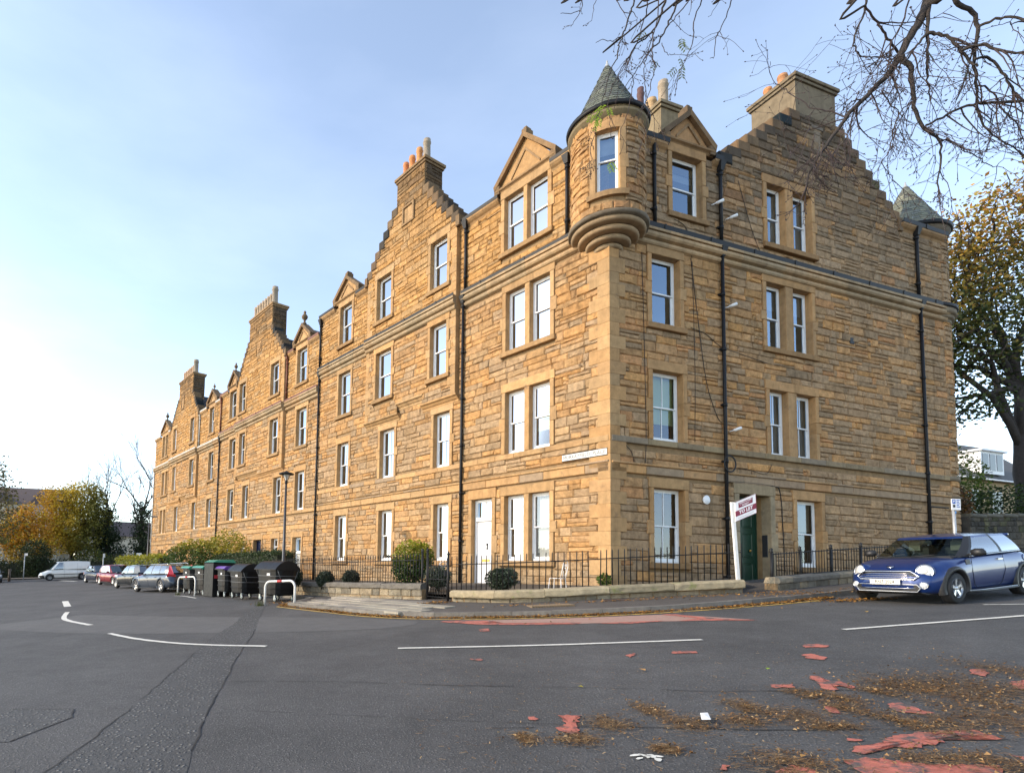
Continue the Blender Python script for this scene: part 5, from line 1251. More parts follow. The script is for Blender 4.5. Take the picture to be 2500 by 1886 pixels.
# parking plate on its grey pole
ps = thing('parking_sign', 'grey pole with a small white and blue parking plate behind the blue car', 'sign', onG(15.95, 15.3, KH)); M_GREYP = mat('galvanised_grey', (.36, .38, .40), .45, .3, var=.1, vscale=6)
zb_ = ps.location.z
q = MB(); q.tube([(0, 0, -.1), (-.03, 0, 3.92 - zb_)], .038, M_GREYP, 10); q.tube([(-.01, 0, 1.75), (-.01, 0, 1.82)], .041, mat('blue_sticker', (.05, .25, .6), .4), 10); part('pole', q, ps)
q = MB(); q.box((-.13, -.06, 3.63 - zb_), (.11, -.042, 3.93 - zb_), M_BOARD); pl = part('plate', q, ps)
q = MB(); BL = mat('sign_blue', (.03, .10, .42), .4)
q.box((-.11, -.064, 3.80 - zb_), (-.03, -.0605, 3.91 - zb_), BL); q.box((-.10, -.064, 3.70 - zb_), (-.04, -.0605, 3.77 - zb_), M_IRON)
for k in range(5): q.box((0.0, -.064, 3.885 - zb_ - k * .045), (.085 - .02 * (k % 2), -.0605, 3.905 - zb_ - k * .045), BL)
part('print', q, pl)
o = part('lettering', text_mesh('lettering', 'P', .085, M_BOARD, .0005, .002), pl); o.matrix_basis = Matrix(((1, 0, 0, -.07), (0, 0, -1, -.0655), (0, 1, 0, 3.853 - zb_), (0, 0, 0, 1)))
# street lamps
M_LAMP = mat('lamp_post_paint', (.055, .055, .058), .4, .3, var=.1, vscale=5); M_LENS = mat('lamp_lens', (.55, .55, .53), .25)
def street_lamp(label, x, y, h, head=1.0, rz=0):
    r = thing('street_lamp', label, 'street lamp', onG(x, y, KH), rz, 'street lamps along the row')
    q = MB(); q.tube([(0, 0, 0), (0, 0, .02), (0, 0, 1.25), (0, 0, 1.35), (0, 0, h - .45)], [.11, .095, .085, .062, .042], M_LAMP, 12); part('post', q, r)
    if head == 1:
        q = MB(); q.lathe([(.05, h - .46), (.07, h - .42), (.05, h - .36), (.04, h - .3)], M_LAMP, 12); q.lathe([(.10, h - .12), (.29, h - .10), (.31, h - .075), (.26, h - .045), (.12, h - .01), (.06, h + .03), (0, h + .06)], M_LAMP, 20)
        for k_ in range(4): q.tube([(.05 * cos(k_ * pi / 2), .05 * sin(k_ * pi / 2), h - .36), (.15 * cos(k_ * pi / 2), .15 * sin(k_ * pi / 2), h - .10)], .010, M_LAMP, 5); part('lamp_head', q, r)
        q = MB(); q.lathe([(.04, h - .34), (.075, h - .24), (.125, h - .12)], M_LENS, 14); part('lens', q, r)
    else:
        q = MB(); q.tube([(0, 0, h - .45), (0, 0, h)], .035, M_LAMP, 8); q.bevbox((-.12, -.1, h - .02), (.62, .1, h + .06), M_LAMP); part('lamp_head', q, r)
    return r
street_lamp('slim dark street lamp with a flat round lantern rising behind the bins', -2.97, 22.5, 5.41 - G(-2.97, 22.5) - KH)
street_lamp('dark street lamp with a square arm at the far end of the row', -16.6, 45, 5.38 - G(-16.6, 45) - KH, 0, 0.0)
# ---- bin compound: hoops and wheeled bins
M_HOOP = mat('hoop_white_paint', (.66, .65, .62), .45, var=.15, vscale=8); M_HRED = mat('hoop_red_band', (.45, .03, .03), .5)
def hoop(label, a, b, h):
    r = thing('hoop_barrier', label, 'barrier', onG(a[0], a[1]), 0, 'white hoop barriers guarding the bins'); o = r.location
    A = Vector((0, 0, -.1)); B = onG(b[0], b[1]) - o; d = Vector((B.x, B.y, 0)).normalized() * .22; top = h
    pts = [A] + [Vector((0, 0, top - .22)) + d * (1 - cos(t)) + UP * .22 * sin(t) for t in [i * pi / 10 for i in range(6)]]
    Bt = Vector((B.x, B.y, B.z + top - .22)); pts += [Bt - d * (1 - cos(t)) + UP * .22 * sin(t) for t in [i * pi / 10 for i in range(5, -1, -1)]] + [Vector((B.x, B.y, B.z - .1))]
    q = MB(); q.tube(pts, .038, M_HOOP, 10); part('hoop', q, r)
    m = (pts[6] + pts[7]) / 2; dd = (pts[7] - pts[6]).normalized() * .11; q = MB(); q.tube([m - dd, m + dd], .0395, M_HRED, 10); part('red_band', q, r)
hoop('white hoop barrier with red band in front of the rightmost black bin', (-3.10, 19.15), (-2.02, 18.30), .80)
hoop('white hoop barrier between the grey estate car and the green-lidded bins', (-8.55, 27.3), (-7.4, 26.1), .86)
M_BIN = mat('black_bin_plastic', (.005, .005, .006), .48, spec=.3, var=.35, vscale=7, rvar=.1, bump=.08, bscale=12); M_BINW = mat('bin_scuff_grey', (.10, .10, .10), .5)
M_LGREEN = mat('green_lid', (.02, .20, .12), .4, var=.15, vscale=5); M_LPURP = mat('purple_lid', (.11, .045, .26), .4, var=.1, vscale=5); M_RUB = mat('tyre_rubber', (.018, .018, .018), .8, var=.3, vscale=20); M_CASTOR = mat('castor_hub', (.38, .42, .42), .4, .4)
M_STICK = mat('white_sticker', (.72, .72, .70), .5); M_CHEV = mat('red_chevron', (.55, .04, .05), .5)
def castor(root, x, y, r=.10):
    q = MB(); q.lathe([(r * .7, -.02), (r, -.022), (r, .022), (r * .7, .02)], M_RUB, 14, (x, y, r), 'Y'); w = part('wheel', q, root)
    q = MB(); q.lathe([(0, -.026), (r * .72, -.022), (r * .72, .022), (0, .026)], M_CASTOR, 14, (x, y, r), 'Y'); part('hub', q, w)
    q = MB(); q.box((x - .03, y - .04, r * .9), (x + .03, y + .04, .24), M_CASTOR); part('fork', q, root)
def wheeled_bin(label, s, n, rz, W, D, H, lid, dome, mid=.93, legs=True):
    """W along the kerb (local x), D across (local y); front edge faces the road at -y"""
    c = XA(s, n); r = thing('wheeled_bin', label, 'bin', onG(*c), atan2(UA.y, UA.x) + pi + rz, 'communal bins along the kerb')
    zb, zt = .22, H - (.16 if not dome else .30)
    q = MB(); rings = [(.0, .84), (.05, .9), (.3, .94), (.55, .965), (.85, .99), (.96, 1.0), (.965, 1.05), (1.0, 1.05)]; vs = []; fs = []; m = 20
    for t, k in rings:
        hw, hd = W / 2 * k, D / 2 * k; rr = .13
        for i in range(m):
            a = 2 * pi * (i + .5) / m; cx, cy = cos(a), sin(a); e = 4.5
            kk = (abs(cx) ** e + abs(cy) ** e) ** (-1 / e); vs.append((hw * cx * kk, hd * cy * kk, zb + (zt - zb) * t))
    for j in range(len(rings) - 1):
        for i in range(m): fs.append((j * m + i, j * m + (i + 1) % m, (j + 1) * m + (i + 1) % m, (j + 1) * m + i))
    fs.append(tuple(range(m))[::-1]); fs.append(tuple((len(rings) - 1) * m + i for i in range(m))); q.add(vs, fs, M_BIN); part('body', q, r)
    for t in (.28, .52, .76):                                  # moulded ribs
        k = .945 + .05 * t; hw, hd = W / 2 * k + .008, D / 2 * k + .008; z = zb + (zt - zb) * t; pts = []
        for i in range(m + 1):
            a = 2 * pi * (i + .5) / m; cx, cy = cos(a), sin(a); kk = (abs(cx) ** 4.5 + abs(cy) ** 4.5) ** (-1 / 4.5); pts.append((hw * cx * kk, hd * cy * kk, z))
        q = MB(); q.tube(pts, .014, M_BINW if t > .3 else M_BIN, 5, cap=False); part('rib', q, r)
    q = MB(); n_ = 14; vs = []; hw, hd = W / 2 * 1.06, D / 2 * 1.06
    for i in range(n_ + 1):
        t = -1 + 2 * i / n_; y = hd * t; z = zt + .02 + ((H - zt) * (1 - abs(t) ** 2.4) if dome else (H - zt - .05) * (1 - abs(t) ** 6) + .03)
        vs += [(-hw, y, z), (hw, y, z), (-hw, y, zt), (hw, y, zt)]
    fs = []
    for i in range(n_): a = 4 * i; b = a + 4; fs += [(a, a + 1, b + 1, b), (a, b, b + 2, a + 2), (a + 1, a + 3, b + 3, b + 1)]
    fs += [(0, 2, 3, 1), (4 * n_, 4 * n_ + 1, 4 * n_ + 3, 4 * n_ + 2)]
    q.add(vs, fs, lid); ld = part('lid', q, r)
    if dome:
        for sx in (-1, 1):
            for sy in (-1, 1): q = MB(); q.tube([(sx * W / 2 * 1.04, sy * D * .44, zt + .02), (sx * W / 2 * 1.045, sy * D * .26, zt - .42)], .012, M_BINW, 6); part('lid_arm', q, r)
    else:
        q = MB(); q.box((-hw * .96, -hd - .03, zt + .0), (hw * .96, -hd + .015, zt + .05), M_BIN); part('lid_rim', q, r)
    for sx in (-1, 1):
        for sy in (-1, 1): castor(r, sx * W * .36, sy * D * .36, .105)
    q = MB(); q.box((W * .1, -D / 2 * 1.01 - .004, zt - .2), (W * .24, -D / 2 * .985, zt - .12), M_STICK); part('sticker', q, r)
    return r
wheeled_bin('big black bin with an arched lid behind the white hoop, rightmost of the bins', 9.55, 5.5, .16, 1.25, 1.05, 1.42, M_BIN, True)
wheeled_bin('tall black bin with rounded sides, second of the bins from the right', 12.0, 5.6, .05, 1.15, 1.05, 1.36, M_BIN, True)
wheeled_bin('smaller black bin with a purple lid in the middle of the bins', 13.9, 5.6, .0, .95, .75, 1.30, M_LPURP, False)
wheeled_bin('black wheeled bin with green lid next to the tall square container', 16.35, 5.6, .0, 1.3, 1.0, 1.34, M_LGREEN, False)
wheeled_bin('black wheeled bin with green lid beside the grey estate car, leftmost of the bins', 18.1, 5.6, -.04, 1.3, 1.0, 1.34, M_LGREEN, False)
c = XA(15.05, 5.55); bx = thing('bin_container', 'tall square black container with green flap standing between green and purple lids', 'bin', onG(*c), atan2(UA.y, UA.x) + pi)
q = MB(); q.bevbox((-.55, -.5, 0), (.55, .5, 1.46), M_BIN, e=.05); part('body', q, bx)
q = MB(); q.hexa([(-.57, -.52, 1.462), (.57, -.52, 1.462), (.57, .52, 1.462), (-.57, .52, 1.462), (-.52, -.3, 1.56), (.52, -.3, 1.56), (.52, .42, 1.60), (-.52, .42, 1.60)], M_LGREEN); part('lid', q, bx)
q = MB(); q.box((.553, -.45, .78), (.556, -.1, .92), M_CHEV); q.box((.5565, -.28, .78), (.5585, -.1, .92), M_STICK); part('chevron_plate', q, bx)
# chevron on the purple-lidded bin
c = XA(13.9, 5.6)
# bistro chairs in the front garden
M_CHAIR = mat('white_chair_paint', (.74, .72, .70), .45)
def bistro(label, x, y, z, rz):
    r = thing('bistro_chair', label, 'chair', (x, y, z), rz, 'white bistro chairs in the front garden')
    q = MB(); q.lathe([(0, .44), (.19, .44), (.20, .45), (.19, .46), (0, .46)], M_CHAIR, 16); part('seat', q, r)
    for sx, sy in ((-1, -1), (1, -1), (-1, 1), (1, 1)): q = MB(); q.tube([(sx * .15, sy * .15, .45), (sx * .17, sy * .17, .2), (sx * .19, sy * .20, 0)], .011, M_CHAIR, 6); part('leg', q, r)
    q = MB(); q.tube([(-.16, .15, .45), (-.17, .19, .62), (-.16, .22, .78)] + [(-.16 * cos(t), .22 + .01 * sin(t), .78 + .15 * sin(t)) for t in [i * pi / 8 for i in range(1, 8)]] + [(.16, .22, .78), (.17, .19, .62), (.16, .15, .45)], .012, M_CHAIR, 6); b = part('backrest', q, r)
    q = MB()
    for sx in (-1, 1):
        q.tube([(sx * .06 + sx * .05 * cos(t) * (1 - t / 9), .215, .79 + .055 * sin(t) * (1 - t / 9)) for t in [i * .55 for i in range(14)]], .008, M_CHAIR, 5); q.tube([(sx * .03, .17, .47), (sx * .1, .2, .62), (sx * .02, .215, .74)], .008, M_CHAIR, 5)
    part('scroll', q, b)
bistro('white metal bistro chair with scroll back by the corner railing', 5.3, 15.35, 1.08, -2.3)
bistro('white metal bistro chair half hidden by shrub at the gate', 2.42, 17.55, 1.0, -2.6)
# small lamp bracket basket on the railing left of the golden shrub

# ---------------------------------------------------------------- cars
M_TYRE = mat('tyre', (.016, .016, .017), .75, var=.25, vscale=20); M_ALLOY = mat('alloy_wheel', (.62, .63, .65), .28, .85); M_DKALLOY = mat('grey_alloy_wheel', (.30, .31, .33), .3, .85)
M_CHROME = mat('chrome', (.48, .48, .50), .16, 1.0); M_TRIM = mat('black_car_trim', (.014, .014, .015), .5); M_GAP = mat('door_gap', (.006, .006, .007), .8)
M_LAMPG = mat('headlamp_glass', (.70, .72, .74), .08, .35, coat=1.0); M_TAIL = mat('tail_lamp', (.42, .012, .015), .15, coat=1.0); M_ORANGE = mat('indicator', (.6, .2, .06), .2)
M_PLATEW = mat('plate_white', (.75, .73, .66), .4); M_PLATEY = mat('plate_yellow', (.70, .42, .02), .4); M_CABIN = mat('car_cabin', (.018, .018, .020), .8); M_SEAT = mat('car_seat', (.05, .05, .052), .8); M_PALESEAT = mat('car_headrest', (.25, .24, .20), .8)
G_CAR = glass('car_glass', .22, (.45, .50, .50), 0); G_SCREEN = glass('windscreen_glass', .02, (.42, .50, .47), 0, (.75, .85, .85), .22); G_CARD = glass('car_privacy_glass', .28, (.10, .11, .13), 0)
def paint(name, c, metal=.3): return mat(name, c, .30, metal, coat=.6, spec=.45, var=.05, vscale=2)
def cut(body, cutters):
    """take the wheel openings out of a car body"""
    for c in cutters:
        m = body.modifiers.new('arch', 'BOOLEAN'); m.operation = 'DIFFERENCE'; m.object = c; m.solver = 'EXACT'
    dg = bpy.context.evaluated_depsgraph_get(); dg.update()
    me = bpy.data.meshes.new_from_object(body.evaluated_get(dg)); me.name = 'body'
    body.modifiers.clear(); body.data = me
    for c in cutters: bpy.data.objects.remove(c)
def interp(tab, x):
    if x <= tab[0][0]: return tab[0][1]
    for (a, b), (c, d) in zip(tab, tab[1:]):
        if x <= c:
            t = (x - a) / (c - a); t = t * t * (3 - 2 * t) * .5 + t * .5
            return b + (d - b) * t
    return tab[-1][1]
def car(label, loc, rz, spec, group=None, pitch=0.0, roll_=0.0):
    """x forward, y left, z up; spec gives side profile and plan tables"""
    S = spec; r = thing(S.get('name', 'parked_car'), label, S.get('cat', 'car'), loc, rz, group)
    r.rotation_mode = 'ZYX' if False else 'XYZ'; r.rotation_euler = (roll_, pitch, rz)
    PM = S['paint']; n = S.get('n', 34); x0, x1 = S['x']
    # ---- lower body: loops across, from tail to nose
    q = MB(); vs = []; fs = []; K = 15
    xs = [x0 + (x1 - x0) * (.5 - .5 * cos(pi * i / n)) for i in range(n + 1)]
    for x in xs:
        w = interp(S['half'], x); zt = interp(S['deck'], x); zb = interp(S['sill'], x); zs = interp(S['shoulder'], x)
        zs = min(zs, zt - .01); h = zs - zb
        prof = [(0, zb), (w * .70, zb), (w * .88, zb + .015), (w * .95, zb + h * .10), (w * .985, zb + h * .30), (w, zb + h * .55), (w * .995, zb + h * .75), (w * .975, zb + h * .93), (w * .94, zs), (w * .88, zs + (zt - zs) * .45), (w * .72, zs + (zt - zs) * .78), (w * .45, zs + (zt - zs) * .95), (0, zt)]
        row = [(x, y, z) for y, z in prof] + [(x, -y, z) for y, z in prof[-2:0:-1]]
        vs += row; K = len(row)
    for i in range(n):
        for k in range(K): fs.append((i * K + k, i * K + (k + 1) % K, (i + 1) * K + (k + 1) % K, (i + 1) * K + k))
    fs.append(tuple(range(K))[::-1]); fs.append(tuple(n * K + k for k in range(K)))
    q.add(vs, fs, PM, smooth=True); body = part('body', q, r)
    R = S['R']; cutters = []
    for wx in S['axles']:
        for sy in (-1, 1):
            c = MB(); c.lathe([(0, -.5), (S['arch'], -.5), (S['arch'], .18), (0, .18)][::-1], M_TRIM, 28, (wx, sy * (interp(S['half'], wx) - .10), R + .015), 'Y', smooth=True)
            if sy > 0: c = MB(); c.lathe([(0, .5), (S['arch'], .5), (S['arch'], -.18), (0, -.18)], M_TRIM, 28, (wx, (interp(S['half'], wx) - .10), R + .015), 'Y', smooth=True)
            me = c.mesh('cutter'); o = bpy.data.objects.new('cutter', me); COL.objects.link(o); o.parent = r
            bm_ = bmesh.new(); bm_.from_mesh(me); bmesh.ops.remove_doubles(bm_, verts=bm_.verts, dist=1e-4); bmesh.ops.recalc_face_normals(bm_, faces=bm_.faces); bm_.to_mesh(me); bm_.free(); cutters.append(o)
    bm_ = bmesh.new(); bm_.from_mesh(body.data); bmesh.ops.recalc_face_normals(bm_, faces=bm_.faces); bm_.to_mesh(body.data); bm_.free()
    cut(body, cutters)
    # ---- wheels, arch lips
    for wx in S['axles']:
        for sy in (-1, 1):
            w = interp(S['half'], wx) - .015; y1, y0 = sy * w, sy * (w - .19)
            q = MB(); q.lathe([(R * .62, 0), (R * .66, .015), (R * .9, .0), (R * .97, .015), (R, .05), (R, .15), (R * .97, .185), (R * .6, .19)], M_TYRE, 28, P=lambda a, b, z: Vector((wx + a, y1 - sy * z, R + b))); wh = part('wheel', q, r)
            q = MB(); rr = R * .655
            q.lathe([(rr, .0), (rr * .93, -.008), (rr * .90, .03), (rr * .86, .10), (0, .12)], M_DKALLOY, 28, P=lambda a, b, z: Vector((wx + a, y1 - sy * (z + .012), R + b)))
            ns = S.get('spokes', 5)
            for k in range(ns):
                a = 2 * pi * k / ns + .3; c_, s_ = cos(a), sin(a); T = lambda u, v, z: Vector((wx + u * c_ - v * s_, y1 - sy * z, R + u * s_ + v * c_))
                hw0, hw1 = rr * .10, rr * (.17 if S.get('fat') else .11)
                q.hexa([T(rr * .12, -hw0, .03), T(rr * .93, -hw1, .015), T(rr * .93, hw1, .015), T(rr * .12, hw0, .03), T(rr * .12, -hw0, .08), T(rr * .93, -hw1, .05), T(rr * .93, hw1, .05), T(rr * .12, hw0, .08)], S.get('alloy', M_ALLOY))
            q.lathe([(rr * .20, .04), (rr * .16, .012), (0, .010)], S.get('alloy', M_ALLOY), 12, P=lambda a, b, z: Vector((wx + a, y1 - sy * z, R + b)))
            part('rim', q, wh)
            q = MB(); ar = S['arch']; m_ = 20; vs = []; yo = interp(S['half'], wx); lipw = S.get('lip', .045)
            for k in range(m_ + 1):
                a = -.35 + (pi + .7) * k / m_
                for rad, yy in ((ar - .01, -.10), (ar - .012, .010), (ar + lipw * .6, .014), (ar + lipw, -.02), (ar + lipw, -.06)):
                    zz = R + .015 + rad * sin(a); xx = wx + rad * cos(a); yb = interp(S['half'], xx); zz = max(zz, interp(S['sill'], wx) - .01); vs.append((xx, sy * (min(yb, yo + .03) + yy), zz))
            q.add(vs, [(5 * k + a, 5 * k + a + 1, 5 * k + 6 + a, 5 * k + 5 + a) for k in range(m_) for a in range(4)], S.get('lipmat', PM), smooth=True); part('wheel_arch', q, r)
    # ---- greenhouse: base outline -> roof outline
    cab = S['cab']                       # list of (name, xb, yb, xr, yr) going from the screen centre round the left side to the tail centre
    zb_of = lambda x: interp(S['belt'], x); zr_of = lambda x: interp(S['roof'], x)
    def bp(i, t):                        # point on the glasshouse wall at knot i and height t
        nm, xb, yb, xr, yr = cab[i]; x = xb + (xr - xb) * t; y = yb + (yr - yb) * t + .028 * sin(pi * t) * (1 if yb > .2 else 0)
        z = zb_of(xb) + (zr_of(xr) - zb_of(xb)) * t; return Vector((x, y, z))
    tl, th_ = .07, .90
    for i in range(len(cab) - 1):
        nm = cab[i][0]; nw = S.get('wide', {})
        for sy in (1, -1):
            if nm.startswith('!'):       # pillar
                q = MB(); vs = []
                for k in range(7): t = k / 6; vs += [bp(i, t), bp(i + 1, t)]
                vs = [Vector((v.x, v.y * sy, v.z)) for v in vs]; q.add(vs, [(2 * k, 2 * k + 1, 2 * k + 3, 2 * k + 2) for k in range(6)], M_TRIM if nm == '!b' else PM, smooth=True); part('pillar', q, r)
            else:
                if nm in ('windscreen', 'rear_window') and sy < 0 and i in S.get('centre', ()): pass
                q = MB(); vs = []
                for k in range(7): t = tl + (th_ - tl) * k / 6; vs += [bp(i, t), bp(i + 1, t)]
                vs = [Vector((v.x, v.y * sy, v.z)) for v in vs]; q.add(vs, [(2 * k, 2 * k + 1, 2 * k + 3, 2 * k + 2) for k in range(6)], S.get('glass', {}).get(nm, G_SCREEN if nm == 'windscreen' else G_CAR), smooth=True); part(nm, q, r)
                q = MB()                  # frame strips below and above the glass
                for ta, tb, mm in ((0, tl, M_TRIM), (th_, 1, PM)):
                    vs = [bp(i, ta), bp(i + 1, ta), bp(i + 1, tb), bp(i, tb)]; q.add([Vector((v.x, v.y * sy, v.z)) for v in vs], [(0, 1, 2, 3)], mm)
                part('window_trim', q, r)
    # roof skin
    q = MB(); ring = [bp(i, 1) for i in range(len(cab))]; full = ring + [Vector((v.x, -v.y, v.z)) for v in ring[::-1]]
    cx = sum(v.x for v in full) / len(full); vs = []; nl = 5
    for l_ in range(nl):
        k = 1 - l_ / nl
        for v in full: vs.append(Vector((cx + (v.x - cx) * k, v.y * k, v.z * k + (zr_of(cx + (v.x - cx) * k)) * (1 - k) + S.get('crown', .05) * (1 - k * k))))
    m_ = len(full); vs.append(Vector((cx, 0, zr_of(cx) + S.get('crown', .05))))
    fs = [(l_ * m_ + a, l_ * m_ + (a + 1) % m_, (l_ + 1) * m_ + (a + 1) % m_, (l_ + 1) * m_ + a) for l_ in range(nl - 1) for a in range(m_)] + [((nl - 1) * m_ + a, (nl - 1) * m_ + (a + 1) % m_, nl * m_) for a in range(m_)]
    q.add(vs, fs, PM, smooth=True); part('roof', q, r)
    # cabin floor, seats
    q = MB(); xb = [c[1] for c in cab]; xr = [c[3] for c in cab]
    if S.get('seats', True):
        for sx_, hd in ((max(xr) * .3 - .15, 1), (min(xr) * .45 - .35, .9)):
            for sy in (-1, 1):
                z0 = zb_of(0) - .1; q2 = MB(); q2.bevbox((sx_ - .12, sy * .36 - .22, z0 - .1), (sx_ + .08, sy * .36 + .22, z0 + .30), M_SEAT, e=.05); q2.bevbox((sx_ - .12, sy * .36 - .12, z0 + .31), (sx_ - .02, sy * .36 + .12, z0 + .48), M_SEAT, e=.04); part('seat', q2, r)
        q2 = MB(); sgn = S.get('wheel_side', -1); q2.tube([(max(xb) * .58 + .16 * cos(t) * .35, sgn * .36 + .17 * sin(t), zb_of(.5) + .02 + .17 * cos(t)) for t in [i * 2 * pi / 18 for i in range(19)]], .014, M_TRIM, 6, cap=False); part('steering_wheel', q2, r)
    for fn in S.get('extra', ()): fn(r, S)
    return r
def place_on_ground(x, y, az, wb):
    """heading azimuth (from +Y clockwise) -> rotation about z and pitch following the hill"""
    hx, hy = sin(az), cos(az); p = Vector((x, y, G(x, y) + .012)); dz = (G(x + hx, y + hy) - G(x - hx, y - hy)) / 2; lz = (G(x - hy, y + hx) - G(x + hy, y - hx)) / 2
    return p, atan2(hy, hx), -math.atan(dz), math.atan(lz)
def P_(q, pts, m, t=.012):
    return q
def disc(r, name, c, nrm, rad, m, ry=None, dome=.02, n=20, ring=None, parent=None):
    nrm = Vector(nrm).normalized(); u = nrm.cross(UP).normalized(); v = u.cross(nrm); c = Vector(c); ry = ry or rad
    T = lambda a, b, z: c + u * a + v * b * (ry / rad) + nrm * z
    q = MB(); q.lathe([(rad, -.03), (rad, .0), (rad * .85, dome * .6), (rad * .45, dome), (0, dome * 1.1)], m, n, P=T); o = part(name, q, parent or r)
    if ring: q = MB(); q.lathe([(rad * .99, -.03), (rad * 1.0, .012), (rad * 1.1, .014), (rad * 1.15, -.01), (rad * 1.15, -.05)], ring, n, P=T); part('bezel', q, o)
    return o
def slab(r, name, c, u, v, w, h, t, m, parent=None):
    """thin plate centred at c spanned by u (width) and v (height)"""
    u, v, c = Vector(u).normalized(), Vector(v).normalized(), Vector(c); n_ = u.cross(v)
    q = MB(); q.bevbox((-w / 2, -h / 2, -t), (w / 2, h / 2, t * .3), m, None, lambda a, b, z: c + u * a + v * b + n_ * z, e=min(.006, t)); return part(name, q, parent or r)
def plate(r, txt, c, u, m, w=.52, h=.111, v=(0, 0, 1)):
    o = slab(r, 'number_plate', c, u, v, w, h, .012, m); u, v = Vector(u).normalized(), Vector(v).normalized(); n_ = u.cross(v)
    if txt:
        t = part('lettering', text_mesh('lettering', txt, .098, mat('plate_black', (.015, .015, .015), .5), .0006, .0008, sx=.80), o); c = Vector(c) + n_ * .006
        t.matrix_basis = Matrix(((u.x, v.x, n_.x, c.x), (u.y, v.y, n_.y, c.y), (u.z, v.z, n_.z, c.z), (0, 0, 0, 1)))
def mirrors(r, x, y, z, m, s=1.0):
    for sy in (-1, 1):
        q = MB(); q.tube([(x, sy * (y - .05), z - .05), (x - .02, sy * (y + .06), z - .01)], .022, M_TRIM, 6); ph = [(-.10, .0), (-.09, .05), (-.03, .075), (.05, .07), (.085, .02), (.09, -.03), (.03, -.06), (-.06, -.055)]
        vs = [(x + .05 - sy * 0 + d, sy * (y + .13) + a * s * 1.0 * sy, z + b * s) for d in (-.07, .0) for a, b in ph] + [(x + .095, sy * (y + .13), z)]
        fs = [tuple(range(8))] + [(i, (i + 1) % 8, 8 + (i + 1) % 8, 8 + i) for i in range(8)] + [(8 + i, 8 + (i + 1) % 8, 16) for i in range(8)]; q.add(vs, fs, m, smooth=True); part('door_mirror', q, r)
def seam(r, pts, m=None, rad=.004, name='door_gap'):
    q = MB(); q.tube(pts, rad, m or M_GAP, 5); part(name, q, r)
def side_y(S, x, t): # half width on the flank at fraction t of the shoulder height
    w = interp(S['half'], x); return w * (1.0 if .35 < t < .75 else .985 if t <= .35 else .97)
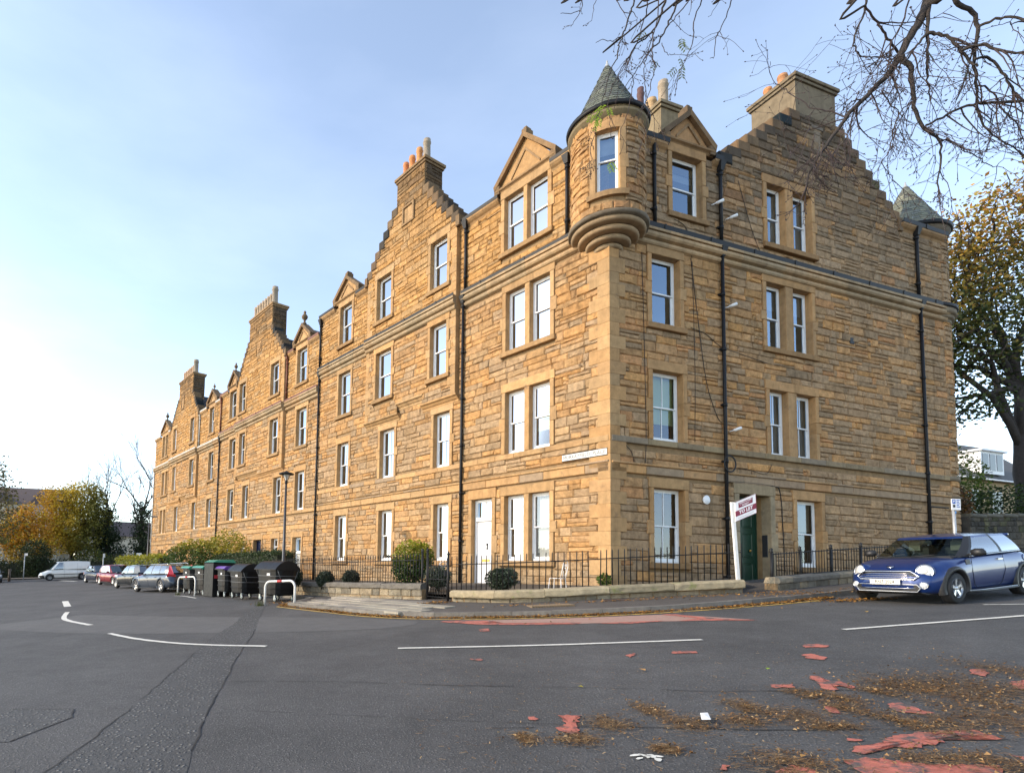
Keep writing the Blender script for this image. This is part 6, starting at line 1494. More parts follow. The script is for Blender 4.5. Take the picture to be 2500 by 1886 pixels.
# ---------------- the blue hatchback by the corner
BLUE = paint('deep_blue_car_paint', (.005, .025, .125), .3)
def mini_extra(r, S):
    F = lambda x: interp(S['half'], x)
    for sy in (-1, 1):
        hn = Vector((.88, sy * .40, .24)).normalized(); hc = Vector((1.695, sy * .565, .655)); hu_ = hn.cross(UP).normalized(); hv_ = hu_.cross(hn)
        q = MB(); q.lathe([(.10, -.42), (.150, -.26), (.162, -.10), (.158, -.02), (.142, .006)], BLUE, 26, P=lambda a, b, z: hc + hu_ * a + hv_ * b * 1.08 + hn * z); part('lamp_housing', q, r)
        disc(r, 'headlight', hc, hn, .120, M_LAMPG, .132, .035, 26, ring=M_CHROME)
        disc(r, 'lamp_reflector', hc + hn * .022, hn, .066, mat('lamp_inner', (.50, .48, .44), .25, coat=1.0), .070, .022, 18)
        disc(r, 'fog_lamp', (1.80, sy * .585, .385), (.96, sy * .30, .0), .062, M_LAMPG, None, .018, 18, ring=M_CHROME)
        q = MB(); q.lathe([(0, 0), (.045, .0), (.045, .012), (0, .016)], M_ORANGE, 12, P=lambda a, b, z: Vector((1.63, sy * .565, .60)) + Vector((0, a, 0)) + UP * b * .8 + Vector((z + .07, 0, 0)))
        part('indicator', q, r)
    q = MB(); w = .50                                  # upper grille: hexagonal chrome surround and bars
    out = [(-.46, .50), (-.53, .565), (-.40, .665), (.40, .665), (.53, .565), (.46, .50)]; xg = lambda y: 1.892 - .22 * y * y
    vs = []
    for y, z in out: vs.append((xg(y) - (z - .5) * .30, y, z))
    q.add([(v[0] - .02 + .012, v[1] * .96, v[2]) for v in vs], [tuple(range(6))], M_TRIM); g = part('grille', q, r)
    q = MB(); q.tube([(v[0] + .012, v[1], v[2]) for v in vs + vs[:1]], .017, M_CHROME, 8, cap=False); part('grille_surround', q, g)
    for k in range(3):
        z = .535 + .042 * k; hw = .47 - .02 * k; q = MB(); q.tube([(xg(y) - (z - .5) * .3 + .010, y, z) for y in [hw * (-1 + i / 4) for i in range(9)]], .0075, M_CHROME, 6); part('grille_bar', q, g)
    vs = [(1.902 - .20 * y * y, y, z) for y, z in [(-.50, .255), (-.55, .33), (-.50, .40), (.50, .40), (.55, .33), (.50, .255)]]
    q = MB(); q.add([(v[0] + .004, v[1], v[2]) for v in vs], [tuple(range(6))], M_TRIM); g2 = part('lower_grille', q, r)
    q = MB(); q.tube([(v[0] + .006, v[1], v[2]) for v in vs + vs[:1]], .010, mat('satin_silver', (.40, .42, .45), .35, .7), 8, cap=False); part('grille_surround', q, g2)
    q = MB(); q.tube([(1.906 - .20 * y * y, y, .325) for y in [-.48 + i * .12 for i in range(9)]], .009, M_CHROME, 6); part('grille_bar', q, g2)
    plate(r, 'RNZ 2024', (1.925, 0, .452), (0, 1, 0), M_PLATEW)
    q = MB(); q.lathe([(0, .0), (.035, 0), (.035, .01), (0, .014)], M_CHROME, 12, P=lambda a, b, z: Vector((1.70 + b * .9 , a * 1.7, .742 - b * .45 + z))); part('badge', q, r)
    q = MB(); q.hexa([(1.70, -.6, .19), (1.70, .6, .19), (1.2, .66, .19), (1.2, -.66, .19), (1.845, -.55, .245), (1.845, .55, .245), (1.3, .70, .245), (1.3, -.70, .245)], M_TRIM); part('chin_spoiler', q, r)
    mirrors(r, .60, .80, .985, M_TRIM, 1.15)
    for sy in (-1, 1):
        y = lambda x, k=1.0: sy * (F(x) * k + .003)
        seam(r, [(.62, y(.62, .965), .90), (.66, y(.66, 1.0), .60), (.60, y(.60, .985), .34), (.50, y(.5, .97), .27)]); seam(r, [(-.52, y(-.52, .965), .92), (-.54, y(-.54, 1.0), .60), (-.42, y(-.42, .985), .36), (-.30, y(-.3, .97), .27)]); seam(r, [(.50, y(.5, .97), .27), (.1, y(.1, .97), .255), (-.30, y(-.3, .97), .27)])
        q = MB(); q.tube([(.62, y(.62, .945) , .905), (.2, y(.2, .945), .925), (-.5, y(-.5, .945), .945), (-1.2, y(-1.2, .945), .955), (-1.55, sy * .66, .955)], .009, M_CHROME, 6); part('belt_strip', q, r)
        q = MB(); q.bevbox((-.46, y(-.4, .985) - .02, .80), (-.28, y(-.4, .985) + .02, .835), M_CHROME); part('door_handle', q, r)
        q = MB(); q.hexa([(.84, y(.85, .975), .755), (.68, y(.7, .975), .755), (.68, y(.7, .975) + sy * .01, .755), (.84, y(.85, .975) + sy * .01, .755), (.84, y(.85, .965), .855), (.70, y(.7, .965), .855), (.70, y(.7, .965) + sy * .01, .855), (.84, y(.85, .965) + sy * .01, .855)], M_TRIM); part('side_scuttle', q, r)
        q = MB(); q.tube([(.86, y(.86) , .21), (.3, y(.3), .195), (-.9, y(-.9), .205)], .022, M_TRIM, 6); q.tube([(.84, y(.84) + sy * .008, .235), (.3, y(.3) + sy * .008, .225), (-.88, y(-.88) + sy * .008, .235)], .010, mat('sill_silver', (.4, .42, .44), .3, .6), 6); part('sill_trim', q, r)
        disc(r, 'tail_light', (-1.80, sy * .60, .72), (-.95, sy * .3, .05), .085, M_TAIL, .12, .02, ring=M_CHROME)
        disc(r, 'fuel_cap', (-1.28, y(-1.28, .985), .80), (0, sy, .1), .075, BLUE, None, .006)
    q = MB(); q.tube([(.98, -.6, .905), (.72, .02, .985)], .008, M_TRIM, 5); q.tube([(1.0, .0, .925), (.76, .58, .975)], .008, M_TRIM, 5); part('wiper', q, r)
    seam(r, [(1.02, -.66, .862), (1.12, -.35, .895), (1.16, 0, .902), (1.12, .35, .895), (1.02, .66, .862)]); seam(r, [(1.80 - .28 * y * y, y, .678) for y in [-.5, -.25, 0, .25, .5]])
    q = MB(); q.bevbox((.40, -.11, 1.17), (.43, .11, 1.24), M_TRIM, e=.02); part('rear_view_mirror', q, r)
    for sy in (-1, 1): q = MB(); q.bevbox((.0, sy * .36 - .1, 1.02), (.08, sy * .36 + .1, 1.24), M_PALESEAT, e=.03); part('headrest', q, r)
    q = MB(); q.bevbox((.5, -.66, .84), (.95, .66, .93), M_CABIN, e=.05); part('dashboard', q, r)
    q = MB(); q.tube([(-1.42, sy_ * .56, 1.315 - abs(sy_) * .02) for sy_ in (-1, -.5, 0, .5, 1)], .03, BLUE, 8); part('roof_spoiler', q, r)
MINI = dict(paint=BLUE, x=(-1.86, 1.86), n=44, R=.305, axles=(1.185, -1.282), arch=.345, lip=.075, lipmat=M_TRIM, fat=True, spokes=5,
    half=[(-1.86, .56), (-1.80, .70), (-1.6, .80), (-1.28, .845), (-.6, .83), (.3, .83), (1.0, .842), (1.25, .842), (1.5, .80), (1.7, .70), (1.80, .60), (1.86, .44)],
    deck=[(-1.86, .60), (-1.82, .78), (-1.70, .93), (-1.5, .965), (-.5, .955), (.5, .93), (.95, .905), (1.2, .885), (1.45, .82), (1.65, .745), (1.78, .665), (1.84, .58), (1.86, .50)],
    shoulder=[(-1.86, .52), (-1.7, .80), (-1.3, .90), (0, .885), (.7, .86), (1.1, .80), (1.5, .68), (1.75, .55), (1.86, .44)],
    sill=[(-1.86, .36), (-1.75, .28), (-1.5, .22), (0, .185), (1.3, .19), (1.6, .20), (1.78, .22), (1.86, .30)],
    belt=[(-1.7, .94), (-1, .945), (.4, .92), (1.0, .90)], roof=[(-1.5, 1.315), (-1, 1.33), (-.3, 1.335), (.3, 1.315), (.45, 1.29)], crown=.045,
    cab=[('windscreen', .98, 0, .30, 0), ('windscreen', .95, .38, .285, .32), ('!b', .86, .655, .235, .545), ('!b', .66, .755, .16, .59), ('side_window', .58, .765, .10, .60), ('!b', -.50, .785, -.42, .615), ('rear_side_window', -.60, .785, -.50, .615), ('!', -1.42, .735, -1.12, .585), ('rear_window', -1.62, .60, -1.36, .50), ('rear_window', -1.70, .3, -1.42, .27), ('end', -1.72, 0, -1.44, 0)],
    glass={'rear_side_window': G_CARD}, extra=(mini_extra,))
p, rz, pt, rl = place_on_ground(12.78, 12.62, atan2(-UB.x, -UB.y) - .02, 2.47)
car('bright blue three-door hatchback with chrome grille parked at the right', p, rz, MINI, pitch=pt, roll_=rl)
# ---------------- cars parked along the street
def common(front_l, rear_l, plate_r=None, plate_f=None, rails=False, tail=None, ht=.70):
    def fn(r, S):
        x0, x1 = S['x']; F = lambda x: interp(S['half'], x); D = lambda x: interp(S['deck'], x)
        for sy in (-1, 1):
            xf = x1 - .16; q = MB(); yy = F(xf) * .80
            q.hexa([(x1 - .10, sy * yy * .62, ht - .10), (xf - .12, sy * (F(xf - .1) + .004), ht - .06), (xf - .32, sy * (F(xf - .3) * .97 + .0), ht - .03), (x1 - .25, sy * yy * .5, ht - .03), (x1 - .15, sy * yy * .62, ht + .02), (xf - .14, sy * (F(xf - .1) * .975 + .004), ht + .05), (xf - .40, sy * (F(xf - .4) * .95), ht + .07), (x1 - .3, sy * yy * .5, ht + .03)], M_LAMPG); part('headlight', q, r)
            if tail == 'tall':
                q = MB(); xr = x0 + .12
                q.hexa([(x0 - .01, sy * .52, ht + .10), (xr + .18, sy * (F(xr + .18) + .006), ht + .12), (xr + .2, sy * (F(xr) * .9), ht + .12), (x0 + .1, sy * .5, ht + .1), (x0 + .01, sy * .55, ht + .24), (xr + .14, sy * (F(xr + .18) * .985 + .006), ht + .26), (xr + .2, sy * (F(xr) * .88), ht + .26), (x0 + .1, sy * .5, ht + .24)], M_TAIL)
                q.hexa([(x0 + .015, sy * .62, ht + .22), (xr + .14, sy * (F(xr + .1) * .97 + .006), ht + .26), (xr + .16, sy * .6, ht + .26), (x0 + .1, sy * .6, ht + .22), (x0 + .30, sy * .60, ht + .66), (x0 + .42, sy * .655, ht + .68), (x0 + .46, sy * .6, ht + .68), (x0 + .36, sy * .56, ht + .66)], M_TAIL); part('tail_light', q, r)
            else:
                q = MB(); xr = x0 + .14
                q.hexa([(x0 + .0, sy * .40, ht + .02), (xr + .05, sy * (F(xr + .05) + .006), ht + .02), (xr + .2, sy * (F(xr) * .9), ht + .02), (x0 + .1, sy * .4, ht + .02), (x0 + .03, sy * .46, ht + .15), (xr + .05, sy * (F(xr + .05) * .985 + .006), ht + .17), (xr + .2, sy * (F(xr) * .88), ht + .17), (x0 + .1, sy * .4, ht + .15)], M_TAIL); part('tail_light', q, r)
            for xd in S.get('doors', (.85, -.15, -1.0)):
                seam(r, [(xd, sy * (F(xd) * .965 + .003), D(xd) - .10), (xd, sy * (F(xd) + .003), .62), (xd - .03, sy * (F(xd) * .98 + .003), .32)])
            for xd in S.get('handles', (-.05, -.95)): q = MB(); q.bevbox((xd - .1, sy * F(xd) * .985 - .02, D(xd) - .20), (xd + .08, sy * F(xd) * .985 + .02, D(xd) - .165), S['paint']); part('door_handle', q, r)
            q = MB(); q.tube([(S['axles'][0] - .4, sy * F(0) * .985, .235), (S['axles'][1] + .4, sy * F(0) * .985, .235)], .03, M_TRIM, 6); part('sill_trim', q, r)
            if rails:
                q = MB(); q.tube([(.35, sy * .56, S['rz'] + .01), (.2, sy * .57, S['rz'] + .05), (-1.6, sy * .56, S['rz'] + .045), (-1.8, sy * .55, S['rz'] - .02)], .016, M_CHROME, 6); part('roof_rail', q, r)
            else: pass
        mirrors(r, S['cab'][3][1] - .05, F(.7) - .04, interp(S['belt'], .7) + .07, S['paint'])
        q = MB(); q.hexa([(x0 - .012, -.6, .20), (x0 - .012, .6, .20), (x0 + .4, .7, .20), (x0 + .4, -.7, .20), (x0 - .005, -.66, .36), (x0 - .005, .66, .36), (x0 + .4, .8, .36), (x0 + .4, -.8, .36)], M_TRIM); part('rear_bumper', q, r)
        if plate_r is not None: plate(r, plate_r, (x0 - .035 + S.get('prx', 0), 0, S.get('prz', .62)), (0, -1, 0), M_PLATEY)
        if plate_f is not None: plate(r, plate_f, (x1 + .012, 0, .40), (0, 1, 0), M_PLATEW)
        q = MB(); q.add([(x1 + .004 - .2 * y * y, y, z) for y, z in ((-.45, .46), (-.38, .62), (.38, .62), (.45, .46))] + [(x1 - .02 - .2 * y * y, y, z) for y, z in ((-.62, .24), (-.6, .36), (.6, .36), (.62, .24))], [(0, 1, 2, 3), (4, 5, 6, 7)], M_TRIM); part('grille', q, r)
    return fn
def hatch(paint_, L=4.2, W=.88, H=1.46, **k):
    a = L / 2; S = dict(paint=paint_, x=(-a, a), n=36, R=.325, axles=(a - .82, -a + .80), arch=.36, lip=.03, rz=H, spokes=10, prz=.64,
        half=[(-a, .60), (-a + .1, W * .88), (-a + .5, W), (a - .9, W), (a - .45, W * .95), (a - .15, W * .78), (a, .52)],
        deck=[(-a, .55), (-a + .05, .82), (-a + .25, .96), (-.5, .97), (.6, .95), (1.0, .93), (a - .6, .83), (a - .2, .70), (a - .04, .58), (a, .48)],
        shoulder=[(-a, .50), (-a + .3, .84), (0, .86), (.9, .82), (a - .5, .70), (a, .44)], sill=[(-a, .36), (-a + .3, .24), (0, .20), (a - .4, .21), (a, .28)],
        belt=[(-a, .96), (.5, .95), (1.1, .92)], roof=[(-a + .3, H - .05), (-.4, H), (.3, H - .02), (.6, H - .05)], crown=.03,
        cab=[('windscreen', 1.05, 0, .25, 0), ('windscreen', 1.0, .42, .23, .36), ('!', .88, .70, .16, .58), ('!b', .72, .78, .10, .61), ('side_window', .62, .79, .06, .615), ('!b', -.30, .80, -.36, .62), ('rear_side_window', -.38, .80, -.44, .62), ('!', -1.15, .78, -1.05, .60), ('rear_window', -a + .28, .66, -a + .62, .54), ('rear_window', -a + .18, .32, -a + .56, .28), ('end', -a + .16, 0, -a + .55, 0)], glass={'rear_side_window': G_CARD, 'rear_window': G_CARD})
    S.update(k); return S
SLATE = paint('slate_blue_car_paint', (.050, .064, .088), .4); BLACKP = paint('black_car_paint', (.012, .014, .018), .3); REDP = paint('red_car_paint', (.22, .015, .022), .4); NAVY = paint('navy_car_paint', (.018, .026, .055), .4); WHITEP = paint('white_van_paint', (.70, .70, .68), 0)
a = 2.38
ESTATE = dict(paint=SLATE, x=(-a, a), n=40, R=.345, axles=(a - .92, -a + .98), arch=.385, lip=.02, rz=1.44, spokes=5, fat=True, alloy=M_ALLOY, prz=.72, doors=(.95, -.05, -1.0), handles=(.1, -.85), prx=-.005,
    half=[(-a, .66), (-a + .1, .84), (-a + .5, .92), (a - .9, .925), (a - .45, .88), (a - .15, .72), (a, .5)],
    deck=[(-a, .60), (-a + .04, .86), (-a + .22, .98), (-.5, .98), (.7, .96), (1.1, .95), (a - .6, .86), (a - .2, .74), (a - .04, .60), (a, .48)],
    shoulder=[(-a, .55), (-a + .3, .88), (0, .88), (.9, .85), (a - .5, .74), (a, .44)], sill=[(-a, .36), (-a + .3, .24), (0, .20), (a - .4, .21), (a, .28)],
    belt=[(-a, .98), (.5, .96), (1.1, .94)], roof=[(-a + .4, 1.37), (-1.2, 1.42), (-.2, 1.44), (.5, 1.42), (.7, 1.40)], crown=.03,
    cab=[('windscreen', 1.15, 0, .35, 0), ('windscreen', 1.1, .45, .33, .38), ('!', .96, .74, .26, .60), ('!b', .78, .82, .2, .625), ('side_window', .68, .83, .14, .63), ('!b', -.25, .84, -.32, .64), ('rear_side_window', -.33, .84, -.40, .64), ('!b', -1.15, .83, -1.15, .63), ('quarter_window', -1.23, .83, -1.22, .625), ('!', -1.75, .79, -1.6, .59), ('rear_window', -a + .22, .66, -a + .52, .54), ('rear_window', -a + .12, .32, -a + .46, .28), ('end', -a + .10, 0, -a + .45, 0)],
    glass={'rear_window': G_CARD}, extra=(common(0, 0, 'LRZ 4', None, True, 'tall'),))
CG = 'cars parked along the kerb of the row'
def kerb_car(label, s, n, spec, daz=0, rev=False):
    x, y = XA(s, n); az = atan2(UA.x, UA.y) + daz + (pi if rev else 0); p, rz, pt, rl = place_on_ground(x, y, az, 2.6); return car(label, p, rz, spec, CG, pt, rl)
kerb_car('slate blue estate car with tall red tail lamps next to the bins', 23.2, 5.6, ESTATE, -.20)
H1 = hatch(BLACKP, 4.35, .89, 1.47, extra=(common(0, 0, '', None, False),)); H2 = hatch(REDP, 4.25, .89, 1.50, extra=(common(0, 0, None, ''),)); H3 = hatch(NAVY, 4.5, .89, 1.45, extra=(common(0, 0, None, ''),))
kerb_car('black hatchback parked nose away between the slate estate and the red car', 30.6, 5.2, H1, -.20)
kerb_car('dark red hatchback facing the camera among the parked cars', 37.6, 5.0, H2, -.18, True)
kerb_car('navy saloon car parked farthest along the kerb beside the white van', 44.2, 4.9, H3, -.16, True)
p, rz, pt, rl = place_on_ground(-36.4, 57.2, radians(148), 2.6)
car('dark car cut off by the left edge of the picture across the street', p, rz, hatch(paint('charcoal_car_paint', (.03, .032, .034), .4), 4.4, .89, 1.46, extra=(common(0, 0, None, ''),)), None, pt, rl)
def van_extra(r, S):
    common(0, 0, None, '', False, None, .80)(r, S)
    F = lambda x: interp(S['half'], x)
    for sy in (-1, 1):
        q = MB(); q.tube([(1.15, sy * (F(1) + .005), .62), (-2.2, sy * (F(-1) + .005), .62)], .035, M_TRIM, 6); part('side_moulding', q, r); seam(r, [(.12, sy * (F(0) + .003), 1.75), (.12, sy * (F(0) + .004), .3)]); seam(r, [(-1.1, sy * (F(0) + .003), 1.75), (-1.1, sy * (F(0) + .004), .3)])
    q = MB(); q.hexa([(2.2, -.75, .25), (2.2, .75, .25), (1.9, .92, .25), (1.9, -.92, .25), (2.43, -.6, .56), (2.43, .6, .56), (2.0, .95, .56), (2.0, -.95, .56)], M_TRIM); part('front_bumper', q, r)
VAN = dict(name='parked_van', cat='van', paint=WHITEP, x=(-2.4, 2.4), n=40, R=.33, axles=(1.45, -1.55), arch=.37, lip=.03, lipmat=M_TRIM, rz=1.94, spokes=6, alloy=M_DKALLOY, doors=(1.15,), handles=(.3, -.0), seats=True,
    half=[(-2.4, .86), (-2.2, .94), (1.2, .945), (1.8, .90), (2.2, .74), (2.4, .52)],
    deck=[(-2.4, .9), (-2.38, 1.12), (.5, 1.14), (1.2, 1.13), (1.6, 1.06), (2.1, .88), (2.35, .70), (2.4, .6)],
    shoulder=[(-2.4, .8), (0, 1.05), (1.2, 1.0), (2.0, .78), (2.4, .5)], sill=[(-2.4, .34), (-2, .26), (1.8, .24), (2.4, .3)],
    belt=[(-2.4, 1.12), (1.0, 1.12), (1.7, 1.06)], roof=[(-2.35, 1.86), (-1.5, 1.92), (0, 1.93), (.7, 1.90)], crown=.03,
    cab=[('windscreen', 1.65, 0, .72, 0), ('windscreen', 1.58, .5, .70, .44), ('!', 1.38, .80, .62, .68), ('!', 1.22, .86, .56, .72), ('side_window', 1.10, .88, .50, .73), ('!', .22, .91, .18, .77), ('!', -1.1, .91, -1.1, .77), ('!', -2.30, .90, -2.26, .76), ('!', -2.39, .5, -2.36, .44), ('!', -2.39, .3, -2.36, .28), ('end', -2.39, 0, -2.36, 0)], extra=(van_extra,))
p, rz, pt, rl = place_on_ground(-30.6, 60, radians(-122), 3)
car('white panel van parked across the far end of the street', p, rz, VAN, None, pt, rl)

# ---------------------------------------------------------------- trees, shrubs, hedges
M_BARK = mat('dark_bark', (.040, .032, .028), .9, var=.35, vscale=12, bump=.4, bscale=30); M_BARKG = mat('grey_bark', (.085, .070, .058), .9, var=.3, vscale=9, bump=.4, bscale=30)
M_TWIG = mat('twig_bark', (.050, .034, .032), .85, var=.3, vscale=14); M_LEAF = mat('foliage', tint=True, rough=.6, spec=.3, trans=.30, var=.18, vscale=1.2); M_STEM = mat('shrub_stem', (.05, .04, .028), .9)
def leaf(q, c, size, rnd, tint, up=.3, aspect=.62):
    d = Vector((rnd.gauss(0, 1), rnd.gauss(0, 1), rnd.gauss(0, 1) * .7)); d.normalize(); n = Vector((rnd.gauss(0, 1), rnd.gauss(0, 1), rnd.gauss(0, 1) + up)); b = d.cross(n)
    if b.length < 1e-4: return
    b.normalize(); s = size * rnd.uniform(.65, 1.3); w = s * aspect * .5
    q.add([c - d * s * .5, c + b * w, c + d * s * .5, c - b * w], [(0, 1, 2, 3)], M_LEAF, tint)
def crown(lobes, count, size, pal, rnd, shell=.45, tone=None, clump=0, cr=.5):
    """leaves spread through the volume of several lobes (centre, radii); clumped when asked"""
    q = MB(); tot = sum(l[1][0] * l[1][1] * l[1][2] for l in lobes)
    for c, rad in lobes:
        c = Vector(c); n = int(count * rad[0] * rad[1] * rad[2] / tot) if len(lobes) > 1 else count
        def pt():
            while True:
                p = Vector((rnd.uniform(-1, 1), rnd.uniform(-1, 1), rnd.uniform(-1, 1)))
                if shell < p.length < 1: return p
        if clump:
            k = max(1, n // clump)
            for _ in range(k):
                p = pt(); cc = c + Vector((p.x * rad[0], p.y * rad[1], p.z * rad[2])); base = rnd.choice(pal)
                for _ in range(clump):
                    o = Vector((rnd.gauss(0, cr), rnd.gauss(0, cr), rnd.gauss(0, cr * .55))); x = cc + o
                    t = tone(x, base, rnd) if tone else base; leaf(q, x, size, rnd, mulc(t, rnd.uniform(.7, 1.3)))
        else:
            for _ in range(n):
                p = pt(); x = c + Vector((p.x * rad[0], p.y * rad[1], p.z * rad[2])); base = rnd.choice(pal); t = tone(x, base, rnd) if tone else base; leaf(q, x, size, rnd, mulc(t, rnd.uniform(.7, 1.3)))
    return q
def limb_path(a, b, rnd, wob=.12, n=6, sag=.0):
    a, b = Vector(a), Vector(b); L = (b - a).length; out = []
    for i in range(n + 1):
        t = i / n; p = a.lerp(b, t); k = sin(pi * t) * L * wob
        out.append(p + Vector((rnd.uniform(-1, 1), rnd.uniform(-1, 1), rnd.uniform(-.5, 1))) * k * .5 + UP * sag * L * sin(pi * t))
    return out
def tree(label, x, y, h0, r0, lobes, count, size, pal, rnd, group=None, tone=None, clump=14, cr=.5, shell=.2, branches=5, bark=None, twigs=0, name='tree', lean=(0, 0), hz=0.0):
    bark = bark or M_BARK; z = G(x, y) + hz; root = thing(name, label, 'tree', (x, y, z), 0, group)
    top = Vector((lean[0], lean[1], h0)); q = MB(); tp = limb_path((0, 0, -.3), top, rnd, .03, 7); q.tube(tp, [r0 * (1.25 - .75 * i / 7) for i in range(8)], bark, 9); part('trunk', q, root)
    for c, rad in lobes:
        c = Vector(c); q = MB(); a = tp[rnd.randint(4, 7)]; p = limb_path(a, c, rnd, .10, 6, .03); q.tube(p, [r0 * .5 * (1 - .85 * i / 6) for i in range(7)], bark, 6)
        for _ in range(branches):
            u = Vector((rnd.gauss(0, 1), rnd.gauss(0, 1), rnd.gauss(0, .8) + .2)).normalized(); e = c + Vector((u.x * rad[0], u.y * rad[1], u.z * rad[2])) * rnd.uniform(.75, 1.12); s = p[rnd.randint(2, 6)]
            pp = limb_path(s, e, rnd, .10, 5, .04); q.tube(pp, [r0 * .2 * (1 - .85 * i / 5) for i in range(6)], bark, 4)
            for _ in range(twigs):
                s2 = pp[rnd.randint(2, 5)]; u2 = Vector((rnd.gauss(0, 1), rnd.gauss(0, 1), rnd.gauss(.5, .8))).normalized() * rnd.uniform(.4, 1.1) * min(rad) * .5; q.tube(limb_path(s2, s2 + u2, rnd, .1, 3), [r0 * .06, r0 * .05, r0 * .04, r0 * .02], bark, 3)
        part('limb', q, root)
    if count: part('crown', crown(lobes, count, size, pal, rnd, shell, tone, clump, cr), root)
    return root
YELLOW = [(.52, .34, .025), (.46, .32, .03), (.38, .28, .03), (.30, .25, .03)]; ORANGE = [(.48, .22, .02), (.42, .20, .02), (.36, .20, .025)]
OLIVE = [(.13, .12, .028), (.10, .10, .025), (.16, .13, .03), (.08, .085, .022)]; DKGREEN = [(.022, .038, .014), (.030, .048, .017), (.018, .030, .012), (.036, .052, .018)]; MIDGREEN = [(.055, .085, .022), (.07, .10, .025), (.045, .07, .02)]
rt = random.Random(77)
TG = 'autumn trees at the end of the street'
tree('half bare leaning tree with sparse brownish leaves at the left edge', -41.5, 60, 6, .34, [((2.2, 0, 9.5), (2.6, 2.6, 2.6)), ((.4, .5, 12.2), (2.6, 2.6, 2.0)), ((3.2, -.5, 6.6), (2.6, 2.4, 2.2)), ((1.5, -1, 4.2), (3.4, 2.5, 2.2))], 5200, .30, [(.15, .11, .04), (.11, .09, .035), (.13, .12, .03)], rt, TG, lambda p, b, r: mixc(b, (.12, .15, .03), max(0, min(1, (5.5 - p.z) / 4))), clump=9, cr=.6, branches=8, twigs=2)
tree('orange and yellow tree at the street end in front of the flats', -43.2, 74, 3.4, .22, [((0, 0, 7.4), (2.7, 2.2, 2.1)), ((-2.6, 0, 5.6), (2.2, 2, 1.9)), ((-1.2, 0, 4.6), (2.2, 2, 1.7)), ((2.0, -.3, 4.4), (2.3, 2, 1.9)), ((.4, 0, 2.8), (2.8, 2, 1.4))], 11500, .28, ORANGE + YELLOW[:2], rt, TG, lambda p, b, r: mixc(b, (.17, .16, .03), max(0, min(1, (4.2 - p.z) / 3.5))), clump=16, cr=.45)
tree('broad golden yellow tree over the white van', -39.6, 79, 4.0, .34, [((-1.8, 0, 10.2), (2.9, 2.4, 2.3)), ((1.4, 0, 11.0), (2.7, 2.4, 2.0)), ((3.4, 0, 9.0), (1.8, 2, 1.9)), ((-3.0, 0, 6.8), (2.4, 2.2, 1.9)), ((0, -.3, 7.2), (3.0, 2.4, 2.1)), ((2.6, 0, 7.4), (2.2, 2.2, 2.2)), ((-1.2, -.5, 4.6), (3.0, 2.2, 1.7)), ((2.0, -.3, 4.6), (2.3, 2.2, 1.9))], 19000, .30, YELLOW, rt, TG, lambda p, b, r: mixc(mixc(b, (.43, .21, .02), .6 if p.x < -2 else 0), (.12, .125, .028), max(0, min(.85, (p.x + .2) / 3.2 + (6 - p.z) * .06))), clump=18, cr=.5)
IVY = lambda p, b, r: b
for lab, x, y, hs in (('dark ivy covered tree right of the golden tree', -35.2, 80, [(0, 0, 6.6, 1.5, 3.1), (.6, 0, 3.0, 1.9, 3.2), (-.8, 0, 4.6, 1.4, 2.0)]), ('tall bare tree with an ivy clad trunk beside the end tenement', -30.2, 79, [(0, 0, 7.6, 1.15, 2.6), (.3, 0, 4.0, 1.5, 3.2), (1.2, 0, 2.4, 1.7, 2.2)])):
    r = tree(lab, x, y, 9, .34, [(Vector((a, b, c)), (w, w, hh)) for a, b, c, w, hh in hs], 7500, .26, DKGREEN, rt, TG, clump=14, cr=.35, branches=2)
    q = MB()
    def spread(p, d, L, rad, dep):
        e = p + d * L; pth = limb_path(p, e, rt, .07, 4, .02); q.tube(pth, [rad * (1 - .45 * i / 4) for i in range(5)], M_BARKG, 4 if dep else 5)
        if dep == 0: return
        for _ in range(3 if dep > 1 else 4):
            u = (d + Vector((rt.gauss(0, .42), rt.gauss(0, .42), rt.gauss(.12, .28)))).normalized(); spread(pth[rt.randint(2, 4)], u, L * rt.uniform(.55, .78), rad * .52, dep - 1)
    for k in range(7 if 'bare' in lab else 4): spread(Vector((rt.uniform(-.4, .4), 0, rt.uniform(6.5, 9))), Vector((rt.gauss(0, .45), rt.gauss(0, .3), 1)).normalized(), rt.uniform(3.4, 5.2), .12, 4)
    part('bare_branches', q, r)
tree('rounded dark holly tree behind the white van', -39.8, 70.5, 1.0, .2, [((0, 0, 2.9), (1.75, 1.6, 1.9)), ((.2, 0, 1.5), (1.7, 1.6, 1.4))], 5200, .20, DKGREEN, rt, None, clump=10, cr=.25, shell=.5)
def shrub(label, x, y, lobes, count, size, pal, rnd, group=None, tone=None, stems=7, name='shrub', hz=.0, shell=.55, clump=0, cr=.1, loc_z=None):
    z = (G(x, y) + hz) if loc_z is None else loc_z; root = thing(name, label, 'shrub', (x, y, z), 0, group)
    q = MB()
    for i in range(stems):
        c, rad = lobes[i % len(lobes)]; q.tube(limb_path((rnd.uniform(-.1, .1), rnd.uniform(-.1, .1), -.1), Vector(c) + Vector((rnd.uniform(-.6, .6) * rad[0], rnd.uniform(-.6, .6) * rad[1], rnd.uniform(-.2, .7) * rad[2])), rnd, .08, 4), [.018, .016, .013, .01, .006], M_STEM, 5)
    part('stems', q, root); part('foliage', crown(lobes, count, size, pal, rnd, shell, tone, clump, cr), root); return root
GOLD = lambda p, b, r: mixc(b, r.choice([(.30, .30, .02), (.24, .27, .025), (.36, .30, .03)]), max(0, min(1, (p.z - .55) * 1.3 + r.uniform(-.35, .25))))
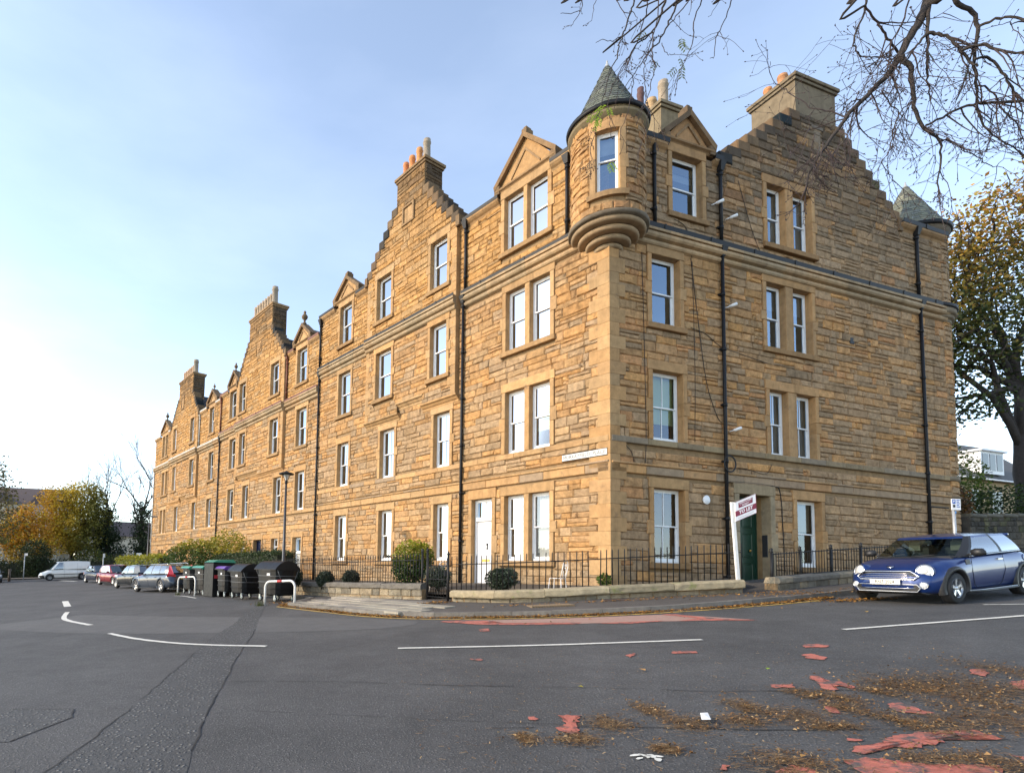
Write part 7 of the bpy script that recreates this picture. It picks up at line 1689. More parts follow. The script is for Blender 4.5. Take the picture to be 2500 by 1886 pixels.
shrub('rounded golden green shrub behind the knobbed railing', 1.72, 18.35, [((0, 0, .82), (.68, .62, .66)), ((-.15, 0, .45), (.55, .55, .5)), ((.25, -.1, .95), (.45, .45, .42))], 4600, .085, [(.035, .075, .016), (.05, .095, .02), (.028, .06, .014)], rt, None, GOLD, 10, hz=.48, shell=.6)
LAV = [(.060, .080, .050), (.075, .095, .062), (.045, .065, .038), (.09, .105, .075)]; LG = 'grey lavender shrubs in the front garden'
for lab, x, y, w, h in (('grey green lavender bush behind the iron gate', 2.35, 17.15, .52, .42), ('grey green lavender mound below the paired ground floor windows', 3.80, 15.35, .52, .36), ('low dark lavender bush left of the golden shrub', -.28, 19.9, .36, .36), ('low dark lavender bush beside the downpipe', -1.22, 20.6, .36, .36), ('dark shrub half hidden behind the rightmost bin', -2.4, 21.5, .38, .5)):
    shrub(lab, x, y, [((0, 0, h * .75), (w * .85, w * .7, h * .8))] + [((rt.uniform(-.5, .5) * w, rt.uniform(-.4, .4) * w, h * rt.uniform(.6, 1.15)), (w * rt.uniform(.4, .65), w * rt.uniform(.4, .6), h * rt.uniform(.45, .85))) for _ in range(4)], 3400, .075, LAV if 'grey' in lab else [mulc(c, .75) for c in LAV], rt, LG, None, 8, hz=.44, shell=.25)
shrub('small bright green fern at the corner railing', 6.42, 15.05, [((0, 0, .16), (.20, .16, .18))], 320, .075, [(.09, .14, .02), (.06, .11, .02)], rt, None, None, 4, hz=.42, shell=.1)
for lab, x, y in (('tuft of weeds at the left foot of the near hoop barrier', -3.25, 19.05), ('tuft of weeds on the kerb right of the near hoop barrier', -1.05, 17.0), ('tuft of weeds at the foot of the far hoop barrier', -8.5, 27.1)):
    q = MB()
    for _ in range(90):
        a = rt.uniform(0, 6.28); r_ = rt.uniform(0, .16); b = Vector((r_ * cos(a), r_ * sin(a), 0)); t = b + Vector((rt.gauss(0, .07), rt.gauss(0, .07), rt.uniform(.08, .22))); d = Vector((rt.uniform(-1, 1), rt.uniform(-1, 1), 0)).normalized() * .006; q.add([b - d, b + d, t], [(0, 1, 2)], M_LEAF, rt.choice([(.07, .09, .02), (.10, .10, .03), (.05, .075, .018)]))
    solo('weed_tuft', q, lab, 'weeds', onG(x, y, 0), 0, 'weed tufts along the kerb')
def hedge(label, pts, w, h, count, size, pal, rnd, tone=None, hz=.1, puff=.06):
    L, at = along(pts, 0); root = thing('hedge', label, 'hedge', onG(*pts[0], hz)); o = root.location; q = MB(); c = MB(); n = max(2, int(L / 1.0))
    for i in range(n):
        a, b = at(L * i / n), at(L * (i + 1) / n); t = Vector((b[0] - a[0], b[1] - a[1])).normalized(); nn = Vector((t.y, -t.x)) * (w / 2 - .1)
        f = lambda p, s, z: Vector((p[0] + nn.x * s - o.x, p[1] + nn.y * s - o.y, G(*p) + hz + z - o.z)); c.hexa([f(a, -1, 0), f(b, -1, 0), f(b, 1, 0), f(a, 1, 0), f(a, -1, h - .12), f(b, -1, h - .12), f(b, 1, h - .12), f(a, 1, h - .12)], mat('hedge_core', (.020, .024, .012), .95))
    part('twiggy_core', c, root)
    for _ in range(count):
        s = rnd.uniform(0, L); p = at(s); a, b = at(max(0, s - .1)), at(min(L, s + .1)); t = Vector((b[0] - a[0], b[1] - a[1])).normalized(); nn = Vector((t.y, -t.x)); f = rnd.random()
        if f < .36: d, z = w / 2, rnd.uniform(0, h)
        elif f < .66: d, z = -w / 2, rnd.uniform(0, h)
        elif f < .93: d, z = rnd.uniform(-w / 2, w / 2), h
        else: d, z = rnd.uniform(-w / 2, w / 2), rnd.uniform(0, h); s = rnd.choice((0, L)); p = at(s)
        x = Vector((p[0] + nn.x * d - o.x, p[1] + nn.y * d - o.y, G(*p) + hz + z - o.z)) + Vector((rnd.gauss(0, puff), rnd.gauss(0, puff), rnd.gauss(0, puff))); b0 = rnd.choice(pal); leaf(q, x, size, rnd, mulc(tone(x, b0, rnd) if tone else b0, rnd.uniform(.7, 1.3)))
    part('foliage', q, root); return root
hedge('clipped dark green box hedge behind the bins', [XA(14.0, 2.9), XA(22.2, 2.7)], 1.0, 1.42, 11000, .10, [(.030, .052, .018), (.042, .066, .022), (.055, .075, .03), (.024, .04, .015)], rt, hz=.35)
hedge('low bright yellow hedge before the farthest tenement', [XA(32.5, 2.9), XA(46, 2.9)], 1.0, 1.7, 9000, .15, [(.30, .27, .02), (.24, .25, .025), (.17, .20, .025)], rt, hz=.3, puff=.12)
GO = lambda p, b, r: mixc(b, r.choice([(.34, .29, .02), (.25, .26, .02), (.40, .30, .03)]), max(0, min(1, (p.z - 1.7) * 1.0 + r.uniform(-.3, .3))))
p = XA(27.5, 2.3); shrub('big feathery golden topped bush between hedge and parked estate', p[0], p[1], [((0, 0, 1.4), (1.9, 1.6, 1.3)), ((-1.1, 1.3, 1.3), (1.5, 1.4, 1.15)), ((1.3, -1.3, 1.5), (1.4, 1.3, 1.3))], 6500, .15, [(.045, .075, .016), (.06, .10, .02), (.035, .06, .014)], rt, None, GO, 9, hz=.35)
p = XA(24.0, 1.6); shrub('tall wispy yellow bush in front of the blue door tenement', p[0], p[1], [((0, 0, 2.0), (1.1, 1.0, 1.15)), ((.8, -1.0, 1.8), (.8, .8, 1.0))], 2000, .13, [(.34, .26, .03), (.28, .25, .03), (.2, .2, .03)], rt, None, None, 9, hz=.35, shell=.2)
for lab, x, y, rr_, hh, n_ in (('olive green bush left of the dark holly tree', -47.5, 70.5, 3.0, 2.2, 4200), ('yellow green bush under the golden tree', -36.0, 77.0, 2.4, 1.9, 3200), ('olive bush at the foot of the left edge tree', -45.0, 63.5, 2.6, 2.0, 3000)):
    shrub(lab, x, y, [((0, 0, hh), (rr_, rr_ * .7, hh)), ((-rr_ * .5, 0, hh * .7), (rr_ * .7, rr_ * .6, hh * .8)), ((rr_ * .55, .2, hh * .8), (rr_ * .7, rr_ * .6, hh * .9))], n_, .26, OLIVE + MIDGREEN + [(.20, .20, .03), (.26, .22, .03)], rt, None, None, 8, shell=.2)
# ---- street end: hedge bank, posts, flats
hedge('long dark hedge along the far end of the street', [(-62, 70), (-46, 70), (-36, 71.5), (-24, 75)], 1.6, 2.0, 6500, .26, DKGREEN + [(.04, .05, .02)], rt, hz=0, puff=.2)
hedge('mid green shrub bank at the foot of the bare trees', [(-34, 75), (-22, 79)], 1.6, 2.1, 3500, .26, MIDGREEN + OLIVE, rt, hz=0, puff=.3)
q = MB(); band(q, densify([(-60, 66), (-46, 66), (-36, 66.8), (-22, 70)], 2), densify([(-60, 70), (-46, 70), (-36, 71.5), (-22, 75)], 2)[:len(densify([(-60, 66), (-46, 66), (-36, 66.8), (-22, 70)], 2))], .12, .14, mat('far_pavement', (.20, .175, .15), .9, var=.1, vscale=3)); setting('far_pavement', q)
def pole(label, x, y, h, plate_=None, name='sign_pole', r=.05, m=None):
    root = thing(name, label, 'sign' if plate_ else 'bollard', onG(x, y)); q = MB(); q.tube([(0, 0, -.1), (0, 0, h)], r, m or M_GREYP, 8); part('post', q, root)
    if plate_: q = MB(); q.bevbox((-.02, -.04, h - plate_[1]), (plate_[0], -.02, h), M_BOARD if plate_[2] else M_GREYP); part('plate', q, root)
    else: q = MB(); q.lathe([(r * 1.2, h - .12), (r * 1.25, h - .04), (0, h + .03)], m or M_GREYP, 8); part('cap', q, root)
pole('pale sign pole with a small white plate on the far left pavement', -36.1, 62, 2.95, (.32, .28, 1)); pole('grey sign pole with narrow plate behind the parked cars', -29.4, 66, 2.75, (.2, .45, 0)); pole('short sign pole with white plate left of the end lamp', -25.2, 65, 2.7, (.55, .55, 1)); pole('stout brown bollard at the far left', -36.4, 60, 1.3, None, 'bollard', .13, mat('brown_bollard', (.10, .07, .05), .7))
# flats beyond the trees
fl = thing('flats', 'cream block of flats with dark pitched roof beyond the autumn trees', 'building', (-67, 108, G(-67, 108))); gz0 = 0
M_CREAM = mat('cream_render', (.42, .38, .30), .9, var=.06, vscale=2); M_FROOF = mat('brown_roof_tiles', (.085, .062, .058), .85, var=.12, vscale=3); M_FGREY = mat('grey_cladding', (.22, .22, .24), .8)
ux = Vector((.985, .17, 0)); uy = Vector((-.17, .985, 0)); FP = lambda a, b, z: ux * a + uy * b + UP * z
q = MB(); q.box((-12, 0, -2), (9, 9, 13.6), M_CREAM, P=FP); part('wall', q, fl)
q = MB(); q.add([FP(-12.6, -.5, 13.5), FP(9.3, -.5, 13.5), FP(9.3, 4.5, 17.0), FP(-12.6, 4.5, 17.0), FP(9.3, 9.5, 13.5), FP(-12.6, 9.5, 13.5)], [(0, 1, 2, 3), (3, 2, 4, 5), (0, 3, 5), (1, 4, 2)], M_FROOF); part('roof', q, fl)
for gx_ in (-1.5, 6.2):
    q = MB(); q.add([FP(gx_ - 2, -1.2, 13.4), FP(gx_ + 2, -1.2, 13.4), FP(gx_, -1.2, 15.6), FP(gx_ - 2, 4, 13.4), FP(gx_ + 2, 4, 13.4), FP(gx_, 4, 15.6)], [(0, 1, 2), (0, 2, 5, 3), (1, 4, 5, 2)], M_FROOF); part('gablet', q, fl)
    q = MB(); q.box((gx_ - 1.8, -1.0, -2), (gx_ + 1.8, 0, 13.5), M_FGREY if gx_ > 0 else M_CREAM, P=FP); part('bay', q, fl)
for k in range(4):
    for j in range(7):
        a = -11 + j * 2.9; yy = -.02 if abs(a + .75 - (-1.5)) > 2.2 and abs(a + .75 - 6.2) > 2.2 else -1.02
        w_ = MB(); w_.box((a, yy - .03, .9 + k * 3.2), (a + 1.5, yy, 2.5 + k * 3.2), M_WHITE, P=FP); wi = part('window', w_, fl); w_ = MB(); w_.box((a + .1, yy - .04, 1.0 + k * 3.2), (a + 1.4, yy - .031, 2.4 + k * 3.2), mat('far_window_dark', (.10, .11, .12), .1), P=FP); part('pane', w_, wi)
# second block, behind the golden tree
fl2 = thing('flats', 'grey stepped gable end of flats rising behind the golden tree', 'building', (-49, 112, G(-49, 112) - 4.5))
q = MB(); q.box((-6, 0, -2), (11, 9, 11.5), M_CREAM, P=FP); part('wall', q, fl2); q = MB(); q.add([FP(-6.4, -.5, 11.4), FP(11.4, -.5, 11.4), FP(11.4, 4.5, 14.6), FP(-6.4, 4.5, 14.6), FP(11.4, 9.5, 11.4), FP(-6.4, 9.5, 11.4)], [(0, 1, 2, 3), (3, 2, 4, 5), (0, 3, 5), (1, 4, 2)], M_FROOF); part('roof', q, fl2)
for k in range(3):
    for j in range(5): w_ = MB(); w_.box((-5 + j * 3.2, -.05, 1 + k * 3.2), (-3.5 + j * 3.2, 0, 2.6 + k * 3.2), M_WHITE, P=FP); wi = part('window', w_, fl2); w_ = MB(); w_.box((-4.9 + j * 3.2, -.06, 1.1 + k * 3.2), (-3.6 + j * 3.2, -.051, 2.5 + k * 3.2), MATS['far_window_dark'], P=FP); part('pane', w_, wi)
# ---- right-hand side: retaining wall, shrubs, house, maple
rwall = thing('boundary_wall', 'high dark rubble wall rising beyond the corner tenement and blue car', 'wall', tuple(onG(*XB(16.3, .1)))); o = rwall.location.copy(); kk = random.Random(8)
PWb = lambda s, z, d: Vector((*XB(16.3 + s, .1 + d), 0)) - o + UP * z
q = MB(); q.hexa([PWb(0, 1.5, -.5), PWb(14, 1.9, -.5), PWb(14, 1.9, 0), PWb(0, 1.5, 0), PWb(0, 4.18, -.5), PWb(14, 5.0, -.5), PWb(14, 5.0, 0), PWb(0, 4.18, 0)], mat('dark_rubble', (.055, .050, .042), .95, var=.4, vscale=3, bump=.9, bscale=9)); part('core', q, rwall)
stw = Stones(); stw.eye = EYE - o; DW = [(.085, .075, .06), (.065, .06, .05), (.11, .095, .07), (.05, .047, .04)]
stw.fill(lambda s, z, d: PWb(s, z + s * .058, d), 0, 14, 1.9, 4.15, [], kk, lambda s, z, r: mulc(mixc(r.choice(DW), (.08, .085, .035), .5 if z > 3.5 and r.random() < .4 else 0), r.uniform(.8, 1.2)), hs=(.14, .26), ls=(.2, .5), rough=.05); stw.build(rwall, M_STONE, 200)
q = MB()
for i in range(14): q.bevbox((i + .01, 4.16 + i * .058, -.5), (i + .99, 4.30 + i * .058, .08), M_COPED, mulc((.11, .10, .075), kk.uniform(.7, 1.2)), lambda a, b, d: PWb(a, b, d), e=.04)
part('coping', q, rwall)
q = MB(); A = [XB(16.5 + i * 2, -.4) for i in range(12)]; B = [XB(16.5 + i * 2, -40) for i in range(12)]; q.add([Vector((*a, 4.1 + i * .14)) for i, a in enumerate(A)] + [Vector((*b, 4.6 + i * .14)) for i, b in enumerate(B)], [(i, i + 1, i + 13, i + 12) for i in range(11)], mat('garden_turf', (.05, .06, .022), .95, var=.3, vscale=2)); setting('raised_garden', q)
def at_b(s, n): return XB(16.3 + s, n)
for lab, s, n, z, w, h, cnt, pal in (('rusty brown shrub on top of the high wall next to the tenement', 1.6, -1.6, 4.2, 1.2, .95, 2400, [(.10, .050, .022), (.13, .06, .025), (.07, .05, .02), (.22, .10, .02)]), ('bright green shrub above the high wall', 5.6, -3.0, 4.5, 1.5, 1.9, 3200, [(.09, .13, .02), (.13, .16, .025), (.06, .09, .018)]), ('dark ivy mass spilling over the high wall', 6.5, -.7, 4.4, 2.6, .9, 3400, DKGREEN + MIDGREEN)):
    x, y = at_b(s, n); shrub(lab, x, y, [((0, 0, h * .8), (w, w * .8, h)), ((w * .5, 0, h * .5), (w * .6, w * .6, h * .6))], cnt, .13, pal, rt, None, None, 6, loc_z=z, shell=.25)
x, y = 31.6, 27.0
MAPLE = lambda p, b, r: mixc(b, r.choice([(.40, .22, .02), (.36, .16, .025), (.30, .22, .03)]), max(0, min(1, (p.z - 11.4) * .16 + (-p.x) * .08 + r.uniform(-.35, .3)))) 
tree('large maple with green leaves turning orange at the right edge', x, y, 7, .36, [((-3.4, 0, 11.6), (2.2, 2.2, 2.4)), ((-3.9, 0, 8.3), (1.9, 2.0, 1.8)), ((-1.0, 0, 14.2), (2.3, 2.2, 2.6)), ((-2.0, 0, 9.6), (2.4, 2.4, 2.2)), ((1.5, 0, 12), (2.6, 2.4, 3)), ((.8, 0, 16.4), (1.5, 1.5, 1.9)), ((2, 0, 8), (2.6, 2.4, 2.4)), ((-3.4, 0, 6.0), (2.3, 1.8, 1.3)), ((-4.2, 0, 10.2), (1.9, 2.0, 2.2)), ((-2.6, 0, 13.4), (1.6, 1.6, 1.8))], 19000, .20, [(.045, .065, .018), (.06, .08, .02), (.035, .052, .016), (.09, .085, .022)], rt, None, MAPLE, clump=7, cr=.42, branches=7, shell=.1, twigs=3, hz=1.8)
hs_ = thing('house', 'sandstone house with white dormer and slate roof behind the maple', 'house', (49, 45, 5.0)); hu = Vector((.955, .295, 0)); hv = Vector((-.295, .955, 0)); HP = lambda a, b, z: hu * a + hv * b + UP * (z - 5.0)
M_HST = mat('pale_sandstone', (.40, .30, .17), .9, var=.15, vscale=2.5, bump=.3, bscale=10); M_HSL = mat('grey_slates', (.10, .095, .09), .8, var=.2, vscale=6, bump=.4, bscale=12)
q = MB(); q.box((-6, 0, 3), (9, 8, 10.2), M_HST, P=HP); part('wall', q, hs_); q = MB(); q.add([HP(-6.3, -.35, 10.05), HP(9.3, -.35, 10.05), HP(9.3, 4, 14.2), HP(-6.3, 4, 14.2), HP(9.3, 8.3, 10.05), HP(-6.3, 8.3, 10.05)], [(0, 1, 2, 3), (3, 2, 4, 5), (0, 3, 5), (1, 4, 2)], M_HSL); part('roof', q, hs_)
q = MB(); q.box((.1, -.1, 10.6), (3.0, 2.5, 12.4), M_WHITE, P=HP); q.box((-.1, -.3, 12.4), (3.2, 2.6, 12.55), M_WHITE, P=HP); dm = part('dormer', q, hs_)
for k in range(3): q = MB(); q.box((.3 + k * .9, -.13, 10.9), (1.0 + k * .9, -.101, 12.2), MATS['far_window_dark'], P=HP); pn = part('pane', q, dm); 
q = MB(); q.box((-.8, .45, 11.3), (-.2, .8, 11.75), MATS['far_window_dark'], P=lambda a, b, z: HP(a - 1.2, b, z - .45)); part('skylight', q, hs_)
q = MB(); q.lathe([(.12, 0), (.12, .7), (.09, .75), (.09, .9)], M_TERRA, 10, HP(-1.6, 1.9, 12.2), tint=(.55, .22, .07)); part('chimney_pot', q, hs_)
q = MB(); q.tube([HP(-6.2, -.4, 10.05), HP(9.2, -.4, 10.05)], .07, M_WHITE, 6); part('gutter', q, hs_)
for k in range(4): q = MB(); q.box((-4.5 + k * 3, -.06, 6.6), (-3.3 + k * 3, 0, 9.2), M_WHITE, P=HP); wi = part('window', q, hs_); q = MB(); q.box((-4.4 + k * 3, -.08, 6.7), (-3.4 + k * 3, -.061, 9.1), MATS['far_window_dark'], P=HP); part('pane', q, wi)

# ---------------------------------------------------------------- the bare ash overhead, whose trunk stands to the right of the camera
LIMBS = [([(7.32, 7.0, 9.55), (7.32, 7.05, 9.31), (7.25, 7.1, 9.07), (7.16, 7.15, 8.88), (7.07, 7.2, 8.67), (6.97, 7.25, 8.46), (6.86, 7.3, 8.34), (6.67, 7.35, 8.15), (6.48, 7.4, 7.93), (6.29, 7.45, 7.62), (6.15, 7.5, 7.42), (6.09, 7.55, 7.24), (6.05, 7.6, 6.95)], 0.075, 0.012),
    ([(6.99, 7.1, 8.57), (7.12, 7.12, 8.41), (7.17, 7.15, 8.14), (7.24, 7.18, 7.87), (7.33, 7.2, 7.65), (7.51, 7.22, 7.54), (7.6, 7.25, 7.37), (7.59, 7.28, 7.04), (7.57, 7.3, 6.75)], 0.04, 0.008),
    ([(7.31, 7.0, 9.45), (7.31, 7.03, 9.17), (7.31, 7.07, 8.86), (7.33, 7.1, 8.58), (7.34, 7.13, 8.3), (7.4, 7.17, 8.18), (7.42, 7.2, 8.02)], 0.032, 0.007),
    ([(7.29, 7.05, 8.84), (7.4, 7.02, 8.8), (7.51, 6.99, 8.73), (7.61, 6.96, 8.51), (7.73, 6.93, 8.32), (7.76, 6.9, 8.25)], 0.026, 0.014),
    ([(7.28, 7.05, 8.82), (7.16, 7.07, 8.69), (7.07, 7.1, 8.52)], 0.02, 0.012),
    ([(7.39, 6.8, 9.2), (7.46, 6.84, 9.05), (7.71, 6.88, 8.97), (7.81, 6.92, 8.8), (7.83, 6.96, 8.6), (7.84, 7.0, 8.27), (7.89, 7.04, 8.08), (7.94, 7.08, 7.91), (8.04, 7.12, 7.64), (8.35, 7.16, 7.45), (8.6, 7.2, 7.36)], 0.036, 0.008),
    ([(7.56, 6.9, 8.46), (7.69, 6.82, 8.46), (7.81, 6.75, 8.35), (7.93, 6.68, 8.22), (8.11, 6.6, 8.16)], 0.022, 0.014),
    ([(7.81, 6.9, 8.8), (7.89, 6.82, 8.8), (7.97, 6.75, 8.77), (8.12, 6.68, 8.65), (8.21, 6.6, 8.49)], 0.02, 0.014),
    ([(7.47, 7.3, 7.77), (7.61, 7.22, 7.82), (7.78, 7.13, 7.88), (7.9, 7.05, 7.87), (8.06, 6.97, 7.83), (8.31, 6.88, 7.78), (8.46, 6.8, 7.74)], 0.016, 0.022),
    ([(6.65, 7.2, 9.57), (6.66, 7.24, 9.38), (6.59, 7.29, 9.14), (6.57, 7.33, 8.96), (6.64, 7.37, 8.88), (6.77, 7.41, 8.83), (6.96, 7.46, 8.88), (7.2, 7.5, 8.92)], 0.018, 0.007),
    ([(6.53, 7.1, 9.26), (6.74, 7.18, 9.15), (6.9, 7.25, 9.07), (7.05, 7.32, 8.97), (7.25, 7.4, 8.89)], 0.014, 0.018),
    ([(7.04, 7.0, 9.33), (7.03, 7.05, 9.14), (7.01, 7.1, 9.0), (6.96, 7.15, 8.89), (6.87, 7.2, 8.72), (6.8, 7.25, 8.47), (6.8, 7.3, 8.17)], 0.012, 0.006),
    ([(7.73, 6.9, 8.35), (7.91, 6.9, 8.37), (8.03, 6.9, 8.24), (8.11, 6.9, 8.11), (8.2, 6.9, 7.91), (8.37, 6.9, 7.78), (8.58, 6.9, 7.7)], 0.018, 0.014),
    ([(6.48, 7.4, 7.93), (6.42, 7.48, 8.07), (6.21, 7.57, 8.2), (6.01, 7.65, 8.43), (5.88, 7.73, 8.64), (5.79, 7.82, 8.88), (5.84, 7.9, 9.2)], 0.012, 0.004),
    ([(7.55, 7.2, 7.48), (7.7, 7.2, 7.47), (7.89, 7.2, 7.34), (8.07, 7.2, 7.23), (8.25, 7.2, 7.12), (8.38, 7.2, 7.25)], 0.013, 0.004),
    ([(7.97, 7.1, 8.16), (8.14, 7.12, 8.16), (8.26, 7.13, 8.0), (8.37, 7.15, 7.85), (8.53, 7.17, 7.75), (8.65, 7.18, 7.61), (8.78, 7.2, 7.55)], 0.014, 0.008),
    ([(6.8, 7.2, 8.16), (6.96, 7.26, 8.02), (7.12, 7.32, 7.99), (7.15, 7.38, 7.85), (7.16, 7.44, 7.6), (7.23, 7.5, 7.43)], 0.01, 0.004),
    ([(7.19, 7.2, 8.01), (7.07, 7.22, 7.89), (7.01, 7.25, 7.74), (6.99, 7.28, 7.54), (6.95, 7.3, 7.37), (6.88, 7.32, 7.25), (7.0, 7.35, 7.1), (7.13, 7.38, 6.98), (7.26, 7.4, 6.85)], 0.01, 0.004),]
LIMBS2 = [([(4.17, 7.6, 9.99), (4.17, 7.62, 9.83), (4.12, 7.65, 9.68), (4.08, 7.68, 9.54), (4.0, 7.7, 9.41), (3.8, 7.72, 9.25), (3.7, 7.75, 9.1), (3.63, 7.78, 8.99), (3.55, 7.8, 8.83)], 0.022, 0.006),
    ([(4.28, 7.5, 9.93), (4.29, 7.55, 9.76), (4.26, 7.6, 9.63), (4.2, 7.65, 9.48), (4.1, 7.7, 9.26), (4.01, 7.75, 9.19), (3.92, 7.8, 9.07), (3.79, 7.85, 8.87), (3.65, 7.9, 8.66)], 0.02, 0.005),
    ([(3.86, 7.8, 10.2), (3.82, 7.82, 10.03), (3.76, 7.83, 9.85), (3.69, 7.85, 9.59), (3.64, 7.86, 9.45), (3.6, 7.88, 9.31), (3.58, 7.89, 9.17), (3.51, 7.91, 9.0), (3.39, 7.92, 8.58), (3.32, 7.94, 8.32), (3.29, 7.95, 8.11), (3.23, 7.97, 7.89), (3.23, 7.98, 7.78), (3.26, 8.0, 7.66)], 0.016, 0.004),
    ([(4.73, 7.6, 10.0), (4.68, 7.62, 9.84), (4.57, 7.63, 9.49), (4.56, 7.65, 9.24), (4.5, 7.67, 9.07), (4.44, 7.68, 8.91), (4.32, 7.7, 8.67)], 0.012, 0.004),
    ([(5.12, 7.6, 9.98), (5.1, 7.62, 9.85), (5.05, 7.63, 9.67), (4.94, 7.65, 9.41), (4.9, 7.67, 9.3), (4.88, 7.68, 9.06), (4.83, 7.7, 9.03)], 0.011, 0.004),
    ([(3.11, 7.9, 10.25), (3.09, 7.9, 10.09), (3.05, 7.9, 9.91), (2.98, 7.9, 9.77), (2.91, 7.9, 9.66)], 0.009, 0.004),
    ([(3.31, 7.9, 10.26), (3.28, 7.9, 10.1), (3.25, 7.9, 9.94), (3.22, 7.9, 9.77)], 0.007, 0.004),
    ([(3.94, 7.7, 10.06), (3.96, 7.74, 9.86), (3.92, 7.79, 9.62), (3.86, 7.83, 9.4), (3.78, 7.88, 9.23), (3.61, 7.92, 8.94), (3.49, 7.97, 8.63), (3.5, 8.01, 8.46), (3.55, 8.06, 8.3), (3.59, 8.1, 8.12)], 0.011, 0.004),
    ([(3.97, 7.6, 9.31), (3.97, 7.65, 9.07), (4.04, 7.7, 8.88), (4.01, 7.75, 8.66), (3.97, 7.8, 8.46), (3.94, 7.85, 8.39), (3.86, 7.9, 8.15)], 0.01, 0.004),
    ([(4.05, 7.6, 9.8), (4.04, 7.64, 9.47), (3.92, 7.69, 9.05), (3.9, 7.73, 8.88), (3.93, 7.77, 8.68), (3.98, 7.81, 8.45), (4.09, 7.86, 8.28), (4.12, 7.9, 8.03)], 0.009, 0.004),
    ([(3.75, 7.8, 9.15), (3.68, 7.83, 8.97), (3.81, 7.87, 8.85), (3.78, 7.9, 8.58), (3.74, 7.93, 8.3), (3.68, 7.97, 8.17), (3.68, 8.0, 8.0)], 0.008, 0.004),
    ([(3.97, 7.8, 8.43), (4.02, 7.87, 8.28), (3.98, 7.93, 8.0), (3.92, 8.0, 7.81)], 0.006, 0.003),
    ([(3.66, 7.9, 9.54), (3.53, 7.9, 9.46), (3.38, 7.9, 9.47), (3.28, 7.9, 9.42)], 0.007, 0.004),
    ([(4.09, 7.6, 9.15), (4.14, 7.6, 9.02), (4.2, 7.6, 8.96), (4.27, 7.6, 9.0)], 0.006, 0.004),
    ([(4.49, 7.5, 9.83), (4.43, 7.53, 9.71), (4.31, 7.57, 9.57), (4.2, 7.6, 9.43)], 0.01, 0.008),
    ([(3.79, 7.9, 9.94), (3.88, 7.9, 9.87), (3.88, 7.9, 9.71), (3.8, 7.9, 9.49)], 0.006, 0.003),
    ([(3.54, 7.8, 9.99), (3.66, 7.8, 9.8), (3.75, 7.8, 9.83)], 0.006, 0.006),
    ([(4.95, 7.6, 9.92), (4.88, 7.6, 9.74), (4.75, 7.6, 9.56)], 0.006, 0.003),
    ([(4.91, 7.6, 9.36), (4.97, 7.6, 9.23), (5.04, 7.6, 9.29)], 0.005, 0.003),
    ([(4.91, 7.6, 9.35), (4.84, 7.6, 9.24), (4.74, 7.6, 9.18)], 0.005, 0.003),
    ([(3.05, 7.9, 9.91), (2.91, 7.9, 9.89), (2.76, 7.9, 9.87)], 0.006, 0.004),]
ra = random.Random(101)
tx, ty = 11.2, 2.4
ash = thing('ash_tree', 'bare ash tree whose drooping dark branches hang across the top right', 'tree', (tx, ty, G(tx, ty))); o = ash.location.copy()
q = MB(); q.tube([Vector((0, 0, -.3)), Vector((-.1, .05, 2)), Vector((-.3, .3, 5)), Vector((-.6, .8, 8)), Vector((-1.0, 1.3, 10.5))], [.42, .34, .28, .22, .15], M_BARK, 12); part('trunk', q, ash)
top = Vector((tx - .6, ty + .8, G(tx, ty) + 8)); top2 = Vector((tx - 1.0, ty + 1.3, G(tx, ty) + 10.4))
def twig(q, p, d, L, r, dep, droop):
    n = max(3, int(L / .09)); pts = [p.copy()]; dd = d.copy(); k = Vector((ra.gauss(0, .05), ra.gauss(0, .05), 0))
    for i in range(n):
        t = i / n; dd = (dd + Vector((0, 0, -droop * (1 - t * 1.5) * .24)) + k + Vector((ra.gauss(0, .12), ra.gauss(0, .12), ra.gauss(0, .12)))).normalized()
        if t > .6: dd = (dd + UP * .13).normalized()
        pts.append(pts[-1] + dd * (L / n))
    q.tube(pts, [max(.0024, r * (1 - .72 * i / n)) for i in range(n + 1)], M_TWIG, 5 if r > .006 else 4)
    for i in range(1, n + 1, 2):                     # buds
        if ra.random() < .55: b = pts[i]; u = Vector((ra.gauss(0, 1), ra.gauss(0, 1), ra.gauss(0, 1))).normalized(); q.tube([b, b + u * .012, b + u * .024], [.0035, .0045, .001], M_TWIG, 4)
    e = pts[-1]; q.tube([e - dd * .012, e, e + dd * .014], [.003, .0075, .002], M_TWIG, 5)
    if dep > 0:
        for _ in range(ra.randint(1, 3)):
            i = ra.randint(max(1, n // 4), n - 1); u = (dd * .5 + Vector((ra.gauss(0, .7), ra.gauss(0, .35), ra.gauss(-.15, .5)))).normalized(); twig(q, pts[i], u, L * ra.uniform(.35, .7), r * .6, dep - 1, droop)
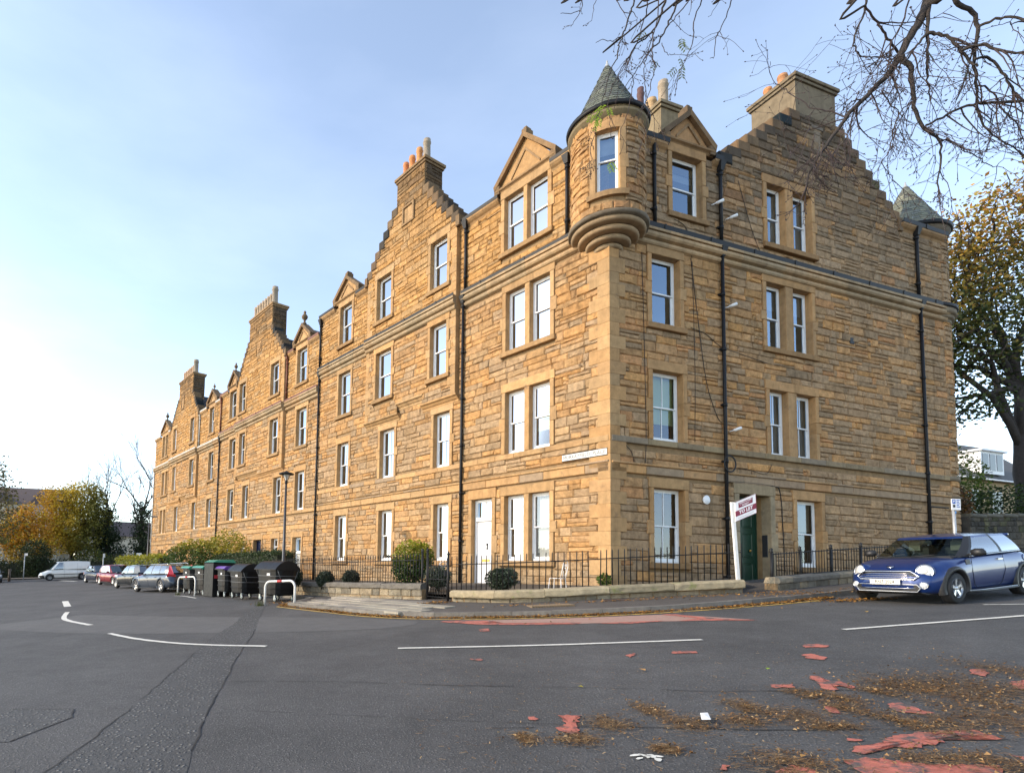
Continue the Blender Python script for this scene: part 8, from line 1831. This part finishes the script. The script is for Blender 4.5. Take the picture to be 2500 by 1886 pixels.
def grow(L, join, start, dens, lo, hi):
    for pts, r0, r1 in L:
        pts = [Vector(p) - o for p in pts]; sm = [Vector(p) for p in smooth_path([tuple(p) for p in pts], 4)]
        sm = [sm[0]] + [p + Vector((ra.gauss(0, .007), ra.gauss(0, .007), ra.gauss(0, .007))) for p in sm[1:-1]] + [sm[-1]]
        n = len(sm); q = MB(); q.tube(sm, [.85 * r0 + (.85 * r1 - .85 * r0) * (i / (n - 1)) ** .8 for i in range(n)], M_BARK if r0 > .015 else M_TWIG, 8 if r0 > .015 else 6)
        ln = sum((b - a).length for a, b in zip(sm, sm[1:]))
        if pts[0].z + o.z > 9.15 and r0 > .006:            # carry the limb on above the view to the trunk
            a = join - o; b = pts[0]; m1 = a.lerp(b, .45) + UP * .9; q.tube([Vector(p) for p in smooth_path([tuple(a), tuple(m1), tuple(b + (b - pts[1]) * .6), tuple(b)], 6)], [max(r0 * 1.6, .02) + (r0 - max(r0 * 1.6, .02)) * i / 18 for i in range(19)], M_BARK, 7)
        part('limb', q, ash); q = MB()
        for k in range(int(ln * dens)):
            i = ra.randint(int(n * .2), n - 1); d = (sm[min(i + 1, n - 1)] - sm[i - 1]).normalized(); u = (d * .7 + Vector((ra.gauss(0, .8), ra.gauss(0, .35), ra.gauss(-.2, .6)))).normalized(); twig(q, sm[i], u, ra.uniform(lo, hi), max(.0038, min(.010, r1 * .8)), 2 if r0 > .015 else 1, 1.0)
        if q.v: part('twigs', q, ash)
grow(LIMBS, top2, 0, 7.5, .25, .85)
grow(LIMBS2, top2, 0, 3.2, .12, .5)
# extra spray in front of the gable
for p_, n_ in (((6.2, 7.5, 7.5), 22), ((6.6, 7.4, 8.1), 14), ((6.9, 7.3, 8.5), 12), ((7.3, 7.2, 8.3), 8)):
    q = MB()
    for k in range(n_):
        b = Vector(p_) - o + Vector((ra.gauss(0, .12), ra.gauss(0, .1), ra.gauss(0, .12))); twig(q, b, Vector((ra.gauss(-.35, .45), ra.gauss(0, .3), ra.gauss(-.6, .4))).normalized(), ra.uniform(.25, .8), .006, 1, .8)
    part('twigs', q, ash)
# last compound leaves
q = MB()
def ash_leaf(c, s, tint):
    d = Vector((ra.gauss(0, .5), ra.gauss(0, .2), -1)).normalized(); sd = Vector((1, ra.gauss(0, .3), ra.gauss(0, .3))).normalized()
    for k in range(4):
        for sg in (-1, 1):
            b = c + d * s * (.2 + k * .22); e = b + (sd * sg + d * .75).normalized() * s * .42; w = (e - b).cross(Vector((0, 1, 0))).normalized() * s * .065; m = (b + e) / 2; q.add([b, m + w, e, m - w], [(0, 1, 2, 3)], M_LEAF, mulc(tint, ra.uniform(.7, 1.3)))
    q.tube([c, c + d * s], .0016, M_TWIG, 3)
for i, c in enumerate([(3.96, 7.8, 9.51), (4.14, 7.8, 9.04), (4.48, 7.8, 9.41), (4.45, 7.8, 9.34), (4.45, 7.8, 9.11), (4.41, 7.8, 8.96), (4.48, 7.8, 8.97)]): ash_leaf(Vector(c) - o + UP * .04, .17, (.16, .19, .06))
for c in [(3.36, 7.8, 8.36), (3.41, 7.8, 8.33), (3.24, 7.8, 8.22), (3.29, 7.8, 8.17), (3.18, 7.8, 8.22), (3.32, 7.8, 8.29), (3.26, 7.8, 8.12), (3.41, 7.8, 7.47), (3.44, 7.8, 7.5)]: ash_leaf(Vector(c) - o + UP * .03, .15, (.30, .42, .03))
for c in [(7.22, 7.0, 8.55), (7.7, 7.0, 8.36), (7.78, 7.0, 8.34), (6.75, 7.3, 7.0)]: ash_leaf(Vector(c) - o, .14, (.10, .12, .05))
part('last_leaves', q, ash)
# ---------------------------------------------------------------- litter on the ground
M_DRY = mat('dry_leaf', tint=True, rough=.8, spec=.2, var=.2, vscale=30); LIT = [(.30, .13, .025), (.36, .17, .03), (.22, .10, .025), (.42, .22, .05), (.16, .085, .03), (.30, .18, .07)]
rl_ = random.Random(9)
def litter(q, x, y, h, s, tint, spread=1.0):
    a = rl_.uniform(0, 6.28); d = Vector((cos(a), sin(a), rl_.uniform(-.3, .3))); b = Vector((-sin(a), cos(a), rl_.uniform(-.35, .35))); c = onG(x, y, h + .012 + abs(rl_.gauss(0, .012)))
    m = c + UP * rl_.uniform(-.006, .012); q.add([c - d * s * .5, c + b * s * .32 + UP * rl_.uniform(0, .015), c + d * s * .5, c - b * s * .32 + UP * rl_.uniform(0, .015)], [(0, 1, 2), (0, 2, 3)], M_DRY, tint)
q = MB()
g_in = [p for p in offset(fr, .12)]
if Vector((g_in[40][0] - CN.x, g_in[40][1] - CN.y)).length < Vector((fr[40][0] - CN.x, fr[40][1] - CN.y)).length: g_in = offset(fr, -.12)
Lg, atg = along(g_in, 0)
tin = [i * .25 for i in range(int(Lg * 4)) if -2.6 < atg(i * .25)[0] < 11.3 and atg(i * .25)[1] < 19.5]
for _ in range(6500):
    t = rl_.uniform(min(tin), max(tin)); x, y = atg(t)
    if not (-2.6 < x < 11.3 and y < 19.5): continue
    sc = abs(rl_.gauss(0, .10)) ; j = rl_.choice((-1, 1)); k = .65 + .35 * sin(t * 1.7) * sin(t * .6)
    if rl_.random() > k: continue
    litter(q, x + rl_.gauss(0, .075), y + rl_.gauss(0, .075), .004, rl_.uniform(.035, .085), mulc(rl_.choice(LIT), rl_.uniform(.6, 1.25)))
setting('gutter_leaves', q, 'stuff')
q = MB()
def heap(n, cx, cy, rx, ry, h=KH + .02):
    for _ in range(n): litter(q, cx + rl_.gauss(0, rx), cy + rl_.gauss(0, ry), h, rl_.uniform(.035, .08), mulc(rl_.choice(LIT), rl_.uniform(.6, 1.25)))
heap(160, 2.15, 15.6, .25, .12); heap(150, 10.2, 13.4, .7, .18); heap(260, 10.9, 12.75, .45, .12, .004); heap(130, 7.9, 13.9, .9, .12); heap(90, 9.9, 13.95, .5, .1); heap(70, 6.3, 13.8, .5, .1); heap(150, -2.5, 19.7, .5, .35, .004); heap(60, 4.0, 13.9, .6, .1); heap(60, 12.2, 13.9, .6, .15); heap(26, 7, 12, 2.2, .5, .012)
setting('fallen_leaves', q, 'stuff')
DEB = [(2.74, 5.43, 0.11, 0.22), (2.21, 5.09, 0.18, 0.2), (1.8, 4.74, 0.16, 0.13), (1.4, 4.82, 0.07, 0.11), (2.34, 4.42, 0.1, 0.1), (2.84, 4.99, 0.17, 0.23), (3.31, 5.0, 0.15, 0.15), (3.6, 5.38, 0.13, 0.25), (3.82, 4.99, 0.23, 0.32), (4.39, 5.71, 0.13, 0.19), (4.59, 5.49, 0.11, 0.22), (4.36, 5.2, 0.13, 0.22), (3.89, 4.73, 0.2, 0.06), (3.01, 4.04, 0.3, 0.23), (5.07, 5.67, 0.12, 0.17), (5.46, 5.84, 0.25, 0.3), (5.65, 5.6, 0.35, 0.51), (6.1, 5.65, 0.35, 0.61), (6.95, 6.18, 0.25, 0.59), (4.47, 4.75, 0.11, 0.27), (4.74, 4.67, 0.29, 0.28), (5.24, 4.75, 0.24, 0.52), (5.61, 4.97, 0.13, 0.38), (3.97, 4.0, 0.26, 0.14), (4.27, 3.87, 0.16, 0.19)]
q = MB(); NT = [(.22, .115, .045), (.30, .175, .075), (.15, .08, .036), (.38, .25, .12), (.11, .062, .03)]
for cx, cy, rx, ry in DEB:
    n = int(240 + 5200 * rx * ry)
    n = min(n, 1500)
    for _ in range(n // 8): litter(q, cx + rl_.gauss(0, rx * .9), cy + rl_.gauss(0, ry * .9), .004, rl_.uniform(.012, .04), mulc(rl_.choice(NT), rl_.uniform(.4, 1.1)))
    for _ in range(n):
        a = rl_.uniform(0, 6.28); k = 1; x, y = cx + rl_.gauss(0, rx * .62), cy + rl_.gauss(0, ry * .62); t = rl_.gauss(.35, .8); ln = rl_.uniform(.03, .11); d = Vector((cos(t), sin(t), rl_.gauss(0, .04))) * ln / 2; w = Vector((-sin(t), cos(t), 0)) * rl_.uniform(.0012, .003); c = onG(x, y, .0125 + abs(rl_.gauss(0, .0035))); q.add([c - d - w, c - d + w, c + d + w, c + d - w], [(0, 1, 2, 3)], M_DRY, mulc(rl_.choice(NT), rl_.uniform(.6, 1.3)))
for _ in range(1500):
    x, y = rl_.uniform(.5, 8), 3.6 + 5 * rl_.random() ** 1.6; t = rl_.uniform(0, 6.28); d = Vector((cos(t), sin(t), 0)) * rl_.uniform(.01, .035); w = Vector((-sin(t), cos(t), 0)) * rl_.uniform(.0015, .004); c = onG(x, y, .014); q.add([c - d - w, c - d + w, c + d + w, c + d - w], [(0, 1, 2, 3)], M_DRY, mulc(rl_.choice(NT), rl_.uniform(.7, 1.6)))
setting('needle_litter', q, 'stuff')
# a pale scrap of paper and single leaves on the road
q = MB(); q.add([onG(3.02, 5.12, .052) - onG(3, 5), onG(2.935, 4.955, .045) - onG(3, 5), onG(3.0, 4.93, .05) - onG(3, 5), onG(3.075, 5.10, .058) - onG(3, 5), onG(3.0, 5.03, .062) - onG(3, 5)], [(0, 1, 4), (1, 2, 4), (2, 3, 4), (3, 0, 4)], M_STICK); solo('paper_scrap', q, 'small white scrap of paper lying among the brown needles', 'litter', onG(3, 5))
for lab, x, y, s, tint in (('pale brown curled leaf on the open asphalt', 3.45, 7.02, .11, (.34, .19, .07)), ('bright green leaf on the open asphalt', 4.78, 6.75, .075, (.28, .42, .03)), ('yellow leaf on the asphalt left of the needles', 2.45, 6.35, .06, (.45, .38, .04)), ('yellow leaf beside the white line near the blue car', 9.6, 10.9, .11, (.42, .27, .06)), ('tan leaf on the needles near the bottom edge', 3.15, 4.12, .06, (.40, .22, .07))):
    q = MB(); a = rl_.uniform(0, 3); d = Vector((cos(a), sin(a), 0)); b = Vector((-sin(a), cos(a), 0)); q.add([-d * s * .5, -d * s * .1 + b * s * .33 + UP * .012, d * s * .5 + UP * .008, -d * s * .1 - b * s * .33 + UP * .014, UP * .004], [(0, 1, 4), (1, 2, 4), (2, 3, 4), (3, 0, 4)], M_DRY, tint); solo('fallen_leaf', q, lab, 'leaf', onG(x, y, .02))
